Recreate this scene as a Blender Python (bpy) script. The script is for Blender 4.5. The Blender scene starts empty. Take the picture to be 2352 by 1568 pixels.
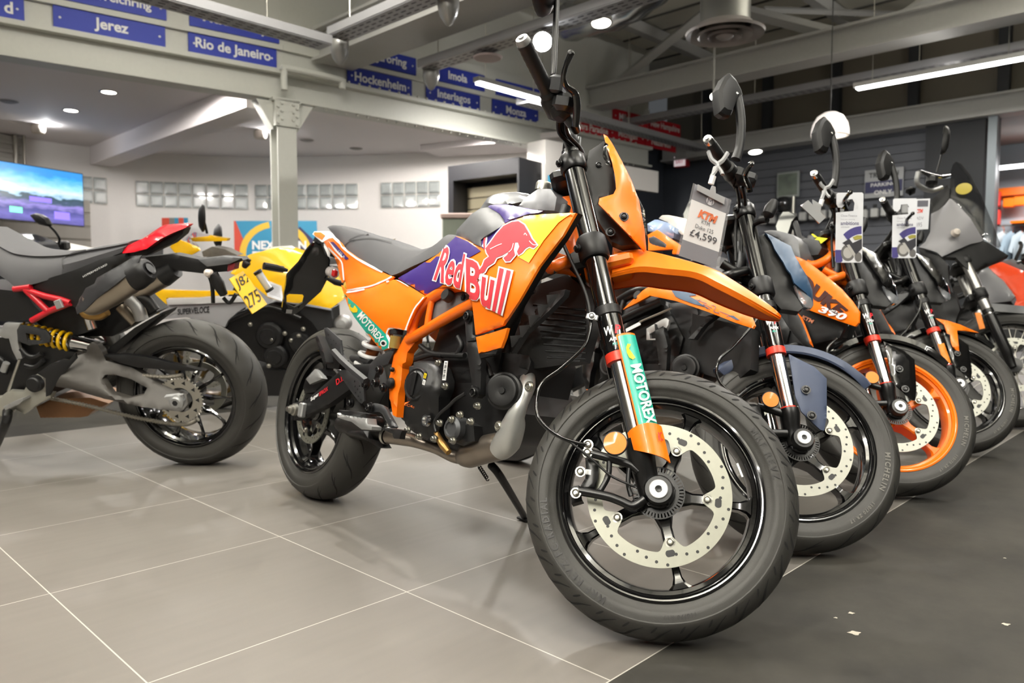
import bpy, bmesh, math, random
import numpy as np
from mathutils import Vector, Matrix, geometry
from mathutils.bvhtree import BVHTree
random.seed(7)
PI = math.pi
SC = bpy.context.scene
COL = SC.collection

# ------------------------------------------------------------------ camera
F, CX, CY, CAMH = 1741.0, 1176.0, 784.0, 0.717
PIT = math.atan(105 / F)
cam_d = bpy.data.cameras.new('camera')
cam_d.sensor_width = 36; cam_d.lens = F / 2352 * 36
cam_d.clip_start = 0.05; cam_d.clip_end = 100
cam_d.dof.use_dof = True; cam_d.dof.focus_distance = 1.75; cam_d.dof.aperture_fstop = 4.5
cam = bpy.data.objects.new('camera', cam_d); COL.objects.link(cam)
cam.location = (0, 0, CAMH); cam.rotation_euler = (PI / 2 - PIT, 0, 0)
SC.camera = cam
# ------------------------------------------------------------------ world, exposure
w = bpy.data.worlds.new('world'); SC.world = w; w.use_nodes = True
w.node_tree.nodes['Background'].inputs[0].default_value = (0.9, 0.95, 1, 1)
w.node_tree.nodes['Background'].inputs[1].default_value = 0.05
SC.view_settings.view_transform = 'Standard'; SC.view_settings.look = 'None'
SC.view_settings.gamma = 1; SC.view_settings.use_curve_mapping = False
SC.view_settings.exposure = 0.48
SC.cycles.use_denoising = True
SC.cycles.max_bounces = 7; SC.cycles.diffuse_bounces = 4; SC.cycles.glossy_bounces = 4
SC.cycles.transmission_bounces = 6; SC.cycles.transparent_max_bounces = 8
SC.cycles.caustics_reflective = False; SC.cycles.caustics_refractive = False
SC.cycles.sample_clamp_indirect = 4

# hall axes: a runs along the row of bikes (away to the right), b away to the left
AX = Vector((.695, .719, 0)); BX = Vector((-.719, .695, 0)); HANG = math.atan2(.719, .695)
def H(a, b, z=0): return Vector((a * AX.x + b * BX.x, a * AX.y + b * BX.y, z))

UP = 3.2                       # strength of the added upward fill light relative to its strip
LIGHT_STRIPS = [  # (a, b, z, direction, length, watts)  ceiling LED strips; those outside the picture are unseen, added as fill
    (6.56, 6.29, 3.1, 'a', 1.2, 40), (9.17, 2.5, 3.1, 'b', 1.65, 55),
    (0.9, 2.0, 3.6, 'b', 1.8, 28), (-1.6, 0.6, 3.6, 'a', 1.8, 80), (1.6, -1.4, 3.6, 'a', 1.8, 28), (-2.8, -.9, 3.6, 'a', 1.8, 85),
    (3.2, -2.6, 3.6, 'a', 1.8, 25), (-1.6, 4.2, 3.6, 'b', 1.8, 75), (1.3, -3.6, 3.6, 'a', 1.8, 40),
    (7.2, 0.6, 3.6, 'b', 1.5, 60), (2.6, 5.0, 3.9, 'a', 1.6, 45)]

# ------------------------------------------------------------------ maths
def ray(px, py):
    d = ((px - CX) / F, 1.0, -(py - CY) / F); c, s = math.cos(PIT), math.sin(PIT)
    return Vector((d[0], c * d[1] + s * d[2], -s * d[1] + c * d[2]))
CAM = Vector((0, 0, CAMH))
def atY(px, py, d): r = ray(px, py); return CAM + r * (d / r.y)
def atZ(px, py, z=0): r = ray(px, py); return CAM + r * ((z - CAMH) / r.z)
def onPlane(px, py, p0, n): r = ray(px, py); return CAM + r * ((Vector(p0) - CAM).dot(n) / r.dot(n))
def smooth(pts, n=6):
    "Catmull-Rom through tuples of any dimension"
    P = [np.array(p, float) for p in pts]; out = []
    for i in range(len(P) - 1):
        p0, p1, p2, p3 = P[max(i - 1, 0)], P[i], P[i + 1], P[min(i + 2, len(P) - 1)]
        for k in range(n):
            t = k / n
            out.append(.5 * ((2 * p1) + (-p0 + p2) * t + (2 * p0 - 5 * p1 + 4 * p2 - p3) * t * t + (-p0 + 3 * p1 - 3 * p2 + p3) * t ** 3))
    out.append(P[-1]); return out
def lin(h):
    h = h.lstrip('#'); c = [int(h[i:i + 2], 16) / 255 for i in (0, 2, 4)]
    return tuple(x / 12.92 if x <= .04045 else ((x + .055) / 1.055) ** 2.4 for x in c)

# ------------------------------------------------------------------ materials
MATS = {}
def mat(name, hexc, rough=.5, metal=0, coat=0, emit=0, trans=0, noise=0, nscale=30, alpha=1, bump=0, bscale=300, spec=.5):
    if name in MATS: return MATS[name]
    m = bpy.data.materials.new(name); m.use_nodes = True; nt = m.node_tree; b = nt.nodes['Principled BSDF']
    c = lin(hexc); b.inputs['Base Color'].default_value = (*c, 1)
    b.inputs['Roughness'].default_value = rough; b.inputs['Metallic'].default_value = metal
    b.inputs['Coat Weight'].default_value = coat; b.inputs['Coat Roughness'].default_value = .04
    b.inputs['Specular IOR Level'].default_value = spec
    b.inputs['Alpha'].default_value = alpha
    if trans: b.inputs['Transmission Weight'].default_value = trans; b.inputs['IOR'].default_value = 1.45
    if emit:
        b.inputs['Emission Color'].default_value = (*c, 1); b.inputs['Emission Strength'].default_value = emit
    if noise or bump:
        tc = nt.nodes.new('ShaderNodeTexCoord')
        if noise:
            n = nt.nodes.new('ShaderNodeTexNoise'); n.inputs['Scale'].default_value = nscale; n.inputs['Detail'].default_value = 5
            nt.links.new(tc.outputs['Object'], n.inputs['Vector'])
            r = nt.nodes.new('ShaderNodeMapRange')
            r.inputs['To Min'].default_value = 1 - noise; r.inputs['To Max'].default_value = 1 + noise
            nt.links.new(n.outputs['Fac'], r.inputs['Value'])
            mx = nt.nodes.new('ShaderNodeMix'); mx.data_type = 'RGBA'; mx.blend_type = 'MULTIPLY'; mx.inputs['Factor'].default_value = 1
            mx.inputs['A'].default_value = (*c, 1); nt.links.new(r.outputs['Result'], mx.inputs['B'])
            nt.links.new(mx.outputs['Result'], b.inputs['Base Color'])
        if bump:
            n2 = nt.nodes.new('ShaderNodeTexNoise'); n2.inputs['Scale'].default_value = bscale
            nt.links.new(tc.outputs['Object'], n2.inputs['Vector'])
            bp = nt.nodes.new('ShaderNodeBump'); bp.inputs['Strength'].default_value = bump; bp.inputs['Distance'].default_value = .002
            nt.links.new(n2.outputs['Fac'], bp.inputs['Height']); nt.links.new(bp.outputs['Normal'], b.inputs['Normal'])
    MATS[name] = m; return m
ORANGE = mat('orange_gloss', 'FF7C0A', .36, coat=.16)
ORANGE_D = mat('orange_frame', 'F8720A', .34, coat=.25)
BLACK_G = mat('black_gloss', '0b0b0c', .12, coat=.6)
BLACK = mat('black_plastic', '0e0e0f', .48, noise=.15, spec=.4)
BLACK_S = mat('black_satin_metal', '0b0b0c', .32, noise=.1)
DARK = mat('dark_grey_plastic', '222325', .48, noise=.1)
GREY_P = mat('grey_plastic', '5b5c5e', .45, noise=.08)
SEATM = mat('seat_vinyl', '444447', .62, bump=.25, bscale=900)
RUBBER = mat('tyre_rubber', '2a2926', .55, noise=.25, nscale=14, bump=.12, bscale=500)
GROOVE = mat('tyre_groove', '0a0a0a', .9)
CHROME = mat('chrome', 'd8d8d8', .12, 1)
STEEL = mat('brushed_steel', 'b9b7ae', .34, 1, noise=.08, nscale=60)
DISC_FAR = mat('disc_steel_dim', '98988f', .42, .8, noise=.06, nscale=90)  # same disc steel, darkened to offset bright reflections on the farther bikes
DISC = mat('disc_steel', '9c9c90', .44, .8, noise=.06, nscale=90)
ALU = mat('cast_aluminium', 'a8a9a8', .45, .7, noise=.1)
WHITE = mat('white_gloss', 'f2f2f0', .3)
WHITE_T = mat('white_print', 'f4f4f2', .45)
BLACK_T = mat('black_print', '121214', .45)
RED_T = mat('red_print', 'd8232f', .4)
TEAL = mat('teal_print', '1fae97', .35, coat=.3)
YELLOW_T = mat('yellow_print', 'f3d21c', .35, coat=.3)
PURPLE = mat('purple_print', '3a2675', .35, coat=.3)
ORANGE_T = mat('orange_print', 'ec6a16', .4)
REDM = mat('red_anodised', 'e03a26', .35, .2)
AMBER = mat('amber_reflector', 'e87f04', .5, coat=.1, noise=.25, nscale=600)
CLEAR = mat('clear_plastic', 'ffffff', .05, trans=1)

# ------------------------------------------------------------------ mesh builder
class MB:
    def __init__(s): s.v = []; s.f = []; s.m = []; s.mi = 0
    def add(s, vs, fs, mi=None):
        o = len(s.v); s.v += [tuple(v) for v in vs]
        for f in fs: s.f.append([i + o for i in f]); s.m.append(s.mi if mi is None else mi)
        return s
    def box(s, c, size, R=None, bev=0):
        x, y, z = [k / 2 for k in size]; c = Vector(c)
        if bev:
            b = min(bev, x * .9, y * .9, z * .9); sec = []
            for zz, ins in ((-z, b), (-z + b, 0), (z - b, 0), (z, b)):
                X, Y = x - ins, y - ins
                sec.append([(-X, -Y + b, zz), (-X + b, -Y, zz), (X - b, -Y, zz), (X, -Y + b, zz), (X, Y - b, zz), (X - b, Y, zz), (-X + b, Y, zz), (-X, Y - b, zz)])
            sec = [[(c + (R @ Vector(p) if R else Vector(p))) for p in r] for r in sec]
            return s.loft(sec, True, True)
        vs = [Vector((i, j, k)) for i in (-x, x) for j in (-y, y) for k in (-z, z)]
        vs = [c + (R @ v if R else v) for v in vs]
        return s.add(vs, [(0, 1, 3, 2), (4, 6, 7, 5), (0, 4, 5, 1), (2, 3, 7, 6), (0, 2, 6, 4), (1, 5, 7, 3)])
    def loft(s, secs, closed=True, caps=True):
        n = len(secs[0]); vs = [p for r in secs for p in r]; fs = []
        for i in range(len(secs) - 1):
            for j in range(n if closed else n - 1):
                k = (j + 1) % n; fs.append((i * n + j, i * n + k, (i + 1) * n + k, (i + 1) * n + j))
        if caps: fs.append(tuple(range(n))[::-1]); fs.append(tuple(range((len(secs) - 1) * n, len(secs) * n)))
        return s.add(vs, fs)
    def tube(s, path, r, n=12, caps=True, flat=1.0, up=None):
        P = [Vector(p) for p in path]; R = r if hasattr(r, '__len__') else [r] * len(P); secs = []; prev = None
        for i, p in enumerate(P):
            t = (P[min(i + 1, len(P) - 1)] - P[max(i - 1, 0)]).normalized()
            if prev is None:
                a = Vector(up) if up else (Vector((0, 0, 1)) if abs(t.z) < .9 else Vector((1, 0, 0)))
            else: a = prev
            u = (a - t * a.dot(t)).normalized(); prev = u; w_ = t.cross(u)
            secs.append([p + (u * math.cos(q) + w_ * math.sin(q) * flat) * R[i] for q in [2 * PI * k / n for k in range(n)]])
        return s.loft(secs, True, caps)
    def rod(s, a, b, r, n=14, r2=None): return s.tube([a, b], [r, r if r2 is None else r2], n)
    def lathe(s, prof, o, ax, n=32, a0=0, a1=2 * PI, ref=None):
        "prof: (radius, height along axis); open ends closed when radius 0"
        o = Vector(o); ax = Vector(ax).normalized()
        u = Vector(ref) if ref else (Vector((1, 0, 0)) if abs(ax.x) < .9 else Vector((0, 0, 1)))
        u = (u - ax * u.dot(ax)).normalized(); w_ = ax.cross(u); full = abs(a1 - a0 - 2 * PI) < 1e-6
        m = n if full else n + 1
        secs = [[o + ax * h + (u * math.cos(q) + w_ * math.sin(q)) * r for q in [a0 + (a1 - a0) * k / n for k in range(m)]] for r, h in prof]
        return s.loft(secs, full, False)
    def prism(s, poly, vec):
        "poly: 3D points of a (near) planar outline, extruded by vec"
        P = [Vector(p) for p in poly]; n = len(P); V = Vector(vec)
        tri = geometry.tessellate_polygon([P])
        fs = [tuple(t) for t in tri] + [tuple(i + n for i in t)[::-1] for t in tri]
        fs += [(i, (i + 1) % n, (i + 1) % n + n, i + n) for i in range(n)]
        return s.add(P + [p + V for p in P], fs)
    def bolt(s, p, ax, r=.006, h=.006, n=6):
        ax = Vector(ax).normalized(); return s.lathe([(0, h), (r * .45, h), (r * .5, h * .5), (r * .6, h * .5), (r * .8, h), (r, h * .8), (r, 0), (r * 1.5, 0), (r * 1.5, -h * .5)], p, ax, 12)
    def one(s, name, m, parent, xf=None): return s.build(name, m, parent, xf=xf)
    def xf(s, M): s.v = [tuple(M @ Vector(v)) for v in s.v]; return s
    def build(s, name, m, parent=None, sharp=35, label=None, xf=None, flat=False):
        if xf is not None: s.xf(xf)
        me = bpy.data.meshes.new(name); me.from_pydata(s.v, [], s.f)
        for k in (m if isinstance(m, (list, tuple)) else [m]): me.materials.append(k)
        if len(me.materials) > 1: me.polygons.foreach_set('material_index', s.m)
        bm = bmesh.new(); bm.from_mesh(me); bmesh.ops.recalc_face_normals(bm, faces=bm.faces); bm.to_mesh(me); bm.free()
        if not flat:
            me.polygons.foreach_set('use_smooth', [True] * len(me.polygons)); me.set_sharp_from_angle(angle=math.radians(sharp))
        me.update()
        o = bpy.data.objects.new(name, me); COL.objects.link(o)
        if parent is not None: o.parent = parent
        if label: o['label'] = label
        return o
def bolts(name, pts, ax, r, h, m, parent, xf=None):
    "each bolt a part of its own"
    for p in pts: MB().bolt(p, ax, r, h).build(name, m, parent, xf=xf)
def tag(o, label, cat, group=None, kind=None):
    o['label'] = label; o['category'] = cat
    if group: o['group'] = group
    if kind: o['kind'] = kind
    return o
def struct(o, label=None, cat='structure'):
    o['kind'] = 'structure'
    if label: o['label'] = label; o['category'] = cat
    return o
def thing(name, label, cat, M=None, group=None):
    o = bpy.data.objects.new(name, None); COL.objects.link(o); o.empty_display_size = .1
    if M is not None: o.matrix_world = M
    return tag(o, label, cat, group)
def copy_tree(o, parent=None):
    c = o.copy(); COL.objects.link(c)
    if parent is not None: c.parent = parent
    for ch in [x for x in bpy.data.objects if x.parent == o]: copy_tree(ch, c)
    return c

# ------------------------------------------------------------------ text as flat geometry (unit box 0..1, aspect returned)
def text2d(txt, bold=0.0, shear=0.0, space=1.0, align='CENTER', line=1.0):
    cu = bpy.data.curves.new('t', 'FONT'); cu.body = txt; cu.fill_mode = 'FRONT'; cu.resolution_u = 3
    cu.offset = bold; cu.shear = shear; cu.space_character = space; cu.align_x = align; cu.space_line = line
    ob = bpy.data.objects.new('t', cu); COL.objects.link(ob)
    dg = bpy.context.evaluated_depsgraph_get(); ev = ob.evaluated_get(dg); me = ev.to_mesh()
    V = np.array([v.co[:2] for v in me.vertices]); Fc = [list(p.vertices) for p in me.polygons]
    ev.to_mesh_clear(); bpy.data.objects.remove(ob); bpy.data.curves.remove(cu)
    lo, hi = V.min(0), V.max(0); sz = hi - lo
    return (V - lo) / sz, Fc, sz[0] / sz[1]
def flat_text(mb, txt, o, right, up, width, height=None, mi=None, **kw):
    "lay text centred on point o in the plane (right, up)"
    V, Fc, asp = text2d(txt, **kw); right = Vector(right).normalized(); up = Vector(up).normalized()
    h = height if height else width / asp
    if width is None: width = h * asp
    mb.add([Vector(o) + right * (v[0] - .5) * width + up * (v[1] - .5) * h for v in V], Fc, mi); return mb
def densify(poly, d):
    out = []
    for i in range(len(poly)):
        a, b = np.array(poly[i], float), np.array(poly[(i + 1) % len(poly)], float)
        n = max(1, int(np.hypot(*(b - a)) / d))
        out += [tuple(a + (b - a) * k / n) for k in range(n)]
    return out
def inside(P, poly):
    poly = np.array(poly); x, y = P[:, 0], P[:, 1]; c = np.zeros(len(P), bool); j = len(poly) - 1
    for i in range(len(poly)):
        xi, yi = poly[i]; xj, yj = poly[j]
        if yi != yj: c ^= ((yi > y) != (yj > y)) & (x < (xj - xi) * (y - yi) / (yj - yi) + xi)
        j = i
    return c
def fill2d(poly, d, holes=()):
    "triangulate a 2D outline with an inner grid of spacing d -> verts, faces, number of rim verts of the outer loop"
    B = densify(poly, d); loops = [B] + [densify(h, d) for h in holes]
    pts = []; edges = []
    for L in loops:
        o = len(pts); pts += L; edges += [(o + i, o + (i + 1) % len(L)) for i in range(len(L))]
    A = np.array(poly); lo, hi = A.min(0), A.max(0)
    g = np.array([(x, y) for x in np.arange(lo[0] + d * .5, hi[0], d) for y in np.arange(lo[1] + d * .5, hi[1], d)])
    if len(g):
        k = inside(g, poly)
        for h in holes: k &= ~inside(g, h)
        g = g[k]
        if len(g):
            rim = np.array(pts); dd = np.min(np.hypot(g[:, None, 0] - rim[None, :, 0], g[:, None, 1] - rim[None, :, 1]), 1); g = g[dd > d * .4]
        pts = pts + [tuple(p) for p in g]
    vo, eo, fo, ov, oe, of = geometry.delaunay_2d_cdt([Vector(p) for p in pts], edges, [], 0 if holes else 1, 1e-5)
    V = np.array([tuple(v) for v in vo]); Fc = [list(f) for f in fo]
    if holes:
        cen = np.array([V[f].mean(0) for f in Fc]); k = inside(cen, poly)
        for h in holes: k &= ~inside(cen, h)
        Fc = [f for f, q in zip(Fc, k) if q]
    return V, Fc

# ------------------------------------------------------------------ a leaning, steered bike frame of reference
class Frame:
    def __init__(s, X, Y, yaw, lean, steer=0, rake=.4493, wb=1.453, rf=.29, rr=.306, trail=.0975, noff=.018, mirror=1):
        s.M = Matrix.Translation((X, Y, 0)) @ Matrix.Rotation(yaw, 4, 'Z') @ Matrix.Rotation(-lean, 4, 'X')
        s.I = s.M.inverted(); s.wb, s.rf, s.rr, s.rake, s.noff = wb, rf, rr, rake, noff
        a0 = Matrix.Translation((wb + trail, 0, 0))
        s.S = a0 @ Matrix.Rotation(steer, 4, Vector((-math.sin(rake), 0, math.cos(rake)))) @ a0.inverted()
        s.SI = s.S.inverted(); s.u = Vector((-math.sin(rake), 0, math.cos(rake))); s.n = Vector((math.cos(rake), 0, math.sin(rake)))
        s.E = Matrix.Identity(4)
    def lray(s, px, py, steer=False):
        o = s.I @ CAM; d = (s.I.to_3x3() @ ray(px, py))
        if steer: o = s.SI @ o; d = s.SI.to_3x3() @ d
        return o, d
    def P(s, px, py, lat, steer=False):
        o, d = s.lray(px, py, steer); return o + d * ((lat - o.y) / d.y)
    def Q(s, px, py, lat): return s.P(px, py, lat, True)
    def pl(s, px, py, p0, n, steer=False):
        o, d = s.lray(px, py, steer); n = Vector(n); return o + d * ((Vector(p0) - o).dot(n) / d.dot(n))
    def G(s, px, py): return s.I @ atZ(px, py)
    def leg(s, t, y): return Vector((s.wb, y, s.rf)) - s.n * s.noff + s.u * t     # point on a fork leg
def rbf(ctrl):
    "smooth height field through (x, y, value) controls"
    c = np.array(ctrl, float); X = c[:, :2] / 100; n = len(c)
    ph = lambda r: r ** 2 * np.log(r + 1e-9)
    D = np.hypot(X[:, None, 0] - X[None, :, 0], X[:, None, 1] - X[None, :, 1])
    if n < 4:                                              # few controls: distance-weighted mean
        def g(p):
            p = np.array(p, float)[:, :2] / 100; d = np.hypot(p[:, None, 0] - X[None, :, 0], p[:, None, 1] - X[None, :, 1]) + .02
            wt = d ** -1.5; return (wt * c[:, 2]).sum(1) / wt.sum(1)
        return g
    Pm = np.hstack([np.ones((n, 1)), X]); A = np.zeros((n + 3, n + 3)); A[:n, :n] = ph(D) + np.eye(n) * 1e-6; A[:n, n:] = Pm; A[n:, :n] = Pm.T
    wt = np.linalg.lstsq(A, np.concatenate([c[:, 2], np.zeros(3)]), rcond=None)[0]
    def f(p):
        p = np.array(p, float)[:, :2] / 100; d = np.hypot(p[:, None, 0] - X[None, :, 0], p[:, None, 1] - X[None, :, 1])
        return np.clip(ph(d) @ wt[:n] + np.hstack([np.ones((len(p), 1)), p]) @ wt[n:], c[:, 2].min() - .02, c[:, 2].max() + .02)
    return f
def panel(fr, name, outline, ctrl, m, parent, steer=False, thick=.012, d=12, edge=.003, holes=(), label=None, plane=None, sharp=40):
    "a shell with an outline seen at the given pixels, its distance from the bike's middle plane set by ctrl, real thickness inwards"
    V, Fc = fill2d(outline, d, holes); f = rbf(ctrl) if plane is None else None
    lat = f(V) if f else [0] * len(V)
    nb = {}
    for fc in Fc:
        for i in range(len(fc)):
            e = (fc[i], fc[(i + 1) % len(fc)]); k = tuple(sorted(e)); nb.setdefault(k, []).append(e)
    rim = [v[0] for v in nb.values() if len(v) == 1]; rv = {i for e in rim for i in e}
    o, _ = fr.lray(0, 0, steer); pts = []; back = []
    for i, (p, l) in enumerate(zip(V, lat)):
        if plane is None:
            sgn = 1 if o.y < 0 else -1; q = fr.P(p[0], p[1], l, steer); nrm = Vector((0, sgn, 0))
        else:
            q = fr.pl(p[0], p[1], plane[0], plane[1], steer); nrm = Vector(plane[1]).normalized()
            if nrm.dot(o - q) > 0: nrm = -nrm
        if i in rv: pts.append(q + nrm * edge)
        else: pts.append(q)
        back.append(q + nrm * thick)
    n = len(pts); mb = MB()
    mb.add(pts + back, [tuple(x) for x in Fc] + [tuple(i + n for i in x)[::-1] for x in Fc] + [(a, b, b + n, a + n) for a, b in rim])
    ob = mb.build(name, m, parent, sharp, label, xf=fr.S if steer else None)
    ob2 = BVHTree.FromPolygons([Vector(v) for v in mb.v], mb.f)
    return ob, ob2
def decal2d(fr, name, V, Fc, m, parent, bvh, off=.0009, label=None):
    o, _ = fr.lray(0, 0); pts = []; ok = []; mean = [0, 0]
    for p in V:
        _, d = fr.lray(p[0], p[1]); d = d.normalized(); h = bvh.ray_cast(o, d)
        if h[0] is None:                                       # just off the rim: take the nearest point of the surface
            g = bvh.find_nearest(o + d * (mean[0] / mean[1] if mean[1] else 2))
            if g[0] is not None and mean[1]: g = bvh.find_nearest(o + d * (g[0] - o).dot(d))
            if g[0] is not None and mean[1] and (g[0] - o - d * (g[0] - o).dot(d)).length < .012: h = (g[0], -d)
        else: mean[0] += (h[0] - o).length; mean[1] += 1
        if h[0] is None: pts.append(Vector((0, 0, 0))); ok.append(False); continue
        nn = h[1] if h[1].dot(d) < 0 else -h[1]
        pts.append(h[0] + nn * off - d.normalized() * off * .4); ok.append(True)
    mb = MB(); mb.add(pts, [f for f in Fc if all(ok[i] for i in f)])
    # keep decal faces from bridging a step
    mb.f = [f for f in mb.f if max((Vector(mb.v[f[i]]) - Vector(mb.v[f[i - 1]])).length for i in range(len(f))) < .09]
    mb.m = [0] * len(mb.f)
    return mb.build(name, m, parent, 60, label)
def decal(fr, name, outline, m, parent, bvh, d=7, off=.0018, holes=(), label=None):
    V, Fc = fill2d(outline, d, holes); return decal2d(fr, name, V, Fc, m, parent, bvh, off, label)
def refine(V, Fc, L):
    bm = bmesh.new(); vs = [bm.verts.new((v[0], v[1], 0)) for v in V]
    for f in Fc:
        try: bm.faces.new([vs[i] for i in f])
        except ValueError: pass
    for _ in range(4):
        es = [e for e in bm.edges if e.calc_length() > L]
        if not es: break
        bmesh.ops.subdivide_edges(bm, edges=es, cuts=1); bmesh.ops.triangulate(bm, faces=bm.faces)
    bm.verts.index_update(); V = np.array([v.co[:2] for v in bm.verts]); Fc = [[v.index for v in f.verts] for f in bm.faces]; bm.free(); return V, Fc
def tdecal(fr, name, txt, quad, m, parent, bvh, off=.003, L=8, label=None, **kw):
    "lettering stretched over four pixels TL, TR, BR, BL"
    V, Fc, _ = text2d(txt, **kw); a, b, c, d = [np.array(q, float) for q in quad]
    W = np.array([(a * (1 - x) + b * x) * y + (d * (1 - x) + c * x) * (1 - y) for x, y in V]); W, Fc = refine(W, Fc, L)
    return decal2d(fr, name, W, Fc, m, parent, bvh, off, label)
def strip(fr, name, line, wpx, m, parent, bvh, off=.0026, L=8):
    "a painted line of given pixel width along a pixel polyline"
    P = [np.array(p) for p in smooth(line, 4)]; V = []; Fc = []
    for i, p in enumerate(P):
        t = P[min(i + 1, len(P) - 1)] - P[max(i - 1, 0)]; t = t / (np.hypot(*t) + 1e-9); nn = np.array([-t[1], t[0]]) * wpx / 2
        V += [p + nn, p - nn]
    Fc = [(2 * i, 2 * i + 1, 2 * i + 3, 2 * i + 2) for i in range(len(P) - 1)]
    return decal2d(fr, name, np.array(V), Fc, m, parent, bvh, off)
def crop(x0, y0, s): return lambda *p: [(x0 + x / s, y0 + y / s) for x, y in zip(p[::2], p[1::2])]
K1 = crop(620, 440, 3.734); K2 = crop(620, 760, 3.409); K3 = crop(940, 620, 3.92); K4 = crop(660, 800, 5.227)
KC = crop(1160, 0, 2.6125); KF = crop(1180, 540, 3.409); KW = crop(1200, 840, 2.412); KX = crop(1300, 960, 6.031)
# ================================================================== THE SHOWROOM
def tile_material():
    m = bpy.data.materials.new('floor_tiles'); m.use_nodes = True; nt = m.node_tree; b = nt.nodes['Principled BSDF']; L = nt.links.new
    tc = nt.nodes.new('ShaderNodeTexCoord'); mp = nt.nodes.new('ShaderNodeMapping'); mp.inputs['Location'].default_value = (-1.1165, -2.0455, 0)
    L(tc.outputs['Object'], mp.inputs['Vector'])
    br = nt.nodes.new('ShaderNodeTexBrick'); br.offset = 0; br.squash = 1
    for k, v in (('Scale', 1), ('Mortar Size', .0016), ('Mortar Smooth', .1), ('Bias', 0), ('Brick Width', .605), ('Row Height', .611)): br.inputs[k].default_value = v
    br.inputs['Color1'].default_value = (*lin('67635E'), 1); br.inputs['Color2'].default_value = (*lin('64605B'), 1); br.inputs['Mortar'].default_value = (*lin('A8A49C'), 1)
    L(mp.outputs['Vector'], br.inputs['Vector'])
    n = nt.nodes.new('ShaderNodeTexNoise'); n.inputs['Scale'].default_value = 2.2; n.inputs['Detail'].default_value = 8; n.inputs['Roughness'].default_value = .6
    L(tc.outputs['Object'], n.inputs['Vector'])
    r = nt.nodes.new('ShaderNodeMapRange'); r.inputs['To Min'].default_value = .84; r.inputs['To Max'].default_value = 1.14; L(n.outputs['Fac'], r.inputs['Value'])
    mx = nt.nodes.new('ShaderNodeMix'); mx.data_type = 'RGBA'; mx.blend_type = 'MULTIPLY'; mx.inputs['Factor'].default_value = 1
    mp2 = nt.nodes.new('ShaderNodeMapping'); mp2.inputs['Scale'].default_value = (2.5, 22, 1); mp2.inputs['Rotation'].default_value = (0, 0, -.55); L(tc.outputs['Object'], mp2.inputs['Vector'])
    n4 = nt.nodes.new('ShaderNodeTexNoise'); n4.inputs['Scale'].default_value = 1.5; n4.inputs['Detail'].default_value = 8; L(mp2.outputs['Vector'], n4.inputs['Vector'])
    r4 = nt.nodes.new('ShaderNodeMapRange'); r4.inputs['To Min'].default_value = .9; r4.inputs['To Max'].default_value = 1.1; L(n4.outputs['Fac'], r4.inputs['Value'])
    m4 = nt.nodes.new('ShaderNodeMath'); m4.operation = 'MULTIPLY'; L(r4.outputs['Result'], m4.inputs[0]); L(r.outputs['Result'], m4.inputs[1])
    L(br.outputs['Color'], mx.inputs['A']); L(m4.outputs[0], mx.inputs['B']); L(mx.outputs['Result'], b.inputs['Base Color'])
    r2 = nt.nodes.new('ShaderNodeMapRange'); b.inputs['Specular IOR Level'].default_value = .4; r2.inputs['To Min'].default_value = .36; r2.inputs['To Max'].default_value = .56; L(n.outputs['Fac'], r2.inputs['Value']); L(r2.outputs['Result'], b.inputs['Roughness'])
    bp = nt.nodes.new('ShaderNodeBump'); bp.invert = True; bp.inputs['Strength'].default_value = .3; bp.inputs['Distance'].default_value = .002
    L(br.outputs['Fac'], bp.inputs['Height']); L(bp.outputs['Normal'], b.inputs['Normal'])
    return m
def dark_floor_material():
    m = bpy.data.materials.new('floor_dark'); m.use_nodes = True; nt = m.node_tree; b = nt.nodes['Principled BSDF']; L = nt.links.new
    tc = nt.nodes.new('ShaderNodeTexCoord'); n = nt.nodes.new('ShaderNodeTexNoise'); n.inputs['Scale'].default_value = 1.6; n.inputs['Detail'].default_value = 9
    n.inputs['Roughness'].default_value = .65; L(tc.outputs['Object'], n.inputs['Vector'])
    cr = nt.nodes.new('ShaderNodeValToRGB'); e = cr.color_ramp.elements
    e[0].position = .36; e[0].color = (*lin('232220'), 1); e[1].position = .66; e[1].color = (*lin('3a3833'), 1); L(n.outputs['Fac'], cr.inputs['Fac'])
    v = nt.nodes.new('ShaderNodeTexVoronoi'); v.inputs['Scale'].default_value = 1.7; L(tc.outputs['Object'], v.inputs['Vector'])
    n3 = nt.nodes.new('ShaderNodeTexNoise'); n3.inputs['Scale'].default_value = 40; L(tc.outputs['Object'], n3.inputs['Vector'])
    ad = nt.nodes.new('ShaderNodeMath'); ad.operation = 'MULTIPLY_ADD'; ad.inputs[1].default_value = .02; L(n3.outputs['Fac'], ad.inputs[0]); L(v.outputs['Distance'], ad.inputs[2])
    lt = nt.nodes.new('ShaderNodeMath'); lt.operation = 'LESS_THAN'; lt.inputs[1].default_value = .026; L(ad.outputs[0], lt.inputs[0])
    mx = nt.nodes.new('ShaderNodeMix'); mx.data_type = 'RGBA'; L(lt.outputs[0], mx.inputs['Factor']); L(cr.outputs['Color'], mx.inputs['A']); mx.inputs['B'].default_value = (*lin('8a857b'), 1)
    L(mx.outputs['Result'], b.inputs['Base Color']); b.inputs['Roughness'].default_value = .8; b.inputs['Specular IOR Level'].default_value = .22
    return m
def hall_quad(name, a0, a1, b0, b1, m, z=0):
    mb = MB(); mb.add([(a0, b0, z), (a1, b0, z), (a1, b1, z), (a0, b1, z)], [(0, 1, 2, 3)])
    o = mb.build(name, m); o.rotation_euler = (0, 0, HANG); return struct(o)
TILE = tile_material(); DFLOOR = dark_floor_material()
hall_quad('floor', -9, 11.5, .822, 4.487, TILE)
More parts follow.
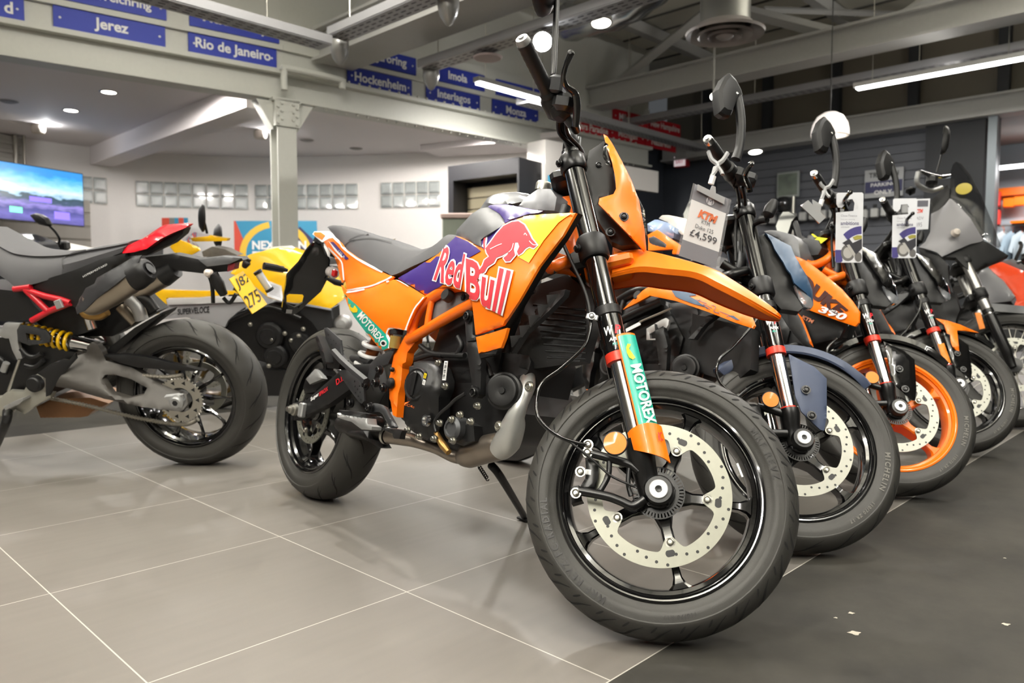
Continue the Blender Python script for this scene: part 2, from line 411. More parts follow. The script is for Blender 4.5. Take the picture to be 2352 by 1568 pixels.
hall_quad('floor_aisle', -9, 16, -8, .822, DFLOOR); hall_quad('floor_back', -9, 16, 4.487, 16, DFLOOR); hall_quad('floor_far', 11.5, 16, .822, 4.487, DFLOOR)
RH = Matrix.Rotation(HANG, 3, 'Z')
def hb(mb, a0, a1, b0, b1, z0, z1): return mb.box(H((a0 + a1) / 2, (b0 + b1) / 2, (z0 + z1) / 2), (a1 - a0, b1 - b0, z1 - z0), RH)
def sbox(name, m, *d, label=None):
    mb = MB()
    for q in d: hb(mb, *q)
    return struct(mb.build(name, m), label)
WALLW = mat('wall_white', 'E6E2DE', .7, noise=.02); STEELW = mat('steel_white_paint', 'C9CAC3', .5, noise=.04)
CEILW = mat('ceiling_paint', 'E2DCDC', .75); ROOFM = mat('roof_panel', 'CFCDC0', .6, noise=.08, nscale=3); BEAMG = mat('beam_grey', 'B4B4B1', .5, noise=.06)
NAVY = mat('wall_navy', '3A3F48', .6); SLATM = mat('slat_wall', '5c5f66', .5, noise=.05); DARKW = mat('wall_dark', '1d2024', .6)
TRUNK = mat('trunking_grey', '9a9a9c', .45, .2)
# roof over the hall, one sloping sheet with seams and purlins
mb = MB()
hb(mb, -9, 16, -8, 7.6, 4.55, 4.65)
roof = struct(mb.build('ceiling', ROOFM))
mb = MB()
for k in range(44): hb(mb, -8.6 + k * .55, -8.57 + k * .55, -8, 7.5, 4.53, 4.55)
struct(mb.build('ceiling_seams', mat('roof_seam', '4b4a45', .7)))
for i, b in enumerate((6.2, 4.0, 1.8, -.4, -2.6)): sbox('roof_purlin', BEAMG, (-8, 15, b, b + .12, 4.38, 4.53))
def ibeam_b(name, a, w_, z0, h, b0, b1, m=BEAMG):
    mb = MB(); hb(mb, a - w_ / 2, a + w_ / 2, b0, b1, z0, z0 + .03); hb(mb, a - w_ / 2, a + w_ / 2, b0, b1, z0 + h - .03, z0 + h); hb(mb, a - w_ * .3, a + w_ * .3, b0, b1, z0 + .03, z0 + h - .03)
    return struct(mb.build(name, m))
ibeam_b('roof_beam', 4.65, .5, 3.19, .34, -7, 7.2); ibeam_b('roof_beam', 8.9, .34, 3.42, .3, -7, 7.2); ibeam_b('roof_beam', -.2, .5, 3.25, .34, -7, 7.2)
ibeam_b('roof_beam', 11.35, .3, 3.0, .27, -7, 7.3)
for a in (4.65, 8.9):                                    # truss webs
    for b0, b1 in ((6.9, 5.0), (3.2, 5.0), (3.1, 1.2), (-.6, 1.2), (-.7, -2.6)):
        mb = MB(); mb.tube([H(a, b0, 3.55), H(a, b1, 4.42)], .075, 4); struct(mb.build('roof_strut', BEAMG))
for a0, a1, b in ((5.2, 8.6, 3.0), (5.0, 8.8, 5.6), (9.2, 11.2, 1.5), (9.2, 11.2, 4.5)):
    mb = MB(); mb.tube([H(a0, b, 4.3), H(a1, b - 1.2, 4.45)], .04, 4); struct(mb.build('roof_brace', BEAMG))
# outer walls that close the hall behind and beside the camera
sbox('wall_rear', WALLW, (-9.1, -9, -8, 16, 0, 4.6)); sbox('wall_right', mat('wall_grey', 'a5a5a3', .7), (-9, 16, -8.1, -8, 0, 4.6))
# ---- beam of the mezzanine, two straight pieces meeting over the column
COLP = Vector((-2.38, 8.0, 0))
DL = Vector((1.305, 1, 0)).normalized(); DR = Vector((1.113, 1, 0)).normalized()
NL = Vector((DL.y, -DL.x, 0)); NR = Vector((DR.y, -DR.x, 0))          # towards the camera
def along(mb, o, d, n, s0, s1, y0, y1, z0, z1):
    R = Matrix((d, -n, Vector((0, 0, 1)))).transposed()
    c = o + d * ((s0 + s1) / 2) - n * ((y0 + y1) / 2) + Vector((0, 0, (z0 + z1) / 2)); return mb.box(c, (s1 - s0, abs(y1 - y0), z1 - z0), R)
for nm, d, n, s0, s1 in (('mezzanine_beam', DL, NL, -4.5, 0), ('mezzanine_beam', DR, NR, 0, 6.1)):
    mb = MB(); z = 2.73
    along(mb, COLP, d, n, s0, s1, -.06, .16, z, z + .03); along(mb, COLP, d, n, s0, s1, .02, .12, z + .03, z + .27)
    along(mb, COLP, d, n, s0, s1, -.07, .16, z + .265, z + .31); along(mb, COLP, d, n, s0, s1, 0, .14, z + .3, 3.24); along(mb, COLP, d, n, s0, s1, -.04, .1, 3.24, 3.29)
    along(mb, COLP, d, n, s0, s1, 0, .14, 3.29, 3.62); along(mb, COLP, d, n, s0, s1, .02, .12, 3.6, 4.6)
    struct(mb.build(nm, STEELW))
mb = MB()                                                 # rivets along the right beam's flanges
for k in range(42):
    for zz, yy in ((2.715, -.02), (3.045, -.07)):
        p = COLP + DR * (.35 + k * .13) - NR * yy + Vector((0, 0, zz)); mb.lathe([(0, -.014), (.012, -.006), (.014, .012)], p, (0, 0, 1), 8)
struct(mb.build('mezzanine_beam_rivets', STEELW))
# column: H-section with cap plate and bolted brackets
mb = MB()
for y in (-.1, .1): along(mb, COLP, DL, NL, -.1, .1, y - .011, y + .011, 0, 2.73)
along(mb, COLP, DL, NL, -.012, .012, -.1, .1, 0, 2.73); along(mb, COLP, DL, NL, -.15, .15, -.13, .13, 2.7, 2.735); along(mb, COLP, DL, NL, -.13, .13, -.13, .13, 2.45, 2.72)
R_ = Matrix((DL, -NL, Vector((0, 0, 1)))).transposed()
for sx in (-1, 1):
    pts = [COLP + DL * sx * .13 + Vector((0, 0, 2.7)), COLP + DL * sx * .3 + Vector((0, 0, 2.7)), COLP + DL * sx * .13 + Vector((0, 0, 2.42))]
    mb.prism([p + NL * .07 for p in pts], -NL * .14)
    for k in range(6): mb.lathe([(0, .018), (.014, .016), (.016, 0)], COLP + DL * sx * (.1 - .04 * (k % 2)) + NL * .13 + Vector((0, 0, 2.48 + .04 * k)), NL, 8)
struct(mb.build('column', STEELW))
mb = MB(); q = [COLP + DR * s + NR * .17 + Vector((0, 0, zz)) for s, zz in ((-.06, 2.8), (-.06, 2.98), (-.03, 3.02), (.55, 3.02), (.6, 3.0), (.6, 2.93))]
tag(mb.tube(smooth(q, 4), .035, 10) and mb.build('drain_pipe', STEELW), 'white painted pipe bent along the beam above the column', 'pipe')
# ---- name boards
SIGNB = mat('sign_blue', '1B2E96', .6); SIGNR = mat('sign_red', 'C01828', .4)
def board(txt, px0, px1, row, d, n, m, lab, align=None, z0=3.04, frac=.62, cat='sign', fx=None):
    p0 = onPlane(px0, 150, COLP + n * .02, n); p1 = onPlane(px1, 250, COLP + n * .02, n)
    s0 = (p0 - COLP).dot(d); s1 = (p1 - COLP).dot(d); zz = z0 + row * .262
    mb = MB(); along(mb, COLP, d, n, s0, s1, -.025, -.005, zz, zz + .197)
    o = mb.build('name_board', m); tag(o, lab, cat, 'circuit name boards on the beam')
    V, Fc, asp = text2d(txt, bold=.028); hh = .125 if any(c in txt for c in 'gjpqyJÖ') else .1
    ww = min(hh * asp, (s1 - s0) * .93); hh = min(hh, ww / asp * 1.15)
    c = COLP + d * ((s0 + s1) / 2 if align is None else s1 - ww / 2 - .08) + n * .028 + Vector((0, 0, zz + .1))
    t = MB(); flat_text(t, txt, c, d, (0, 0, 1), ww, hh, bold=.028)
    for s in (s0 + .05, s1 - .05): t.lathe([(.011, 0), (.008, .004), (0, .004)], COLP + d * s + n * .026 + Vector((0, 0, zz + .1)), n, 8)
    t.build('lettering', WHITE_T, o); return o
B_ = 'blue board lettered %s in white, '
board('d', -60, 64, 0, DL, NL, SIGNB, 'blue name board cut by the left edge, ending in d', 1)
board('Österreichring', 127, 388, 1, DL, NL, SIGNB, B_ % 'Österreichring' + 'above the Jerez board')
board('Jerez', 126, 384, 0, DL, NL, SIGNB, B_ % 'Jerez' + 'on the white beam')
board('Mexico City', 438, 644, 1, DL, NL, SIGNB, B_ % 'Mexico City' + 'above Rio de Janeiro')
board('Rio de Janeiro', 434, 637, 0, DL, NL, SIGNB, B_ % 'Rio de Janeiro' + 'left of the column')
board('Hungaroring', 795, 956, 1, DR, NR, SIGNB, B_ % 'Hungaroring' + 'half hidden by the roof beam')
board('Hockenheim', 798, 946, 0, DR, NR, SIGNB, B_ % 'Hockenheim' + 'right of the column')
board('Imola', 985, 1113, 1, DR, NR, SIGNB, B_ % 'Imola' + 'above Interlagos')
board('Interlagos', 979, 1102, 0, DR, NR, SIGNB, B_ % 'Interlagos' + 'below Imola')
board('Catalunya', 1140, 1243, 1, DR, NR, SIGNB, B_ % 'Catalunya' + 'above Monza')
board('Monza', 1131, 1236, 0, DR, NR, SIGNB, B_ % 'Monza' + 'left of the handlebar grip')
R__ = 'red board lettered %s, '
board('Milwaukee', 1409, 1489, 1, DR, NR, SIGNR, R__ % 'Milwaukee' + 'upper row at the beam end')
board('New Hampshire', 1493, 1563, 1, DR, NR, SIGNR, R__ % 'New Hampshire' + 'last of the upper row')
board('Surfers Paradise', 1308, 1399, 0, DR, NR, SIGNR, R__ % 'Surfers Paradise' + 'behind the handlebar')
board('Michigan', 1402, 1481, 0, DR, NR, SIGNR, R__ % 'Michigan' + 'lower row at the beam end')
board('Nazareth', 1484, 1553, 0, DR, NR, SIGNR, R__ % 'Nazareth' + 'last of the lower row')
# ---- room under the mezzanine: curved back wall with glass-block windows, ceiling, drop beam
wall_px = [(-420, 8.2), (-150, 9.6), (0, 10.45), (100, 11.0), (215, 11.5), (320, 11.9), (450, 12.15), (577, 12.33), (700, 12.3), (826, 12.2), (920, 12.05), (1014, 11.9), (1130, 11.7), (1290, 11.4)]
WP = [atY(x, 679, d) for x, d in wall_px]; WP = [Vector((p.x, p.y, 0)) for p in WP]
WC = [Vector(p) for p in smooth([tuple(p) for p in WP], 5)]
mb = MB(); mb.loft([[p, p + Vector((0, 0, 3.0))] for p in WC], False, False); mb.loft([[p + (p - CAM).normalized() * .1, p + (p - CAM).normalized() * .1 + Vector((0, 0, 3.0))] for p in WC], False, False)
struct(mb.build('wall_back', WALLW))
def wall_at(px):
    "point and tangent of the curved wall under pixel column px"
    for p, q in zip(WC, WC[1:]):
        f = lambda v: CX + F * v.x / v.y
        if f(p) <= px <= f(q):
            t = (px - f(p)) / (f(q) - f(p)); return p.lerp(q, t), (q - p).normalized()
    return WC[-1], (WC[-1] - WC[-2]).normalized()
cpoly = [Vector((p.x, p.y, 2.94)) for p in WC] + [COLP + DR * 6.0 - NR * .16 + Vector((0, 0, 2.94)), COLP - NR * .16 + Vector((0, 0, 2.94)), COLP - DL * 4.4 - NL * .16 + Vector((0, 0, 2.94))]
mb = MB(); mb.prism(cpoly, (0, 0, .06)); struct(mb.build('ceiling_mezzanine', CEILW))
pA, _ = wall_at(245); pB = atY(607, 679, 8.15); pB.z = 0; dd = (pB - pA).normalized(); nn = Vector((dd.y, -dd.x, 0))
mb = MB(); along(mb, pA - dd * .3, dd, nn, 0, (pB - pA).length + .3, -.16, .16, 2.68, 2.94); struct(mb.build('drop_beam', CEILW))
pA, _ = wall_at(1015); pB = COLP + DR * 4.4; pB.z = 0; dd = (pB - pA).normalized(); nn = Vector((dd.y, -dd.x, 0))
mb = MB(); along(mb, pA, dd, nn, 0, (pB - pA).length, -.6, .6, 2.86, 2.94); struct(mb.build('drop_ceiling', CEILW))
GLASSB = mat('glass_block', 'A2A8A6', .18, coat=.8, noise=.3, nscale=7, bump=.6, bscale=22); MORTAR = mat('glass_block_mortar', 'D4D2CC', .6)
for i, (x0, x1) in enumerate(((158, 255), (320, 577), (592, 827), (878, 1014))):
    mb = MB(); p, _ = wall_at(x0); q, _ = wall_at(x1); n = max(2, round((q - p).length / .2)); prev = None
    for k in range(n):
        a = wall_at(x0 + (x1 - x0) * k / n)[0]; b = wall_at(x0 + (x1 - x0) * (k + 1) / n)[0]; t = (b - a).normalized(); nn = Vector((t.y, -t.x, 0)); L_ = (b - a).length
        R3 = Matrix((t, -nn, Vector((0, 0, 1)))).transposed(); mb.mi = 1
        mb.box((a + b) / 2 + nn * .01 + Vector((0, 0, 2.3)), (L_, .02, .41), R3); mb.mi = 0
        for z in (2.2, 2.4):
            c = (a + b) / 2 + Vector((0, 0, z)); mb.box(c + nn * .02, (L_ * .93, .03, .185), R3, .012)
            mb.box(c + nn * .03, (L_ * .74, .022, .145), R3, .01)
    struct(mb.build('window_%d' % (i + 1), [GLASSB, MORTAR]))
# slat board behind the screen
mb = MB(); S = [wall_at(x)[0] for x in (-380, -250, -120, 0, 60, 120, 170, 215)]
for k in range(9):
    z = .35 + k * .2
    mb.loft([[p - (p - CAM).normalized() * q + Vector((0, 0, zz)) for q, zz in ((.03, z), (.05, z + .01), (.05, z + .18), (.03, z + .19))] for p in [Vector((s.x, s.y, 0)) for s in S]], False, False)
    mb.loft([[p - (p - CAM).normalized() * .02 + Vector((0, 0, zz)) for zz in (z, z + .2)] for p in [Vector((s.x, s.y, 0)) for s in S]], False, False)
struct(mb.build('slat_board', mat('slat_beige', 'A9A49B', .6)), 'beige slatted board on the wall under the screen', 'wall panel')
# roller shutter window top left
mb = MB(); p, t = wall_at(10); nn = Vector((t.y, -t.x, 0))
for k in range(7): along(mb, Vector((p.x, p.y, 0)), t, nn, -1.6, .32, -.06 - .01 * (k % 2), -.02, 2.5 + k * .06, 2.555 + k * .06)
struct(mb.build('window_5', mat('shutter', 'B9B7B0', .5, noise=.2, nscale=3)))
mb = MB(); p, t = wall_at(66); mb.rod((p.x, p.y - .15, 2.94), (p.x, p.y - .15, 1.9), .035); mb.rod((p.x + .09, p.y - .1, 2.94), (p.x + .09, p.y - .1, 1.9), .02)
tag(mb.build('ceiling_pole', STEEL), 'shiny steel pole from ceiling to the top of the television', 'pole')
# television
tv = thing('television', 'flat television on a pole showing a blue sky landscape', 'television'); pr = atY(192, 455, 10.5); pr.z = 0; pl_ = atY(0, 455, 9.45); pl_.z = 0
d = (pr - pl_).normalized(); n = Vector((d.y, -d.x, 0)); z0, z1 = 1.66, 2.385
mb = MB(); along(mb, pr, d, n, -1.29, 0, .0, .05, z0, z1); along(mb, pr, d, n, -.9, -.4, .05, .12, z0 + .2, z1 - .2); mb.build('housing', BLACK, tv)
def tv_material():
    m = bpy.data.materials.new('screen_picture'); m.use_nodes = True; nt = m.node_tree; b = nt.nodes['Principled BSDF']; L = nt.links.new
    tc = nt.nodes.new('ShaderNodeTexCoord'); sp = nt.nodes.new('ShaderNodeSeparateXYZ'); L(tc.outputs['Generated'], sp.inputs[0])
    n1 = nt.nodes.new('ShaderNodeTexNoise'); n1.inputs['Scale'].default_value = 3; n1.inputs['Detail'].default_value = 7
    mp = nt.nodes.new('ShaderNodeMapping'); mp.inputs['Scale'].default_value = (2, 2, 5); L(tc.outputs['Generated'], mp.inputs[0]); L(mp.outputs[0], n1.inputs[0])
    ad = nt.nodes.new('ShaderNodeMath'); ad.operation = 'MULTIPLY_ADD'; ad.inputs[1].default_value = .22; L(n1.outputs['Fac'], ad.inputs[0]); L(sp.outputs['Z'], ad.inputs[2])
    cr = nt.nodes.new('ShaderNodeValToRGB'); e = cr.color_ramp.elements
    cols = [(0, '20285e'), (.22, '6a63b8'), (.33, '3b3f86'), (.42, '8d80cf'), (.5, '2c4a66'), (.585, '1d3f4d'), (.6, '8fb9d6'), (.68, 'd5e9f6'), (.8, '8fd3f2'), (.95, '3aa7e8'), (1, '2c90dc')]
    e[0].position = 0; e[0].color = (*lin(cols[0][1]), 1); e[1].position = 1; e[1].color = (*lin(cols[-1][1]), 1)
    for p, c in cols[1:-1]: q = e.new(p); q.color = (*lin(c), 1)
    L(ad.outputs[0], cr.inputs[0]); L(cr.outputs[0], b.inputs['Emission Color']); b.inputs['Emission Strength'].default_value = 1.0; b.inputs['Base Color'].default_value = (.01, .01, .01, 1); b.inputs['Roughness'].default_value = .2
    return m
mb = MB(); q = [pr + d * s + n * .006 + Vector((0, 0, z)) for s, z in ((-1.28, z0 + .012), (-.012, z0 + .012), (-.012, z1 - .012), (-1.28, z1 - .012))]; mb.add(q, [(0, 1, 2, 3)])
sc_ = mb.build('screen', tv_material(), tv, label='screen showing hills under a blue sky')
SCT = mat('screen_title', '7f6cf0', .4, emit=.8); SCG = mat('screen_green', '6ff0b0', .4, emit=.8)
for s, z, w_, h_, m in ((-.33, z0 + .12, .22, .1, SCT), (-.95, z0 + .14, .16, .07, SCG), (-.62, z0 + .3, .3, .06, SCT)):
    mb = MB(); along(mb, pr, d, n, s - w_ / 2, s + w_ / 2, -.008, -.0065, z - h_ / 2, z + h_ / 2); mb.build('caption', m, sc_)
# posters
def poster(name, x0, x1, y0, y1, dep, base, regions, texts, lab, cat='poster'):
    p0 = atY(x0, y1, dep); p1 = atY(x1, y0, dep); W_, H_ = p1.x - p0.x, p1.z - p0.z
    mb = MB(); mb.box(((p0.x + p1.x) / 2, dep + .015, (p0.z + p1.z) / 2), (W_, .03, H_)); o = mb.build(name, base); tag(o, lab, cat)
    for k, (pts, m) in enumerate(regions):
        mb = MB(); P = [Vector((p0.x + u * W_, dep - .002 - .0012 * k, p0.z + v * H_)) for u, v in pts]; mb.prism(P, (0, .0008, 0)); mb.build('colour_field', m, o)
    for t, u, v, h in texts:
        mb = MB(); V, Fc, asp = text2d(t, bold=.04); flat_text(mb, t, (p0.x + u * W_ + h * asp / 2, dep - .018, p0.z + v * H_), (1, 0, 0), (0, 0, 1), h * asp, h, bold=.04); mb.build('lettering', WHITE_T, o)
    return o
BLU = mat('poster_blue', '2f8fb5', .5); NVP = mat('poster_navy', '2a2450', .5); RDP = mat('poster_red', 'd24a34', .5); YLP = mat('poster_yellow', 'eec23a', .5)
arc = lambda c, r0, r1, a0, a1: [(c[0] + r0 * math.cos(q), c[1] + r0 * math.sin(q) * 1.3) for q in np.linspace(a0, a1, 14)] + [(c[0] + r1 * math.cos(q), c[1] + r1 * math.sin(q) * 1.3) for q in np.linspace(a1, a0, 14)]
poster('wall_poster', 540, 727, 507, 640, 11.3, BLU, [([(0, 0), (.3, 0), (.02, 1), (0, 1)], RDP), (arc((.5, .4), .0, .37, 1.9, 4.7), BLU), (arc((.5, .42), .36, .44, 1.75, 4.3), YLP), ([(.76, .0), (1, 0), (1, .62), (.8, .9), (.72, .8)], NVP), (arc((.5, .42), .36, .44, -.9, 1.0), YLP)],
       [('NEXT GEN', .22, .58, .13), ('FREEDOM', .22, .4, .13)], 'blue and red wall poster lettered NEXT GEN behind the column')
poster('wall_poster', 373, 430, 500, 560, 11.6, BLU, [([(0, 0), (.3, 0), (.3, 1), (0, 1)], RDP), ([(.3, 0), (.5, 0), (.5, 1), (.3, 1)], mat('poster_grey', '7d7d78', .5)), ([(.66, 0), (.86, 0), (.86, 1), (.66, 1)], RDP)], [], 'small striped wall poster above the red tail')
# black framed display with slat board
p1 = atY(1030, 600, 10.3); p2 = atY(1192, 600, 9.6); p1.z = p2.z = 0; d = (p2 - p1).normalized(); n = Vector((d.y, -d.x, 0)); W_ = (p2 - p1).length
du = thing('display_unit', 'black framed display unit with beige slats beside white pillar', 'display unit')
mb = MB(); along(mb, p1, d, n, 0, W_, 0, .5, 2.25, 2.45); along(mb, p1, d, n, 0, .09, 0, .5, 0, 2.25); along(mb, p1, d, n, W_ - .03, W_, 0, .5, 0, 2.25); along(mb, p1, d, n, 0, W_, .4, .5, 0, 2.3); mb.build('frame', mat('display_black', '26262a', .5), du)
mb = MB()
for k in range(14): along(mb, p1, d, n, .09, W_ - .03, .3, .33, .1 + k * .15, .235 + k * .15)
mb.build('slat_panel', mat('slat_cream', 'A79E84', .6), du)
pp = atY(1252, 679, 10.2); mb = MB(); along(mb, Vector((pp.x, pp.y, 0)), DR, NR, -.17, .17, -.17, .17, 0, 2.74); struct(mb.build('pillar', WALLW))
poster('wall_picture', 1258, 1284, 402, 450, 9.85, BLU, [], [], 'small blue picture on the white pillar', 'picture')
pt = thing('display_plinth', 'grey green plinth with pinkish top beside the black display unit', 'plinth'); c = atY(1058, 505, 9.0)
mb = MB(); mb.box((c.x, c.y, c.z / 2), (.4, .35, c.z), None, .01); mb.build('body', mat('plinth_green', '8f978a', .6), pt); mb = MB(); mb.box((c.x, c.y, c.z + .03), (.44, .4, .06), None, .01); mb.build('top', mat('plinth_pink', 'cdb4ac', .6), pt)
# far corner: white panel, exit light, navy wall, slat wall
p = atY(1483, 418, 11.2); mb = MB(); along(mb, Vector((p.x, p.y, 0)), DR, NR, -.5, .3, 0, .06, 2.25, 2.56); struct(mb.build('trim_1', WALLW))
sbox('wall_navy', NAVY, (10.6, 11.8, 7.45, 7.55, 0, 3.3), (11.54, 11.6, 6.45, 7.45, 0, 3.0)); sbox('wall_navy_return', NAVY, (9.6, 14, 9.0, 9.1, 0, 3.3))
ex = onPlane(1566, 371, H(11.34, 0), AX); lb = thing('exit_light', 'lit white and red exit box light above the navy wall', 'sign')
mb = MB(); mb.box(ex, (.24, .12, .19), Matrix.Rotation(-.62, 3, 'Z'), .01); mb.build('housing', mat('exit_red', 'c22230', .4), lb)
R4 = Matrix.Rotation(-.62, 3, 'Z'); mb = MB(); mb.box(ex + R4 @ Vector((-.012, -.063, 0)), (.2, .006, .165), R4); fp = mb.build('face', mat('exit_face', 'f3dfe2', .5, emit=.35), lb)
mb = MB(); flat_text(mb, 'EXIT', ex + R4 @ Vector((-.012, -.068, 0)), R4 @ Vector((1, 0, 0)), (0, 0, 1), .13, .07, bold=.02); mb.build('lettering', mat('exit_pink', 'f0648a', .5), fp)
mb = MB()
for k in range(24): hb(mb, 11.6, 11.64, 3.2, 7.4, .1 + k * .125, .215 + k * .125)
hb(mb, 11.63, 11.7, 2.4, 7.45, 0, 4.5); struct(mb.build('wall_slats', SLATM))
sbox('wall_post', DARKW, (11.35, 11.7, 2.5, 3.2, 0, 3.0))
sbox('door_1', mat('door_frame_grey', '7c8489', .4, .3), (11.3, 11.42, 2.36, 2.46, 0, 3.0), (11.3, 11.42, -.4, -.3, 0, 3.0))
mb = MB()
for b in np.arange(-3, 7.2, 1.05): hb(mb, 11.3, 11.42, b, b + .13, 3.27, 4.5)
struct(mb.build('trim_2', DARKW)); sbox('wall_clerestory', mat('clerestory', '6a6457', .5), (11.55, 11.6, -6, 7.4, 3.27, 4.5)); sbox('wall_far', NAVY, (11.62, 11.7, -8, -.4, 0, 4.5))
# other room beyond the doorway
GREYR = mat('wall_pale_blue', 'A7B0B6', .7); sbox('wall_beyond', GREYR, (15.4, 15.5, -8, 7, 0, 3.4)); sbox('ceiling_beyond', mat('ceiling_grey', '8b8c8a', .7), (11.7, 15.5, -8, 7, 3.3, 3.4))
sbox('shelf_rail', ORANGE, (15.2, 15.4, -1, 3.4, 2.42, 2.55))
tag(sbox('wall_shelf', ORANGE_D, (15.05, 15.4, -1, 2.9, 1.93, 1.97)), 'orange wall shelf seen through the doorway', 'shelf'); bpy.data.objects['wall_shelf']['kind'] = 'thing'

# pale paint spots on the dark aisle floor
for k, (x, y, r) in enumerate(((1963, 1453, .009), (2310, 1433, .006), (1990, 1180, .008), (1955, 1407, .005), (2308, 1281, .003), (1920, 1418, .003))):
    c = atZ(x, y, .001); mb = MB(); mb.add([c + Vector((r * (1 + .35 * math.sin(3 * q + k)) * math.cos(q) * 1.4, r * (1 + .3 * math.cos(4 * q)) * math.sin(q), 0)) for q in np.linspace(0, 2 * PI, 19)[:-1]], [tuple(range(18))]); struct(mb.build('floor_stain', mat('paint_spot', 'a9a294', .7)))
mb = MB()
mb.rod(ex, ex + AX * .19, .03, 10)
mb.build('bracket', BEAMG, lb)
# ---- lamps and ceiling fittings
LEDM = mat('led_diffuser', 'ffffff', .5, emit=6.0)
def strip_light(a, b, z, dr, L_, watt, lab, drop=.55):
    d = AX if dr == 'a' else BX; t = thing('strip_light', lab, 'light', None, 'LED strip lights under the roof'); c = H(a, b, z); n = Vector((d.y, -d.x, 0)); R = Matrix((d, n, Vector((0, 0, 1)))).transposed()
    mb = MB(); mb.box(c + Vector((0, 0, .035)), (L_ + .06, .1, .05), R); mb.build('housing', BEAMG, t)
    mb = MB(); mb.box(c, (L_, .085, .03), R); mb.build('diffuser', LEDM, t)
    mb = MB()
    for s in (-.4, .4): mb.rod(c + d * L_ * s + Vector((0, 0, .05)), c + d * L_ * s + Vector((0, 0, 4.5 - z)), .004, 6)
    mb.build('wire', STEEL, t)
    ld = bpy.data.lights.new('strip_lamp', 'AREA'); ld.shape = 'RECTANGLE'; ld.size = L_; ld.size_y = .085; ld.energy = watt; ld.color = (1, .955, .88)
    lo = bpy.data.objects.new('strip_lamp', ld); COL.objects.link(lo); lo.location = c - Vector((0, 0, .02)); lo.rotation_euler = (0, 0, HANG if dr == 'a' else HANG + PI / 2)
    lu = bpy.data.lights.new('roof_fill', 'AREA'); lu.shape = 'RECTANGLE'; lu.size = L_; lu.size_y = .06; lu.energy = watt * (UP if z > 3.2 else .02); lu.color = (1, .96, .9)   # added upward fill that brightens roof and room
    lo = bpy.data.objects.new('roof_fill', lu); COL.objects.link(lo); lo.location = c + Vector((0, 0, .07)); lo.rotation_euler = (PI, 0, -(HANG if dr == 'a' else HANG + PI / 2))
for i, q in enumerate(LIGHT_STRIPS):
    strip_light(*q, ('glowing strip light left of the handlebar grip', 'long glowing strip light above the right bikes')[i] if i < 2 else 'added fill strip light outside the picture, hung under the showroom roof')
def trunk(a0, b0, a1, b1, z, lab, w_=.2, h=.07):
    t = thing('cable_trunking', lab, 'trunking'); p, q = H(a0, b0, z), H(a1, b1, z); d = (q - p).normalized(); L_ = (q - p).length; n = Vector((d.y, -d.x, 0)); R = Matrix((d, n, Vector((0, 0, 1)))).transposed()
    mb = MB(); mb.box((p + q) / 2, (L_, w_, .02), R)
    for s in (-1, 1): mb.box((p + q) / 2 + n * s * w_ / 2 + Vector((0, 0, h / 2)), (L_, .012, h), R)
    mb.build('tray', TRUNK, t)
    mb = MB()
    for k in range(int(L_ / .1)):
        for s in (-.055, 0, .055): mb.box(p + d * (.05 + k * .1) + n * s - Vector((0, 0, .0105)), (.055, .012, .003), R)
    o = mb.build('slots', DARK, t)
    mb = MB()
    for k in range(int(L_ / 2) + 1): mb.rod(p + d * min(L_, k * 2 + .2), p + d * min(L_, k * 2 + .2) + Vector((0, 0, 4.5 - z)), .005, 6)
    mb.build('hanger', STEEL, t)
trunk(3.87, 5.9, 3.87, -5, 3.0, 'perforated grey cable trunking running over the middle of the picture'); trunk(-5, 5.9, 3.75, 5.9, 2.9, 'perforated grey cable trunking above the Mexico City board')
trunk(5.0, 6.05, 5.0, -5, 3.0, 'perforated cable trunking right of the round speaker disc'); trunk(9.6, 7.0, 9.6, -4, 3.3, 'perforated cable trunking along the far roof beam')
trunk(6.8, 6.4, 11, 6.4, 3.05, 'cable trunking above the red boards')
SHADE = mat('spot_shade', 'A8A8A6', .3, .5)
def bell(px, py, z, lab, r=.085):
    t = thing('spotlight', lab, 'light', None, 'bell spotlights on the trunking'); c = atZ(px, py, z); mb = MB()
    mb.lathe([(0, .1), (r * .95, .1), (r, .08), (r, .02), (r * .8, -.05), (r * .35, -.11), (.012, -.125), (0, -.13)], c, (0, 0, 1), 24); mb.build('shade', SHADE, t)
    mb = MB(); mb.rod(c + Vector((0, 0, .08)), c + Vector((0, 0, .2)), .02, 8); mb.build('stem', SHADE, t)
bell(780, 118, 2.93, 'grey bell spotlight at the corner of the trunking'); bell(990, 178, 2.93, 'grey bell spotlight beside the round disc'); bell(1030, 22, 2.93, 'grey bell spotlight at the top of the picture')
mb = MB(); c = atZ(1120, 131, 2.96); mb.lathe([(0, -.02), (.13, -.015), (.14, 0), (0, .02)], c, (0, 0, 1), 28); tag(mb.build('ceiling_speaker', mat('speaker_disc', 'b9a9a8', .6)), 'round pinkish speaker disc on the trunking', 'speaker')
GLOW = mat('lamp_glow', 'fff6e6', .4, emit=14)
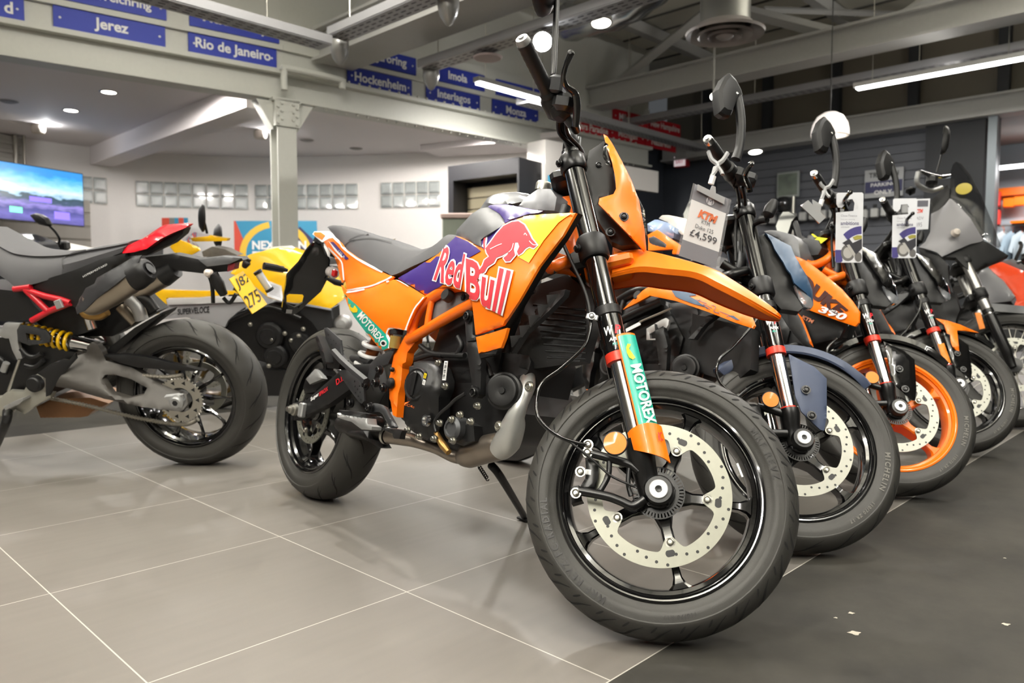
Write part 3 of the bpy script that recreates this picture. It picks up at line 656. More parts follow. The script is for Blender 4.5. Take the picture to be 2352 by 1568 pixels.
def spot(px, py, dep, r, aim, lab, watt=0, glow=GLOW, name='spotlight', body=True):
    t = thing(name, lab, 'light'); c = atY(px, py, dep); ax = Vector(aim).normalized() if aim else (CAM - c).normalized(); mb = MB()
    mb.lathe([(0, 0.001), (r * .86, .001)], c, ax, 20); mb.build('lamp_glass', glow, t)
    mb = MB(); mb.lathe([(r * .86, .002), (r, 0), (r * 1.02, -.03), (r * .7, -.11), (0, -.12)] if body else [(r * .86, .002), (r, .004), (r * 1.15, 0), (r, -.012), (0, -.012)], c, ax, 20); mb.build('housing', SHADE, t)
    if body: mb = MB(); mb.rod(c - ax * .06, (c.x - ax.x * .06, c.y - ax.y * .06, 4.53), .012, 8); mb.build('stem', SHADE, t)
    if watt:
        ld = bpy.data.lights.new('spot_lamp', 'SPOT'); ld.energy = watt; ld.spot_size = 1.7; ld.spot_blend = .6; ld.shadow_soft_size = r; ld.color = (1, .95, .87)
        lo = bpy.data.objects.new('spot_lamp', ld); COL.objects.link(lo); lo.location = c + ax * .012; lo.rotation_euler = ax.to_track_quat('-Z', 'Y').to_euler()
GLOW2 = mat('lamp_glow_strong', 'ffffff', .4, emit=45)
spot(1246, 96, 6.6, .09, None, 'dazzling round spotlight right of the handlebar grip', 110, GLOW2); spot(1381, 53, 7.0, .1, (0, -.2, -1), 'round lit downlight under the trunking', 40)
spot(1639, 222, 9, .045, None, 'small bright spotlight beside the tall mirror', 120); spot(1735, 349, 10.5, .1, (0, -.2, -1), 'flat oval downlight under the far header beam', 20, body=False)
for px, py, lab in ((250, 212, 'large bright recessed downlight in the mezzanine ceiling'), (163, 254, 'small bright recessed downlight in the mezzanine ceiling')):
    c = atZ(px, py, 2.935); spot(px, py, c.y, .085, (0, 0, -1), lab, 260, body=False, name='downlight')
for px, py, lab in ((88, 298, 'pale uplighter box on the ceiling above the television'), (598, 311, 'pale uplighter box on the ceiling left of the column')):
    t = thing('uplighter', lab, 'light'); c = atZ(px, py, 2.87); mb = MB(); mb.lathe([(0, -.05), (.07, -.045), (.085, -.02), (.085, .05), (.06, .07)], c, (0, 0, 1), 18); mb.build('shade', mat('uplighter_cream', 'c9c0b4', .6), t)
    ld = bpy.data.lights.new('uplighter_lamp', 'POINT'); ld.energy = 6; ld.shadow_soft_size = .01; lo = bpy.data.objects.new('uplighter_lamp', ld); COL.objects.link(lo); lo.location = c + Vector((.12, -.02, .03))
for k, (x, y, w_) in enumerate(((2.0, 2.6, 60), (-.55, 2.9, 90), (.3, .2, 15), (-2.2, 1.8, 60), (2.6, 4.6, 60))):      # track spots above the bikes, out of the picture
    t = thing('spotlight', 'track spotlight above the row of bikes, outside the picture', 'light', None, 'track spotlights above the picture'); c = Vector((x, y, 3.35)); ax = (Vector((x * .75, y * .85, 0)) - c).normalized(); mb = MB(); mb.lathe([(0, 0), (.05, .0), (.06, -.01), (.06, -.12), (0, -.14)], c, ax, 18); mb.build('housing', SHADE, t); mb = MB(); mb.rod(c - ax * .1, (c.x - ax.x * .1, c.y - ax.y * .1, 4.53), .01, 6); mb.build('stem', SHADE, t); mb = MB(); mb.lathe([(0, .002), (.045, .002)], c, ax, 16); mb.build('lamp_glass', GLOW, t)
    ld = bpy.data.lights.new('spot_lamp', 'SPOT'); ld.energy = w_ * 2; ld.spot_size = 2.2; ld.spot_blend = .7; ld.shadow_soft_size = .05; ld.color = (1, .97, .92); lo = bpy.data.objects.new('spot_lamp', ld); COL.objects.link(lo); lo.location = c + ax * .012; lo.rotation_euler = ax.to_track_quat('-Z', 'Y').to_euler()
# added fill downlights for the mezzanine room, unseen behind the beam (real ones above)
for k, (x, y) in enumerate([tuple((COLP + DL * q - NL * .5).xy) for q in (-3.9, -2.9, -1.9, -.9)] + [tuple((COLP + DR * q - NR * .5).xy) for q in (.3, 1.3, 2.3, 3.3)]):
    t = thing('downlight', 'added fill downlight hidden behind the mezzanine beam', 'light', None, 'added fill downlights behind the beam'); c = Vector((x, y, 2.932)); mb = MB(); mb.lathe([(0, 0), (.06, 0), (.075, .003)], c, (0, 0, -1), 16); mb.build('lamp_glass', GLOW, t)
    ld = bpy.data.lights.new('mezzanine_fill_lamp', 'SPOT'); ld.energy = 105; ld.spot_size = 3.1; ld.spot_blend = .15; ld.shadow_soft_size = .08; ld.color = (1, .95, .9); lo = bpy.data.objects.new('mezzanine_fill_lamp', ld); COL.objects.link(lo); lo.location = (x, y, 2.92)
for px, py in ((20, 233), (818, 341), (705, 322)):
    mb = MB(); mb.lathe([(0, -.01), (.07, -.012), (.1, 0)], atZ(px, py, 2.935), (0, 0, 1), 20); tag(mb.build('ceiling_vent', mat('vent_grey', '7d7875', .6)), {20: 'round grey ceiling vent near the left edge', 818: 'round grey ceiling vent right of the column, farther one', 705: 'small round ceiling vent beside the column'}[px], 'vent')
# round air diffuser on its duct
ad = thing('air_diffuser', 'round grey ceiling air diffuser hanging on a wide duct', 'air diffuser'); c = atY(1665, 75, 6.0); mb = MB()
for r, z in ((.3, 0), (.21, -.012), (.13, -.02)): mb.lathe([(r, .0 + z), (r * .98, -.02 + z), (r * .8, .02 + z), (r * .7, .06 + z)], c, (0, 0, 1), 40)
mb.lathe([(.07, -.03), (.05, -.045), (0, -.05)], c, (0, 0, 1), 20); mb.build('cone', mat('diffuser_grey', '9a9492', .4, .3), ad)
mb = MB(); mb.lathe([(.2, .05), (.19, .08), (.19, 1.75)], c, (0, 0, 1), 36); mb.build('duct', mat('duct_steel', '8d8d8a', .3, .7), ad)
mb = MB(); mb.tube(smooth([H(6.2, 3.2, 4.1), H(6.6, 3.7, 4.0), H(6.9, 4.3, 4.1), H(7.2, 5.2, 4.0), H(7.4, 6.2, 4.1)], 6), [.22 + .02 * ((k % 2)) for k in range(25)], 16); tag(mb.build('foil_duct', mat('foil', 'b8b8b6', .2, .9)), 'shiny foil air duct under the roof', 'duct')
# dome pendant
dp = thing('pendant_lamp', 'glass dome pendant lamp above the second row of mirrors', 'light'); c = atY(1906, 312, 8.6); mb = MB()
mb.lathe([(.2, 0), (.2, .06), (.185, .13), (.14, .21), (.07, .255), (0, .265)], c, (0, 0, 1), 32); mb.lathe([(.195, 0), (.195, .06), (.18, .13), (.135, .205), (.07, .25), (0, .26)], c, (0, 0, 1), 32); mb.build('dome', mat('dome_acrylic', 'f0e6de', .25, emit=.75, coat=.5), dp)
mb = MB(); mb.lathe([(.2, 0), (.195, -.006), (.02, -.006), (0, -.004)], c, (0, 0, 1), 28); mb.build('lens', mat('dome_base', '8d8478', .3, .3), dp)
mb = MB(); mb.rod(c + Vector((0, 0, .26)), c + Vector((0, 0, 1.75)), .006, 6); mb.build('cord', BLACK, dp)
for s in (-.11, .11):
    mb = MB(); mb.lathe([(0, -.009), (.04, -.008)], c + Vector((s, -.05, 0)), (0, 0, 1), 12); mb.build('bulb', GLOW, dp)
ld = bpy.data.lights.new('pendant_bulb', 'POINT'); ld.energy = 25; ld.shadow_soft_size = .05; lo = bpy.data.objects.new('pendant_bulb', ld); COL.objects.link(lo); lo.location = c - Vector((0, 0, .06))
# lamps of the room beyond the doorway
for b in (2.2, .2):
    t = thing('strip_light', 'glowing strip light beyond the doorway' if b > 1 else 'second strip light beyond the doorway, out of view', 'light'); cc = H(14.2, b, 2.75); mb = MB(); mb.box(cc, (.1, 1.5, .05), RH); mb.build('diffuser', LEDM, t)
    ld = bpy.data.lights.new('strip_lamp', 'AREA'); ld.shape = 'RECTANGLE'; ld.size = .1; ld.size_y = 1.5; ld.energy = 50; lo = bpy.data.objects.new('strip_lamp', ld); COL.objects.link(lo); lo.location = cc - Vector((0, 0, .03)); lo.rotation_euler = (0, 0, HANG)
# goods on the slat wall and beyond
def on_slats(px, py, off=.06): return onPlane(px, py, H(11.6 - off, 0), AX)
fr_ = thing('framed_picture', 'clear framed picture on the dark slat wall', 'picture'); c = on_slats(1810, 424); Rw = Matrix((-BX, AX, Vector((0, 0, 1)))).transposed()
mb = MB(); mb.box(c, (.36, .03, .4), Rw, .01); mb.build('frame', mat('acrylic_grey', '9fa6a2', .1, coat=1), fr_); mb = MB(); mb.box(c - AX * .018, (.3, .01, .33), Rw); mb.build('print', mat('print_green', '6f7a6e', .15, coat=1, noise=.6, nscale=6), fr_)
ps = thing('parking_sign', 'grey and navy sign lettered PARKING ONLY on the slat wall', 'sign'); c = on_slats(2030, 420); mb = MB(); mb.box(c, (.52, .02, .4), Rw); mb.build('plate', mat('sign_grey', 'a9abad', .5), ps)
mb = MB(); mb.box(c - AX * .012 - Vector((0, 0, .05)), (.5, .008, .16), Rw); mb.build('band', mat('sign_navy', '35375a', .5), ps)
mb = MB(); flat_text(mb, 'TRIUMPH', c - AX * .02 + Vector((0, 0, .12)), -BX, (0, 0, 1), .4, .07, bold=.01); mb.build('lettering', BLACK_T, ps)
mb = MB(); flat_text(mb, 'PARKING', c - AX * .02 - Vector((0, 0, .02)), -BX, (0, 0, 1), .34, .05, bold=.01); flat_text(mb, 'ONLY', c - AX * .02 - Vector((0, 0, .13)), -BX, (0, 0, 1), .24, .06, bold=.02); mb.build('lettering', WHITE_T, ps)
def accessory(px, py, kind):
    c = on_slats(px, py, .14); mb = MB(); t = thing('boxed_accessory', 'pale packaged accessory on the dark slat wall', 'accessory', None, 'packaged accessories on the slat wall')
    mb.box(c, (.1, .1, .13), Rw, .012); mb.build('pack', mat('pack_pale', 'b9bab8', .5, noise=.3, nscale=12), t); mb = MB(); mb.box(c + Vector((0, 0, .09)), (.05, .02, .06), Rw); mb.build('hang_tab', DARK, t)
for k in range(9): accessory(1752 + k * 23, 506 - k * 2.2, k)
for k in range(6): accessory(1760 + k * 26, 560 - k * 2.5, k)
for k in range(5): accessory(1985 + k * 24, 492 - k * 3, k)
hm = thing('helmet', 'dark helmet on the slat wall beside the framed picture', 'helmet'); c = on_slats(1800, 470, .25); mb = MB(); mb.lathe([(0, .13), (.07, .115), (.115, .06), (.125, 0), (.11, -.06), (.085, -.1)], c, (0, 0, 1), 20); mb.build('shell', mat('helmet_dark', '2b2c2e', .3, coat=.6), hm)
mb = MB(); mb.lathe([(.128, .03), (.13, 0), (.122, -.04)], c, (0, 0, 1), 12, 2.4, 4.6); mb.build('visor', BLACK_G, hm)
pd = thing('display_post', 'thin pale display stand in front of the slat wall', 'stand'); c = on_slats(1822, 470, .5); mb = MB(); mb.rod(c - Vector((0, 0, 1.9)), c + Vector((0, 0, .12)), .03); mb.build('post', STEEL, pd); mb = MB(); mb.lathe([(.2, 0), (.2, .02), (0, .03)], Vector((c.x, c.y, 0)), (0, 0, 1), 20); mb.build('base', STEEL, pd)
def beyond(px, py, off=.2): return onPlane(px, py, H(15.4 - off, 0), AX)
rl = thing('clothes_rail', 'clothes rail with pale shirts beyond the doorway', 'clothes rail'); y0 = beyond(2270, 520); y1 = beyond(2420, 515); mb = MB(); mb.rod(y0, Vector((y1.x, y1.y, y0.z)), .015); mb.build('rail', STEEL, rl)
mb = MB()
for q in (y0, y1): mb.rod((q.x, q.y, 0), (q.x, q.y, y0.z), .02)
mb.build('upright', STEEL, rl)
for k in range(6):
    c = beyond(2285 + k * 21, 530, .2); t = thing('shirt', 'pale blue grey shirt hanging on the rail beyond the doorway', 'shirt', None, 'shirts on the far rail')
    sh = [(-.05, 0), (-.24, -.09), (-.33, -.34), (-.23, -.38), (-.2, -.25), (-.21, -.75), (.21, -.75), (.2, -.25), (.23, -.38), (.33, -.34), (.24, -.09), (.05, 0)]
    mb = MB(); Rs = Matrix.Rotation(.9, 3, 'Z'); mb.prism([c + Rs @ (-BX * u * .75) + Vector((0, 0, v)) for u, v in sh], AX * .07); mb.build('cloth', mat('shirt_%d' % (k % 3), ('b9c3c8', 'cfd4d6', '9fb0bb')[k % 3], .8), t)
    mb = MB(); mb.tube([c + Vector((0, 0, -.03)), c + Vector((0, 0, .05)), c + BX * .02 + Vector((0, 0, .075)), c + BX * .03 + Vector((0, 0, .05))], .005, 6); mb.build('hanger', ORANGE_D, t)
REDB = mat('box_red', 'd8392c', .5)
for k, (px, py, m) in enumerate(((2285, 458, REDB), (2284, 500, REDB), (2318, 466, ORANGE), (2342, 462, ORANGE))):
    c = beyond(px, py, .25); mb = MB(); mb.box((c.x, c.y, c.z), (.17, .14, .26 if k < 2 else .16), Rw, .015); tag(mb.build('gift_box', m), ('red upright box at the doorway edge', 'red lower box at the doorway edge', 'small orange box on the far shelf', 'orange box at the right picture edge')[k], 'box')
# ================================================================== MOTORCYCLE PARTS
fr1 = None
def groove(mb, c, R0, hw, th0, b0, th1, b1, w_, mi, n=7, wav=.0, prof=None):
    "a tread cut on a tyre: a dark strip just proud of the rubber, th = angle round the wheel, b = angle across"
    L_ = []; 
    for i in range(n + 1):
        t = i / n; th = th0 + (th1 - th0) * t + wav * math.sin(t * PI * 2); b = b0 + (b1 - b0) * t; ww = w_ * (.35 + .65 * math.sin(PI * (t * .86 + .07)))
        for s in (-1, 1):
            thx = th + s * ww / R0; L_.append(prof(thx, b, .0007))
    fs = [(2 * i, 2 * i + 1, 2 * i + 3, 2 * i + 2) for i in range(n)]; mb.add(L_, fs, mi)
def tyre_mesh(c, R0, hw, rb, flank=.6):
    "tyre round axis y through c: outer radius R0, half width hw, bead radius rb"
    c = Vector(c); sh = R0 - hw * flank
    def pr(th, b, off=0):
        r = R0 - (R0 - sh) * (1 - math.cos(b * .98)) / (1 - math.cos(1.3 * .98)) + off * math.cos(b); y = hw * math.sin(b) / math.sin(1.3) + off * math.sin(b)
        return c + Vector((r * math.cos(th), y, r * math.sin(th)))
    prof = []
    for b in np.linspace(-1.3, 1.3, 19): p = pr(0, b) - c; prof.append((p.x, p.y))
    e = prof[-1]; side = [(e[0] - .0012, hw * 1.0), (e[0] - .003, hw * .965), (e[0] - .012, hw * .975), (e[0] - .02, hw * .97), (rb + (e[0] - rb) * .45, hw * .93), (rb + .012, hw * .84), (rb + .006, hw * .83), (rb + .004, hw * .79), (rb - .004, hw * .76)]
    prof = [(r, -y) for r, y in reversed(side)] + prof + side
    mb = MB(); mb.lathe(prof, c, (0, 1, 0), 96, ref=(1, 0, 0)); mb.lathe([(rb + .032, hw * .925), (rb + .033, hw * .945), (rb + .035, hw * .93)], c, (0, 1, 0), 96)
    mb.lathe([(rb + .032, -hw * .925), (rb + .033, -hw * .945), (rb + .035, -hw * .93)], c, (0, 1, 0), 96)
    return mb, pr
def make_tyre(name, c, R0, hw, rb, parent, S=None, style=0, text=None, flank=.6):
    mb, pr = tyre_mesh(c, R0, hw, rb, flank)
    # pr lathe angle runs the other way round axis y: use it consistently for grooves only
    if style == 0:
        for k in range(30):
            t = 2 * PI * k / 30
            for s in (-1, 1):
                o = t + (PI / 30 if s > 0 else 0)
                groove(mb, c, R0, hw, o, s * .12, o + .21, s * 1.08, .0036, 1, 10, .016, pr)
                groove(mb, c, R0, hw, o + .06, s * .86, o + .1, s * 1.16, .0032, 1, 5, 0, pr)
    else:
        for k in range(18):
            t = 2 * PI * k / 18
            for s in (-1, 1):
                o = t + (PI / 18 if s > 0 else 0)
                groove(mb, c, R0, hw, o, s * .12, o + .30, s * .85, .0042, 1, 9, .02, pr); groove(mb, c, R0, hw, o + .16, s * .62, o + .33, s * 1.1, .0034, 1, 6, .01, pr)
    ob = mb.build(name, [RUBBER, GROOVE], parent, 50, xf=S)
    if text:
        for txt, a0, size in text:
            V, Fc, asp = text2d(txt, bold=.02, space=1.35); r = rb + .03; ln = size * asp; t = MB(); pts = []
            for x, y in V: th = a0 - (x - .5) * ln / r; rr = r + (y - .5) * size; pts.append(Vector(c) + Vector((rr * math.cos(th), -hw * 1.0, rr * math.sin(th))))
            t.add(pts, Fc); t.build('lettering', mat('tyre_print', '6a6862', .6) if text[0][0] == 'MICHELIN' else mat('tyre_emboss', '1b1a19', .4), ob, xf=S)
    return ob
def make_wheel(fr, parent, front, rimm, a0=0.0, tex=None, style=0, sides=(-1,), R0=None, hw=None, spokes=5, disc=True, side=-1):
    S = fr.S if front else None; R0 = R0 or (fr.rf if front else fr.rr); hw = hw or (.055 if front else .075)
    c = Vector((fr.wb if front else 0, 0, R0)); Y = Vector((0, 1, 0)); rb = .214; k = hw / .055
    mb = MB(); half = [(rb + .004, .046 * k), (rb - .001, .048 * k), (rb - .004, .0475 * k), (rb - .0055, .0445 * k), (rb - .0075, .0455 * k), (rb - .0095, .0425 * k), (rb - .0115, .043 * k), (rb - .0125, .04 * k), (rb - .013, .035 * k), (rb - .021, .031 * k), (rb - .024, .02 * k), (rb - .026, 0)]
    mb.lathe([(rb + .002, .03 * k)] + half + [(r, -y) for r, y in reversed(half[:-1])] + [(rb + .002, -.03 * k)], c, Y, 96)
    mb.lathe([(.0, .062 * 1), (.028, .062), (.034, .055), (.036, 0), (.034, -.055), (.028, -.062), (0, -.062)], c, Y, 32)
    for i in range(spokes):
        a = a0 + 2 * PI * i / spokes; u = Vector((math.cos(a), 0, math.sin(a))); t = Vector((-math.sin(a), 0, math.cos(a))); secs = []
        for r, wd, y0, y1 in ((.026, .03, -.05, .04), (.045, .02, -.047, .03), (.07, .012, -.046, .02), (.1, .0125, -.05, .014), (.112, .009, -.036, .012), (.14, .0075, -.024, .012), (.168, .009, -.024, .014), (.182, .015, -.028, .018), (.191, .026, -.031 * k, .024 * k)):
            if spokes > 5: wd *= .62
            y0 *= -side * 1 if side < 0 else -1; y1 *= 1
            e = wd * .35; ya, yb = (y0, y1) if side < 0 else (-y1, -y0)
            ya, yb = min(y0, y1), max(y0, y1)
            secs.append([c + u * r + t * q + Y * y for q, y in ((-wd + e, ya), (wd - e, ya), (wd, ya + e), (wd, yb - e), (wd - e, yb), (-wd + e, yb), (-wd, yb - e), (-wd, ya + e))])
        mb.loft(secs)
    wh = mb.build('front_wheel' if front else 'rear_wheel', rimm, parent, 30, xf=S)
    make_tyre('tyre', c, R0, hw, rb, wh, S, style, tex, .6 if front else .55)
    if disc:
        for sd in sides: brake_disc(c, .150 if front else .115, sd * (.056 if front else .062), a0 if spokes == 5 else a0, wh, S, front)
    return wh, c
def brake_disc(c, R, y, a0, parent, S, front, n=5):
    c = Vector(c); s = -1 if y < 0 else 1; rin = R * .79; N = 180; inner = []
    for k in range(N):
        a = a0 + 2 * PI * k / N; d = (a - a0) % (2 * PI / n); d = min(d, 2 * PI / n - d); tb = math.exp(-(d / .17) ** 4); inner.append((rin - (rin - R * .61) * tb * (1 if front else .8), a))
    mb = MB(); P = lambda r, a, h: c + Vector((r * math.cos(a), y + h * s, r * math.sin(a)))
    for h in (0, .0045): mb.add([P(R, q, h) for r, q in inner] + [P(r, q, h) for r, q in inner], [(i, (i + 1) % N, (i + 1) % N + N, i + N) for i in range(N)])
    for rr in (0, 1): mb.add([P(R if rr == 0 else r, q, h) for h in (0, .0045) for r, q in inner], [(i, (i + 1) % N, (i + 1) % N + N, i + N) for i in range(N)])
    mb.mi = 1
    for k in range(40):                                     # drilled holes, four to a group
        a = a0 + 2 * PI * k / 40 + .05; r = R * (.84 + .04 * (k % 4)); mb.lathe([(0, .0049), (R * .022, .0049)], P(r, a, 0), (0, s, 0), 12)
    for i in range(n):
        a = a0 + 2 * PI * i / n - .0; p = P(R * .815, a - .04, .0049); u = Vector((math.cos(a), 0, math.sin(a))); t = Vector((-math.sin(a), 0, math.cos(a)))
        pts = [p + u * R * .045 * math.sin(q) + t * (R * .035 * math.cos(q) + (R * .03 if math.cos(q) > 0 else -R * .03)) for q in np.linspace(0, 2 * PI, 20)[:-1]]; mb.add(pts, [tuple(range(len(pts)))])
    o = mb.build('brake_disc', [DISC if fr1 is None else DISC_FAR, BLACK_T], parent, 30, xf=S)
    bolts('disc_bolt', [P(R * .665, a0 + 2 * PI * i / n, .0045) for i in range(n)], (0, s, 0), .0075, .005, STEEL, parent, S); return o
def hub_parts(fr, c, parent, S, s=-1, ring_y=.074):
    mb = MB(); Y = Vector((0, s, 0))
    for k in range(44): a = 2 * PI * k / 44; mb.box(c + Vector((.0475 * math.cos(a), s * ring_y, .0475 * math.sin(a))), (.012, .003, .0038), Matrix.Rotation(-a, 3, 'Y'))
    mb.lathe([(.054, ring_y - .0015), (.0545, ring_y + .0015), (.052, ring_y + .0015)], c, Y, 48); mb.lathe([(.043, ring_y - .0015), (.043, ring_y + .0015), (.034, ring_y + .0015), (.034, .05)], c, Y, 48)
    mb.build('tone_ring', BLACK_S, parent, xf=S)
    mb = MB(); mb.lathe([(.034, ring_y), (.034, ring_y + .012), (.026, ring_y + .016), (0, ring_y + .016)], c, Y, 32)
    for k in range(5): a = .5 + 2 * PI * k / 5; mb.bolt(c + Vector((.03 * math.cos(a), s * (ring_y + .013), .03 * math.sin(a))), Y, .004, .004)
    mb.build('bearing_cover', BLACK_S, parent, xf=S)
def lug_and_cap(fr, parent, y0=.085, y1=.116):
    "axle lug and silver axle cap at the foot of the right leg"
    c = Vector((fr.wb, 0, fr.rf)); mb = MB(); mb.lathe([(.0, -y0), (.026, -y0), (.0305, -y0 - .005), (.0305, -y1 + .006), (.027, -y1), (.0195, -y1)], c, (0, 1, 0), 36); m2 = MB(); m2.lathe([(0, y0), (.026, y0), (.03, y1), (0, y1)], c, (0, 1, 0), 24); m2.build('axle_lug', BLACK_S, parent, xf=fr.S)
    f = mb.build('axle_lug', BLACK_S, parent, xf=fr.S)
    mb = MB(); mb.lathe([(.0195, -y1 + .004), (.0195, -y1 - .003), (.0178, -y1 - .005), (.0075, -y1 - .005), (.0075, -y1 + .003), (0, -y1 + .003)], c, (0, 1, 0), 36); mb.build('axle_cap', mat('axle_silver', 'dcdcda', .35, .6), f, xf=fr.S)
    mb = MB(); mb.lathe([(0, -y1 - .0035), (.0072, -y1 - .0053)], c, (0, 1, 0), 6); mb.build('hex_socket', BLACK_T, f, xf=fr.S)
def make_fork(fr, parent, tops=(.43, .61, .80, .85), chrome0=.115, collar=.288, red=True, label='WP', upper=BLACK_G, lower_ring=True):
    "upside-down fork, right and left leg, with triple clamps"
    legs = []
    for s in (-1, 1):
        yy = .097 * s; L = lambda t: fr.leg(t, yy); mb = MB()
        I2 = Vector((0, -.016 * s, 0)); mb.tube([L(-.012) + I2, L(.02) + I2, L(.05) + I2 * .7, L(.08), L(chrome0)], [.02, .024, .026, .029, .028], 24)
        lg = mb.build('fork_leg', BLACK_S, parent, xf=fr.S)
        mb = MB(); mb.rod(L(chrome0), L(collar + .03), .0213, 28); mb.build('inner_tube', CHROME, lg, xf=fr.S)
        mb = MB(); mb.tube([L(collar), L(collar + .001), L(collar + .022), L(collar + .023)], [.0255, .0285, .0285, .0265], 28); mb.build('dust_seal', REDM if red else BLACK_S, lg, xf=fr.S)
        mb = MB(); mb.tube([L(collar + .023), L(collar + .03), L(tops[0]), L(tops[0] + .001), L(tops[1]), L(tops[2]), L(tops[2] + .05)], [.0265, .0275, .0275, .0262, .0262, .0258, .0258], 32); ot = mb.build('outer_tube', upper, lg, xf=fr.S)
        mb = MB(); mb.tube([L(tops[0] - .03), L(tops[0] - .028), L(tops[0] - .008), L(tops[0] - .006)], [.028, .0305, .0305, .028], 28); mb.build('band', BLACK, lg, xf=fr.S)
        mb = MB(); mb.tube([L(tops[2] + .05), L(tops[2] + .062), L(tops[2] + .066)], [.022, .022, .012], 20); mb.build('fork_cap', BLACK_S, lg, xf=fr.S)
        legs.append((lg, ot))
    for nm, t0, t1, r in (('lower_clamp', tops[1] - .06, tops[1], .036), ('upper_clamp', tops[2], tops[2] + .045, .0335)):
        mb = MB()
        for s in (-1, 1):
            L = lambda t: fr.leg(t, .097 * s); mb.tube([L(t0), L(t0 + .006), L(t1 - .006), L(t1)], [r - .004, r, r, r - .004], 28)
            mb.bolt(L((t0 + t1) / 2) + Vector((.0, s * r * .6, 0)) + fr.n * (-r * 1.0), (-.6, s * .5, -.2), .007, .006)
        c0 = fr.leg((t0 + t1) / 2, 0) - fr.n * .028; R = Matrix((fr.n, Vector((0, 1, 0)), fr.u)).transposed(); mb.box(c0, (.07, .15, (t1 - t0) * .8), R, .01)
        mb.build(nm, BLACK_S if t1 > .7 else BLACK, parent, xf=fr.S)
    # decals on the right leg: white letters and a red letter wrapped round the tube
    if label:
        for txt, m, t, a, h, w_ in (('W', WHITE_T, .36, -.62, .021, .021), ('P', RED_T, .36, .12, .021, .018), ('APEX', WHITE_T, .338, -.25, .008, .03), ('PRO', TEAL, .326, -.35, .006, .012)):
            V, Fc, asp = text2d(txt, bold=.03, shear=.25); V, Fc = refine(V * [1, .4], Fc, .25); V = V / [1, .4]; pts = []
            for x, y in V:
                an = a + (x - .5) * w_ / .0275; rr = .0281; p = fr.leg(t + (y - .5) * h, -.097)
                pts.append(p + fr.n * rr * math.sin(an + .35) + Vector((0, -1, 0)) * rr * math.cos(an + .35))
            mb = MB(); mb.add(pts, Fc); mb.build('lettering', m, legs[0][0], xf=fr.S)
    return legs
def cyl_panel(fr, name, t0, t1, a0, a1, r, m, parent, thick=.003, n=10, cut=None, y=-.097, off=.018):
    "curved guard round the right fork leg between heights t0..t1 and angles a0..a1 (0 = outwards, + = forwards)"
    mb = MB(); K = 10
    for rr in (r, r + thick):
        V = []
        for i in range(K + 1):
            for j in range(n + 1):
                an = a0 + (a1 - a0) * j / n; lo, hi = (t0, t1) if cut is None else cut(j / n); t = lo + (hi - lo) * i / K; V.append(fr.leg(t, y) + fr.n * (off + rr * math.sin(an)) + Vector((0, -1, 0)) * rr * math.cos(an))
        mb.add(V, [(i * (n + 1) + j, i * (n + 1) + j + 1, (i + 1) * (n + 1) + j + 1, (i + 1) * (n + 1) + j) for i in range(K) for j in range(n)])
    q = (K + 1) * (n + 1); rim = [j for j in range(n + 1)] + [i * (n + 1) + n for i in range(1, K + 1)] + [K * (n + 1) + j for j in range(n - 1, -1, -1)] + [i * (n + 1) for i in range(K - 1, 0, -1)]
    mb.f += [[rim[i], rim[(i + 1) % len(rim)], rim[(i + 1) % len(rim)] + q, rim[i] + q] for i in range(len(rim))]; mb.m += [0] * len(rim)
    ob = mb.build(name, m, parent, 40, xf=fr.S); return ob, BVHTree.FromPolygons([Vector(v) for v in mb.v], mb.f)
def reflector(fr, p, r, parent, ax=(0, -1, 0), name='side_reflector'):
    mb = MB(); mb.lathe([(0, .0065), (r * .93, .006), (r * .95, .004)], p, ax, 32); o = mb.build(name, AMBER, parent, xf=fr.S)
    mb = MB(); mb.lathe([(r * .94, .0065), (r, .006), (r * 1.02, 0), (r * .9, -.006), (0, -.006)], p, ax, 32); mb.build('reflector_rim', BLACK, o, xf=fr.S); return o
def rod_part(fr, name, pts, r, m, parent, steer=False, n=12, sm=5, label=None):
    mb = MB(); P = smooth([tuple(p) for p in pts], sm) if len(pts) > 2 and sm else pts
    rr = r if not hasattr(r, '__len__') else list(np.interp(np.linspace(0, 1, len(P)), np.linspace(0, 1, len(r)), r))
    mb.tube(P, rr, n); return mb.build(name, m, parent, 40, label, xf=fr.S if steer else None)
def hoop(c, R, r, y, ax=Vector((0, 1, 0)), n=48):
    return None
def disc_part(fr, name, p, ax, prof, m, parent, steer=False, n=32, label=None):
    mb = MB(); mb.lathe(prof, p, ax, n); return mb.build(name, m, parent, 35, label, xf=fr.S if steer else None)
# ================================================================== MOTORCYCLE 1: the orange bike in front
fr = Frame(-.6974, 2.656, -.8468, .1884, .6669)
b1 = thing('motorcycle', 'orange, purple and yellow motorcycle with large bull emblem, nearest the camera', 'motorcycle', fr.M, 'motorcycles in the angled row')
P, Q, pl = fr.P, fr.Q, fr.pl
wh, wc = make_wheel(fr, b1, True, BLACK_G, math.radians(80), [('MRF REVZ', .62, .015), ('MRF REVZ-FC RADIAL', 3.95, .015), ('110/70 R17', 5.1, .008)])
hub_parts(fr, wc, wh, fr.S); lug_and_cap(fr, b1)
rw, rc = make_wheel(fr, b1, False, BLACK_G, .6, None, 1)
legs = make_fork(fr, b1)
mb = MB(); mb.box(Vector((fr.wb, -.048, fr.rf)) + Vector((.178 * math.cos(.55), 0, .178 * math.sin(.55))), (.004, .003, .03), Matrix.Rotation(-.55, 3, 'Y')); mb.build('rim_sticker', WHITE_T, wh, xf=fr.S)
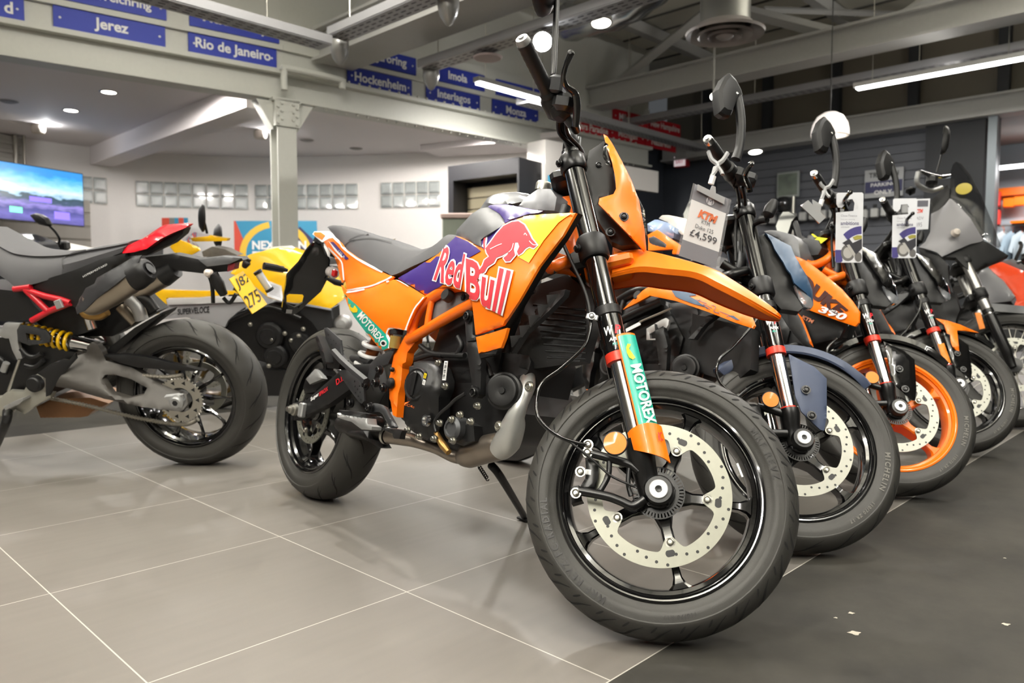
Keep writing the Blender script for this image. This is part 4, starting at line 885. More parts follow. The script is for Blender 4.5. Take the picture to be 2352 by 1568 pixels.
# fork guard and cup
g, gb = cyl_panel(fr, 'fork_guard', .13, .345, -.42, 1.2, .028, ORANGE, b1)
_, _g = cyl_panel(fr, 'guard_sticker', .132, .34, -.3, 1.15, .0315, TEAL, g, .0006)
tdecal(fr, 'lettering', 'MOTOREX', KF(990, 1005, 1112, 1468, 1035, 1492, 912, 1018), WHITE_T, g, _g, bold=.03)
decal(fr, 'emblem', KF(890, 850, 915, 855, 900, 890, 930, 930, 950, 960, 930, 975, 905, 960, 885, 920, 880, 880), YELLOW_T, g, _g)
cup, cb = cyl_panel(fr, 'fork_cup', .055, .15, -1.1, 1.15, .037, ORANGE, b1, cut=lambda j: (.092 - .044 * j, .127 + .008 * math.sin(j * PI)))
tdecal(fr, 'lettering', 'RC', KX(1262, 200, 1310, 195, 1335, 320, 1275, 320), RED_T, cup, cb, bold=.02)
reflector(fr, Q(1413, 1018.5, -.142), .0252, b1)
# caliper carrier, caliper, brake hose
for nm, pts, r in (('caliper_arm', KX(1090, 1120, 930, 1215, 760, 1150, 560, 1080, 170, 1005), .0095), ('caliper_arm', KX(1010, 740, 880, 640, 620, 560, 290, 470), .009), ('caliper_strut', KX(600, 600, 585, 800, 480, 1000), .006), ('caliper_strut', KX(880, 650, 860, 900, 900, 1080), .005)):
    rod_part(fr, nm, [Q(x, y, -.1) for x, y in pts], r, BLACK_S, b1, True)
panel(fr, 'brake_caliper', KX(265, 540, 350, 560, 450, 585, 445, 800, 400, 975, 180, 965, 265, 830, 275, 740), [(1350, 1080, -.088)], BLACK_S, b1, True, .05, 8)
panel(fr, 'caliper_end', KX(60, 950, 180, 925, 200, 1080, 230, 1140, 75, 1185), [(1325, 1130, -.085)], BLACK, b1, True, .04, 8)
bolts('caliper_bolt', [Q(x, y, -.108) for x, y in KX(200, 740, 135, 1035, 295, 475, 305, 365)], (0, -1, 0), .0075, .008, STEEL, b1, fr.S)
panel(fr, 'caliper_sticker', KX(275, 705, 350, 712, 345, 785, 270, 775), [(1350, 1080, -.0895)], WHITE_T, b1, True, .001, 8)
rod_part(fr, 'brake_hose', [Q(x, y, l) for x, y, l in ((1358, 735, -.11), (1352, 770, -.115), (1338, 800, -.12), (1290, 845, -.13), (1245, 880, -.14), (1232, 925, -.14), (1240, 965, -.14), (1280, 1000, -.13), (1330, 1018, -.115), (1350, 1020, -.112))], .0042, BLACK_G, b1, True)
rod_part(fr, 'sensor_cable', [Q(x, y, l) for x, y, l in ((1310, 1015, -.12), (1355, 1050, -.118), (1400, 1090, -.115), (1440, 1110, -.115), (1460, 1118, -.112))], .0026, BLACK, b1, True)
rod_part(fr, 'brake_hose', [Q(x, y, l) for x, y, l in ((1300, 470, -.06), (1290, 540, -.075), (1312, 600, -.095), (1340, 660, -.105), (1352, 700, -.11), (1356, 735, -.11))], .0045, BLACK, b1, True)
mb = MB(); mb.box(Q(1360, 728, -.118), (.028, .006, .014), None, .002); mb.bolt(Q(1359, 725, -.123), (0, -1, 0), .006, .005); mb.build('hose_clip', ALU, b1, xf=fr.S)
# ---- front fender: ridge, two shoulders, two lips
st = [(KF(775, 85)[0], KF(770, 292)[0], .045), (KF(1040, 120)[0], KF(985, 245)[0], .05), (KF(1290, 180)[0], KF(1200, 262)[0], .052), (KF(1560, 262)[0], KF(1430, 292)[0], .052), (KF(1700, 340)[0], KF(1610, 375)[0], .05), (KF(1900, 470)[0], KF(1830, 490)[0], .042), (KF(2040, 575)[0], KF(2005, 592)[0], .026), (KF(2096, 632)[0], KF(2090, 642)[0], .01)]
st = [tuple(np.concatenate([a, b, [w_]])) for a, b, w_ in st]; secs = []
for q in smooth(st, 5):
    top = Q(q[0], q[1], -.012); lip = Q(q[2], q[3], -q[4]); w_ = q[4]; sh = Vector((top.x * .55 + lip.x * .45, -w_ * .62, top.z * .72 + lip.z * .28)); dn = Vector((0, 0, -.004)); lo = lip + Vector((-.002, .006, -.007 * min(1, w_ / .05)))
    half = [lo, lip, sh, Vector((top.x, -.012, top.z))]; full = half + [Vector((p.x, -p.y, p.z)) for p in reversed(half)]
    inn = [p + Vector((0, -.0035 if p.y > 0 else .0035, -.004)) for p in full]; secs.append(full + inn[::-1])
mb = MB(); mb.loft(secs); fen = mb.build('front_fender', ORANGE, b1, 28, xf=fr.S)
mb = MB(); mb.box(fr.leg(.56, 0) + fr.n * .03, (.12, .13, .03), Matrix((fr.n, Vector((0, 1, 0)), fr.u)).transposed(), .008); mb.build('fender_mount', ORANGE, b1, xf=fr.S)
# ---- headlight mask
mk = KC(590, 800, 612, 812, 640, 850, 700, 960, 760, 1080, 805, 1200, 838, 1380, 848, 1490, 835, 1503, 800, 1462, 560, 1218, 566, 1185, 650, 1160, 666, 1128, 660, 1050, 640, 960, 610, 880)
mo, mbv = panel(fr, 'headlight_mask', mk, [(1386, 305, -.035), (1405, 330, -.05), (1425, 400, -.085), (1374, 466, -.12), (1413, 430, -.105), (1450, 470, -.075), (1480, 540, -.05), (1484, 572, -.04), (1430, 520, -.11), (1466, 560, -.07)], ORANGE, b1, True, .01, 10)
panel(fr, 'mask_inner', KC(480, 1010, 505, 900, 560, 865, 590, 842, 612, 862, 648, 960, 668, 1130, 652, 1162, 565, 1188, 562, 1218, 800, 1460, 700, 1470, 640, 1445, 545, 1300, 500, 1100), [(1350, 390, -.07), (1410, 400, -.06), (1374, 470, -.085), (1400, 550, -.075), (1460, 560, -.045), (1395, 330, -.045)], BLACK, b1, True, .03, 12)
panel(fr, 'lens_side', KC(595, 845, 618, 860, 645, 950, 640, 1000, 600, 1000, 585, 930), [(1400, 360, -.058)], BLACK_G, b1, True, .02, 10)
panel(fr, 'headlight_lens', KC(762, 1090, 800, 1180, 838, 1260, 852, 1400, 850, 1480, 838, 1380, 800, 1240), [(1470, 480, -.02), (1480, 540, -.01)], CLEAR, b1, True, .01, 10)
bolts('mask_bolt', [Q(1433, 497, -.107), Q(1375, 380, -.062), Q(1402, 532, -.086)], (.1, -1, .05), .008, .005, BLACK_S, b1, fr.S)
# ---- handlebar and controls
bar = [Q(1262, 218, -.275), Q(1284, 268, -.2), Q(1302, 318, -.12), Q(1312, 348, -.07)]; mir = [Vector((p.x, -p.y, p.z)) for p in reversed(bar)]
rod_part(fr, 'handlebar', bar + mir, .0115, BLACK_S, b1, True)
mb = MB()
for s in (-1, 1):
    p = Vector((bar[-1].x, s * .04, bar[-1].z)); mb.tube([p + Vector((.0, 0, .01)), fr.leg(.84, s * .04) - fr.n * .02], .018, 12)
mb.build('bar_riser', BLACK_S, b1, xf=fr.S)
g0, g1 = Q(1203, 98, -.405), Q(1262, 218, -.275); gd = (g1 - g0).normalized()
for s in (1, -1):
    f = lambda p: Vector((p.x, p.y * s, p.z)); mb = MB()
    rr = [.013, .0172, .0178] + [.0165 + .0007 * (k % 2) for k in range(16)] + [.0175, .0215, .0215]
    mb.tube([f(g0 + (g1 - g0) * t) for t in [0, .01, .06] + list(np.linspace(.08, .9, 16)) + [.92, .94, 1]], rr, 24); mb.build('grip', BLACK, b1, 60, xf=fr.S)
    mb = MB(); mb.lathe([(0, .012), (.006, .012), (.0065, .009), (.014, .008), (.0165, .0), (.0155, -.012)], f(g0 - gd * .004), f(g0 - gd) - f(g0), 24); mb.build('bar_end', ALU, b1, xf=fr.S)
    mb = MB(); mb.tube([f(g1), f(g1 + gd * .01), f(g1 + gd * .05), f(g1 + gd * .06)], [.02, .027, .027, .02], 20); mb.box(f(g1 + gd * .03 + Vector((.02, 0, -.012))), (.05, .05, .05), None, .012); mb.build('switch_housing', BLACK, b1, xf=fr.S)
lev = [Q(1311, 123, -.4), Q(1300, 150, -.385), Q(1294, 180, -.36), Q(1302, 200, -.335), Q(1320, 214, -.31), Q(1325, 245, -.285), Q(1322, 290, -.25)]
rod_part(fr, 'brake_lever', lev, [.008, .0058, .006, .007, .0085, .0095, .008], BLACK_G, b1, True, 10)
mb = MB(); mb.lathe([(0, .0085), (.006, .006), (.0085, 0), (.006, -.006), (0, -.0085)], lev[0], (0, 1, 0), 14); mb.build('lever_ball', BLACK_S, b1, xf=fr.S)
rod_part(fr, 'clutch_lever', [Vector((p.x, -p.y, p.z)) for p in lev], [.008, .0058, .006, .007, .0085, .0095, .008], BLACK_G, b1, True, 10)
mb = MB(); mb.box(Q(1297, 238, -.27), (.05, .055, .04), Matrix.Rotation(.4, 3, 'X'), .01); mb.tube([Q(1285, 240, -.25), Q(1316, 285, -.23), Q(1324, 300, -.2)], [.018, .014, .01], 12); mb.build('brake_master_cylinder', BLACK_S, b1, xf=fr.S)
mb = MB(); mb.box(Q(1281, 196, -.29), (.034, .05, .04), Matrix.Rotation(.5, 3, 'X'), .006); mb.build('fluid_reservoir', DARK, b1, xf=fr.S)
mt = [Q(1270, 172, -.262), Q(1272, 150, -.265), Q(1275, 80, -.275), Q(1278, 20, -.285), Q(1279, -30, -.3)]; mo2 = rod_part(fr, 'mirror_stem', mt, [.006, .0075, .0075, .007, .006], BLACK_S, b1, True)
rod_part(fr, 'mirror_stem', [Vector((p.x, -p.y, p.z)) for p in mt], [.006, .0075, .0075, .007, .006], BLACK_S, b1, True)
def mirror_head(fr, p, w_, h, parent, dirx=(0, 1, 0), tilt=0, s=1):
    R = Matrix.Rotation(tilt, 3, 'X'); pts = [(-.5, -.15), (-.42, .2), (-.15, .45), (.2, .5), (.48, .3), (.5, -.05), (.3, -.4), (-.1, -.5), (-.38, -.42)]; P_ = [np.array(q) for q in smooth([*pts, pts[0]], 3)][:-1]; secs = []
    for x, k in ((.028, .2), (.024, .6), (.012, .9), (0, 1), (-.008, 1), (-.012, .94)): secs.append([Vector(p) + R @ Vector((x, s * q[0] * w_ * k, q[1] * h * k)) for q in P_])
    mb = MB(); mb.loft(secs); o = mb.build('mirror_housing', BLACK, parent, 50, xf=fr.S)
    mb = MB(); mb.add([Vector(p) + R @ Vector((-.0125, s * q[0] * w_ * .9, q[1] * h * .9)) for q in P_], [tuple(range(len(P_)))]); mb.build('mirror_glass', mat('mirror_glass', 'd8dce0', .03, 1), o, xf=fr.S)
mirror_head(fr, Q(1246, -28, -.33), .16, .1, b1); mh = Q(1246, -28, -.33); mirror_head(fr, (mh.x, -mh.y, mh.z), .16, .1, b1, s=-1)
for k, (x0, x1) in enumerate(((1283, 1325), (1300, 1338))):
    rod_part(fr, 'control_cable', [Q(x0, 262, -.22), Q(x0 + 2, 305, -.16), Q(x1 - 10, 335, -.1), Q(x1, 352, -.04), Q(x1 + 4, 390, -.02)], .0055, BLACK, b1, True)
# ---- frame, steering head
rod_part(fr, 'steering_head', [fr.leg(.575, 0) - fr.n * .04, fr.leg(.79, 0) - fr.n * .04], .03, ORANGE_D, b1)
ft = lambda name, pts, lat, r, m=ORANGE_D: rod_part(fr, name, [P(x, y, l) for (x, y), l in zip(pts, lat)], r, m, b1)
ft('frame_tube', K1(1215, 1265, 1232, 1130, 1290, 1000, 1390, 910, 1520, 835, 1700, 800), (-.136, -.138, -.14, -.142, -.142, -.13), .0155)
ft('frame_tube', K1(1190, 1270, 1300, 1210, 1450, 1120, 1600, 1035, 1760, 950), (-.136, -.14, -.143, -.145, -.145), .0155)
ft('frame_strut', K1(1390, 925, 1365, 1050, 1345, 1180), (-.143, -.145, -.145), .009); ft('frame_tube', KF(60, 360, 150, 320, 240, 280, 330, 240, 470, 195), (-.14, -.13, -.12, -.11, -.06), .0155)
kt = ft('frame_sleeve', KF(130, 328, 200, 298, 280, 262, 322, 243), (-.132, -.125, -.116, -.112), .0165, GREY_P)
ft('frame_tube', KF(330, 250, 420, 260, 520, 290), (-.1, -.06, -.03), .0155); ft('frame_tube', KF(240, 130, 330, 180, 420, 210), (-.09, -.07, -.05), .015)
pv, pvb = panel(fr, 'pivot_plate', K2(1040, 40, 1090, 0, 1135, 30, 1120, 90, 1062, 165, 1050, 240, 1022, 290, 1010, 420, 990, 490, 975, 672, 948, 655, 920, 480, 918, 420, 935, 290, 958, 180, 1015, 90), [(900, 850, -.142), (920, 790, -.14), (902, 930, -.146), (945, 770, -.138)], ORANGE_D, b1, False, .03, 10, .006)
for x, y, r in ((943, 408, .016), (957, 302, .007)):
    q = K2(x, y)[0]; disc_part(fr, 'pivot_cap', P(q[0], q[1], -.152), (0, -1, 0), [(0, .008), (r * .5, .008), (r * .8, .006), (r, 0), (r, -.004)], BLACK, b1)
# ---- rear frame cover, seat, tank
cv, cvb = panel(fr, 'side_panel', K1(660, 858, 720, 848, 850, 825, 975, 778, 1050, 752, 1092, 757, 1200, 820, 1330, 900, 1300, 935, 1245, 1010, 1205, 1090, 1165, 1188, 1130, 1184, 1030, 1166, 1012, 1190, 1005, 1230, 1028, 1290, 1020, 1345, 970, 1364, 930, 1340, 860, 1255, 720, 1075, 665, 980, 635, 900, 605, 800),
                [(790, 660, -.125), (830, 690, -.15), (912, 650, -.15), (975, 680, -.165), (930, 755, -.165), (885, 800, -.15), (825, 760, -.14), (850, 720, -.162), (805, 700, -.135)], ORANGE, b1, False, .008, 11)
decal(fr, 'sponsor_band', K1(608, 810, 640, 870, 668, 905, 740, 965, 860, 1085, 1000, 1222, 1024, 1290, 1016, 1340, 975, 1358, 930, 1335, 862, 1250, 725, 1072, 670, 978, 638, 895), TEAL, cv, cvb)
tdecal(fr, 'lettering', 'MOTOREX', K1(800, 1022, 988, 1248, 945, 1292, 752, 1072), WHITE_T, cv, cvb, bold=.03)
decal(fr, 'emblem', K1(682, 970, 700, 962, 695, 985, 720, 1000, 735, 975, 760, 1010, 755, 1035, 720, 1036, 690, 1010), YELLOW_T, cv, cvb, 5, .003)
cir = lambda x, y, r, n=18: [(x + r * math.cos(q), y + r * math.sin(q)) for q in np.linspace(0, 2 * PI, n + 1)[:-1]]
decal(fr, 'badge', cir(882.5, 788, 7.5), WHITE_T, cv, cvb, 4, .0028); decal(fr, 'badge_centre', cir(882.5, 788, 4.2), BLACK_T, cv, cvb, 4, .0038)
for ln in (K1(662, 866, 720, 858, 850, 833, 980, 786, 1052, 760), K1(1085, 752, 1200, 815, 1325, 893), K1(1325, 905, 1240, 1012, 1165, 1190), K1(1130, 1180, 1035, 1170, 1010, 1200, 1010, 1240, 1032, 1290, 1022, 1342), K1(660, 985, 720, 1078, 860, 1262, 930, 1345, 965, 1362)): strip(fr, 'white_trim', ln, 3.2, WHITE_T, cv, cvb)
tl, tlb = panel(fr, 'tail_panel', K1(455, 425, 500, 400, 548, 392, 605, 440, 640, 490, 800, 605, 1000, 708, 1058, 728, 1040, 748, 960, 785, 850, 822, 720, 842, 655, 850, 640, 760, 610, 780, 590, 700, 575, 640, 550, 560, 500, 500),
                [(742, 555, -.075), (760, 548, -.095), (790, 572, -.115), (890, 628, -.135), (900, 640, -.15), (795, 665, -.125), (775, 610, -.1), (840, 640, -.135)], ORANGE, b1, False, .008, 11)
for ln in (K1(478, 455, 560, 535, 618, 600, 630, 660, 640, 760, 655, 852), K1(655, 848, 720, 836, 850, 815, 960, 776, 1050, 732), K1(545, 392, 605, 445, 640, 492, 800, 608, 1005, 712)): strip(fr, 'white_trim', ln, 3.4, WHITE_T, tl, tlb)
decal(fr, 'purple_tab', K1(520, 432, 548, 432, 600, 490, 680, 575, 655, 586, 590, 515), PURPLE, tl, tlb); decal(fr, 'white_tab', K1(502, 420, 518, 432, 630, 560, 618, 566, 560, 505), WHITE_T, tl, tlb)
tdecal(fr, 'lettering', '125 R', K1(600, 500, 650, 560, 640, 575, 590, 512), WHITE_T, tl, tlb, off=.002)
tt, ttb = panel(fr, 'tail_tip', K1(358, 362, 375, 338, 500, 338, 530, 352, 552, 390, 500, 402, 455, 425, 440, 432, 400, 400), [(716, 535, -.03), (730, 545, -.055), (765, 540, -.07), (740, 555, -.07)], WHITE, b1, False, .02, 9)
decal(fr, 'orange_stripe', K1(365, 366, 385, 350, 440, 352, 478, 378, 462, 392, 450, 415), ORANGE, tt, ttb); panel(fr, 'tail_flank', K1(455, 432, 480, 470, 495, 520, 492, 555, 478, 520, 455, 470), [(745, 570, -.06)], WHITE, b1, False, .01, 8)
# left-hand counterparts of the rear covers
for nm, src, m in (('side_panel', cv, ORANGE), ('tail_panel', tl, ORANGE)):
    me = src.data.copy(); me.transform(Matrix.Scale(-1, 4, (0, 1, 0))); me.flip_normals(); o = bpy.data.objects.new(nm, me); COL.objects.link(o); o.parent = b1
def seat_loft(fr, name, top, bot, latT, latB, m, parent, extra=0.012):
    T = smooth(top, 5); B = smooth(bot, 5); secs = []
    for i in range(len(T)):
        k = i / (len(T) - 1); lt = np.interp(k, np.linspace(0, 1, len(latT)), latT); lb = np.interp(k, np.linspace(0, 1, len(latB)), latB)
        a = fr.P(T[i][0], T[i][1], lt); b = fr.P(B[i][0], B[i][1], lb); mid = a.lerp(b, .45) + Vector((0, lt * .16, 0)); cr = Vector((a.x, lt * .5, a.z + extra * .4))
        h = [b, mid, a + Vector((0, -.006, -.008)), a, cr]; secs.append([Vector((p.x, -p.y, p.z)) for p in h] + [Vector((a.x, 0, a.z + extra * .5))] + h[::-1])
    mb = MB(); mb.loft(secs); o = mb.build(name, m, parent, 50); return o, BVHTree.FromPolygons([Vector(v) for v in mb.v], mb.f)
se, seb = seat_loft(fr, 'seat', K1(503, 297, 545, 288, 620, 297, 720, 328, 830, 365, 900, 380, 1060, 440, 1190, 484, 1300, 494, 1400, 465, 1460, 415, 1525, 370, 1592, 372),
                    K1(516, 330, 560, 395, 605, 440, 640, 482, 720, 540, 800, 590, 900, 645, 1000, 694, 1060, 714, 1200, 650, 1330, 590, 1460, 520, 1570, 415), (-.03, -.06, -.07, -.08, -.085, -.085, -.08), (-.05, -.085, -.105, -.125, -.14, -.135, -.12), SEATM, b1)
strip(fr, 'seam', K1(640, 486, 650, 462, 690, 430, 760, 412, 850, 404, 950, 415, 1050, 440), 1.6, BLACK_T, se, seb); strip(fr, 'seam', K1(680, 422, 720, 395, 790, 372, 850, 368), 1.2, BLACK_T, se, seb)
mb = MB(); mb.loft([[P(x, y, l), P(x, y + 26, l), Vector((P(x, y + 26, l).x, .1, P(x, y + 26, l).z)), Vector((P(x, y, l).x, .1, P(x, y, l).z))] for x, y, l in ((790, 590, -.1), (850, 615, -.11), (900, 632, -.12), (950, 620, -.12), (1040, 575, -.11))]); mb.build('seat_base', BLACK, b1)
tk = crop(620, 440, 3.734)
tank, tankb = panel(fr, 'tank_cover', K1(1588, 372, 1595, 325, 1720, 190, 1790, 145, 1862, 128, 1960, 188, 2002, 245, 2006, 278, 1940, 318, 1830, 385, 1800, 412, 1800, 470, 1700, 425, 1620, 382), [(1046, 538, -.1), (1085, 490, -.105), (1118, 475, -.1), (1157, 512, -.155), (1100, 545, -.165), (1120, 515, -.16)], GREY_P, b1, False, .02, 10)
panel(fr, 'tank_flash', K1(1862, 126, 1885, 112, 2020, 106, 2250, 150, 2335, 162, 2300, 178, 2210, 188, 2100, 222, 2006, 268, 2002, 240, 1962, 186), [(1120, 473, -.1), (1160, 468, -.11), (1230, 484, -.16), (1157, 508, -.158)], PURPLE, b1, False, .01, 10)
panel(fr, 'tank_top', K1(1785, 146, 1850, 50, 1900, 22, 1980, 2, 2100, -4, 2190, 10, 2216, 32, 2170, 76, 2020, 108, 1880, 115), [(1100, 478, -.08), (1150, 440, -.05), (1212, 450, -.06), (1160, 468, -.09)], mat('tank_grey', '6a6b6e', .3, .3), b1, False, .1, 11, .006)
panel(fr, 'console', KC(70, 1245, 110, 1190, 195, 1130, 270, 1132, 305, 1182, 292, 1262, 220, 1258), [(1190, 476, -.09), (1240, 432, -.04), (1270, 475, -.07)], mat('console_grey', '75767a', .4), b1, False, .08, 11)
disc_part(fr, 'fuel_cap', P(1249, 428, -.02), (0.1, 0, 1), [(.022, -.012), (.022, .006), (.018, .012), (0, .014)], STEEL, b1)
rod_part(fr, 'ignition_key', [P(1236, 424, -.02), P(1241, 416, -.02), P(1255, 420, -.02), P(1260, 428, -.02)], .002, CHROME, b1)
# ---- big orange shroud with its emblem
so, sob = panel(fr, 'tank_shroud', [(1320, 488), (1280, 490), (1244, 492), (1201, 497), (1157, 512), (1120, 534), (1103, 548), (1100, 566), (1075, 553), (1054, 543), (1046, 542), (1005, 582), (955, 614), (912, 639), (945, 657), (976, 678), (998, 667), (1021, 658), (1050, 664), (1074, 673), (1081, 688), (1085, 720), (1090, 768), (1122, 757), (1153, 746), (1165, 728), (1190, 690), (1235, 612), (1290, 540)],
                [(1320, 488, -.2), (1244, 493, -.175), (1157, 514, -.16), (1102, 560, -.165), (1046, 543, -.125), (912, 640, -.14), (976, 677, -.15), (1020, 655, -.165), (1075, 675, -.19), (1090, 766, -.19), (1153, 744, -.21), (1100, 590, -.185), (1150, 620, -.215), (1200, 560, -.2), (1235, 610, -.215), (1050, 600, -.165), (1120, 680, -.215), (1280, 540, -.21)], ORANGE, b1, False, .01, 11)
decal(fr, 'purple_field', K1(1104, 742, 1260, 652, 1450, 527, 1598, 388, 1700, 430, 1815, 512, 1690, 580, 1600, 680, 1560, 740, 1475, 805, 1330, 888, 1250, 830), PURPLE, so, sob)
decal(fr, 'purple_field', K1(1800, 470, 1800, 415, 1832, 388, 1930, 328, 2010, 285, 2170, 215, 2160, 262, 2090, 280, 1980, 360, 1890, 470, 1850, 500), PURPLE, so, sob)
decal(fr, 'yellow_field', [(1203, 498), (1244, 493), (1314, 490), (1284, 512), (1250, 553), (1216, 604), (1190, 590), (1196, 545)], mat('yellow_field', 'f6d53a', .3, coat=.4), so, sob)
BR = mat('bull_red', 'e0424c', .35, coat=.3)
bull = K1(1858, 492, 1900, 440, 1950, 370, 2010, 302, 2080, 268, 2140, 260, 2190, 292, 2215, 335, 2235, 370, 2255, 412, 2300, 462, 2268, 488, 2232, 474, 2200, 492, 2170, 528, 2140, 548, 2128, 520, 2148, 478, 2135, 440, 2112, 440, 2100, 500, 2112, 545, 2065, 600, 2030, 602, 2012, 575, 2045, 548, 2055, 520, 2000, 552, 1950, 572, 1930, 612, 1872, 650, 1850, 692, 1808, 716, 1800, 682, 1832, 640, 1850, 592, 1888, 562, 1868, 530)
def grow(poly, d):
    n = len(poly); out = []; A = sum(poly[i][0] * poly[(i + 1) % n][1] - poly[(i + 1) % n][0] * poly[i][1] for i in range(n)); s = 1 if A > 0 else -1
    for i in range(n):
        a, p, c = (np.array(poly[j % n], float) for j in (i - 1, i, i + 1)); e1 = p - a; e2 = c - p; e1 /= np.hypot(*e1) + 1e-9; e2 /= np.hypot(*e2) + 1e-9
        nn = np.array([e1[1] + e2[1], -e1[0] - e2[0]]); nn /= np.hypot(*nn) + 1e-9; out.append(tuple(p + nn * d * s))
    return out
decal(fr, 'emblem_outline', grow(bull, 3.2), WHITE_T, so, sob, 7, .0028); decal(fr, 'bull_emblem', bull, BR, so, sob, 7, .0038)
strip(fr, 'emblem_outline', K1(1778, 428, 1805, 385, 1838, 372, 1856, 400, 1850, 450, 1835, 480), 8, WHITE_T, so, sob, .0028); strip(fr, 'bull_tail', K1(1782, 425, 1808, 390, 1838, 378, 1850, 405, 1845, 450, 1850, 500), 3.6, BR, so, sob, .0038)
for ln in (K1(2100, 450, 2085, 500, 2060, 525), K1(2190, 380, 2200, 365, 2215, 385), K1(2235, 430, 2270, 462, 2300, 462), K1(1900, 500, 1960, 470, 2000, 455)): strip(fr, 'emblem_line', ln, 1.7, WHITE_T, so, sob, .0046)
RB_ = [('Red', K1(1508, 470, 1688, 545, 1640, 832, 1412, 762)), ('Bull', K1(1692, 578, 2078, 688, 1990, 1062, 1700, 905))]
for t, q in RB_:
    c = np.mean(q, 0); tdecal(fr, 'lettering_outline', t, [tuple(c + (np.array(p) - c) * np.array([1.1, 1.07])) for p in q], WHITE_T, so, sob, off=.0038, bold=.075); tdecal(fr, 'lettering', t, q, BR, so, sob, off=.0048, bold=.02)
lo_, lob = panel(fr, 'lower_shroud', K1(1758, 1245, 1870, 1215, 2028, 1165, 2005, 1250, 1972, 1335, 1880, 1362, 1782, 1386), [(1092, 773, -.19), (1160, 755, -.205), (1147, 795, -.2), (1098, 810, -.19)], ORANGE, b1, False, .012, 10)
panel(fr, 'shroud_trim', K1(1782, 1388, 1880, 1364, 1974, 1336, 1930, 1392, 1795, 1430), [(1098, 815, -.187), (1147, 800, -.195)], BLACK, b1, False, .012, 10)
panel(fr, 'shroud_edge', [(1325, 488), (1292, 545), (1240, 615), (1195, 695), (1172, 735), (1160, 752), (1150, 800), (1140, 800), (1153, 740), (1185, 690), (1230, 612), (1285, 540)], [(1320, 490, -.18), (1235, 612, -.19), (1153, 744, -.185), (1145, 800, -.17)], BLACK, b1, False, .02, 10)
# ---- radiator with its ribbed guard
panel(fr, 'radiator', [(1165, 780), (1195, 690), (1240, 650), (1300, 630), (1340, 660), (1350, 760), (1330, 830), (1270, 840), (1200, 850)], [(1200, 780, -.1), (1320, 700, -.02), (1330, 800, -.02)], mat('radiator_black', '131314', .6), b1, False, .04, 16)
mb = MB()
for k in range(9):
    a, b = P(1225 + k * 4, 700 + k * 15, -.085), P(1345, 712 + k * 14, -.03); mb.tube([a, b], .003, 6)
mb.build('radiator_fins', BLACK_S, b1)
rg = K3(855, 738, 915, 742, 1025, 570, 1112, 490, 1242, 372, 1382, 228, 1400, 170, 1250, 200, 1232, 305, 1130, 352, 1122, 440, 1032, 470, 1020, 545, 975, 590)
panel(fr, 'radiator_guard', rg, [(1160, 805, -.15), (1215, 740, -.15), (1290, 670, -.12)], DARK, b1, False, .02, 10)
for k in range(5):
    x, y = K3(955 + k * 82, 640 - k * 92)[0]; mb = MB(); a = P(x - 8, y - 2, -.16); mb.prism([P(x - 9, y + 14, -.15), P(x + 12, y - 14, -.15), P(x - 12, y - 12, -.168)], (0, .006, 0)); mb.build('guard_rib', GREY_P, b1)
panel(fr, 'radiator_shroud', K3(1030, 200, 1060, 130, 1010, 120, 940, 260, 880, 460, 860, 560, 820, 740, 850, 740, 900, 560), [(1180, 700, -.165)], BLACK, b1, False, .02, 11)
rod_part(fr, 'coolant_hose', [P(1300, 475, -.06), P(1278, 545, -.09), P(1262, 560, -.11), P(1300, 520, -.09), P(1330, 500, -.05)], .013, DARK, b1)
# ---- engine
EN = mat('engine_black', '131314', .42, .25, noise=.15); EG = mat('engine_grey', '4c4d4f', .45, .5, noise=.15)
panel(fr, 'crankcase', [(905, 840), (960, 805), (1080, 800), (1130, 840), (1180, 880), (1200, 950), (1150, 1010), (1060, 1050), (980, 1020), (915, 960)], [(1050, 900, -.1)], EN, b1, False, .2, 18, .01)
panel(fr, 'cylinder', [(985, 820), (1010, 740), (1100, 690), (1150, 800), (1135, 880), (1060, 900)], [(1050, 800, -.1)], EN, b1, False, .2, 18, .006)
panel(fr, 'cylinder_head', [(1000, 770), (1060, 700), (1180, 690), (1215, 830), (1190, 930), (1120, 900)], [(1100, 800, -.085)], mat('engine_dark', '161617', .5), b1, False, .17, 18, .006)  # cylinder head in one even near-black
cc, ccb = panel(fr, 'clutch_cover', K2(1135, 228, 1240, 230, 1300, 280, 1330, 380, 1322, 450, 1292, 520, 1292, 640, 1300, 760, 1288, 832, 1240, 870, 1160, 842, 1052, 752, 1040, 660, 1048, 560, 1040, 440, 1080, 290), [(953, 830, -.172), (1000, 860, -.165), (940, 940, -.168), (1000, 1000, -.15), (970, 890, -.185), (930, 980, -.15)], EN, b1, False, .05, 10, .012)
q = P(957.5, 882, -.178); disc_part(fr, 'clutch_cap', q, (.12, -1, .05), [(0, .012), (.031, .011), (.036, .006), (.042, .007), (.046, 0), (.046, -.02)], EN, b1, n=44)
for nm, dx in (('cap_rib', 0.0),): mb = MB(); mb.box(q + Vector((.002, -.014, 0)), (.016, .01, .07), Matrix.Rotation(.1, 3, 'Y'), .004); mb.build(nm, EN, b1)
tdecal(fr, 'lettering', 'LC4c', K2(1075, 555, 1155, 582, 1148, 600, 1070, 575), mat('engine_orange', 'e06a1e', .5), cc, ccb, off=.008, bold=.01)
for (x0, y0), m in (((1215, 350), YELLOW_T), ((1206, 402), WHITE_T)):
    mb = MB(); c = P(*K2(x0, y0)[0], -.1945); mb.box(c, (.011, .001, .013), Matrix.Rotation(.15, 3, 'Y')); o = mb.build('inspection_sticker', m, b1); mb = MB(); flat_text(mb, 'OK', c + Vector((0, -.0009, 0)), (0, 0, 1), (-1, 0, 0), .009, .006, bold=.02); mb.build('lettering', BLACK_T, o)
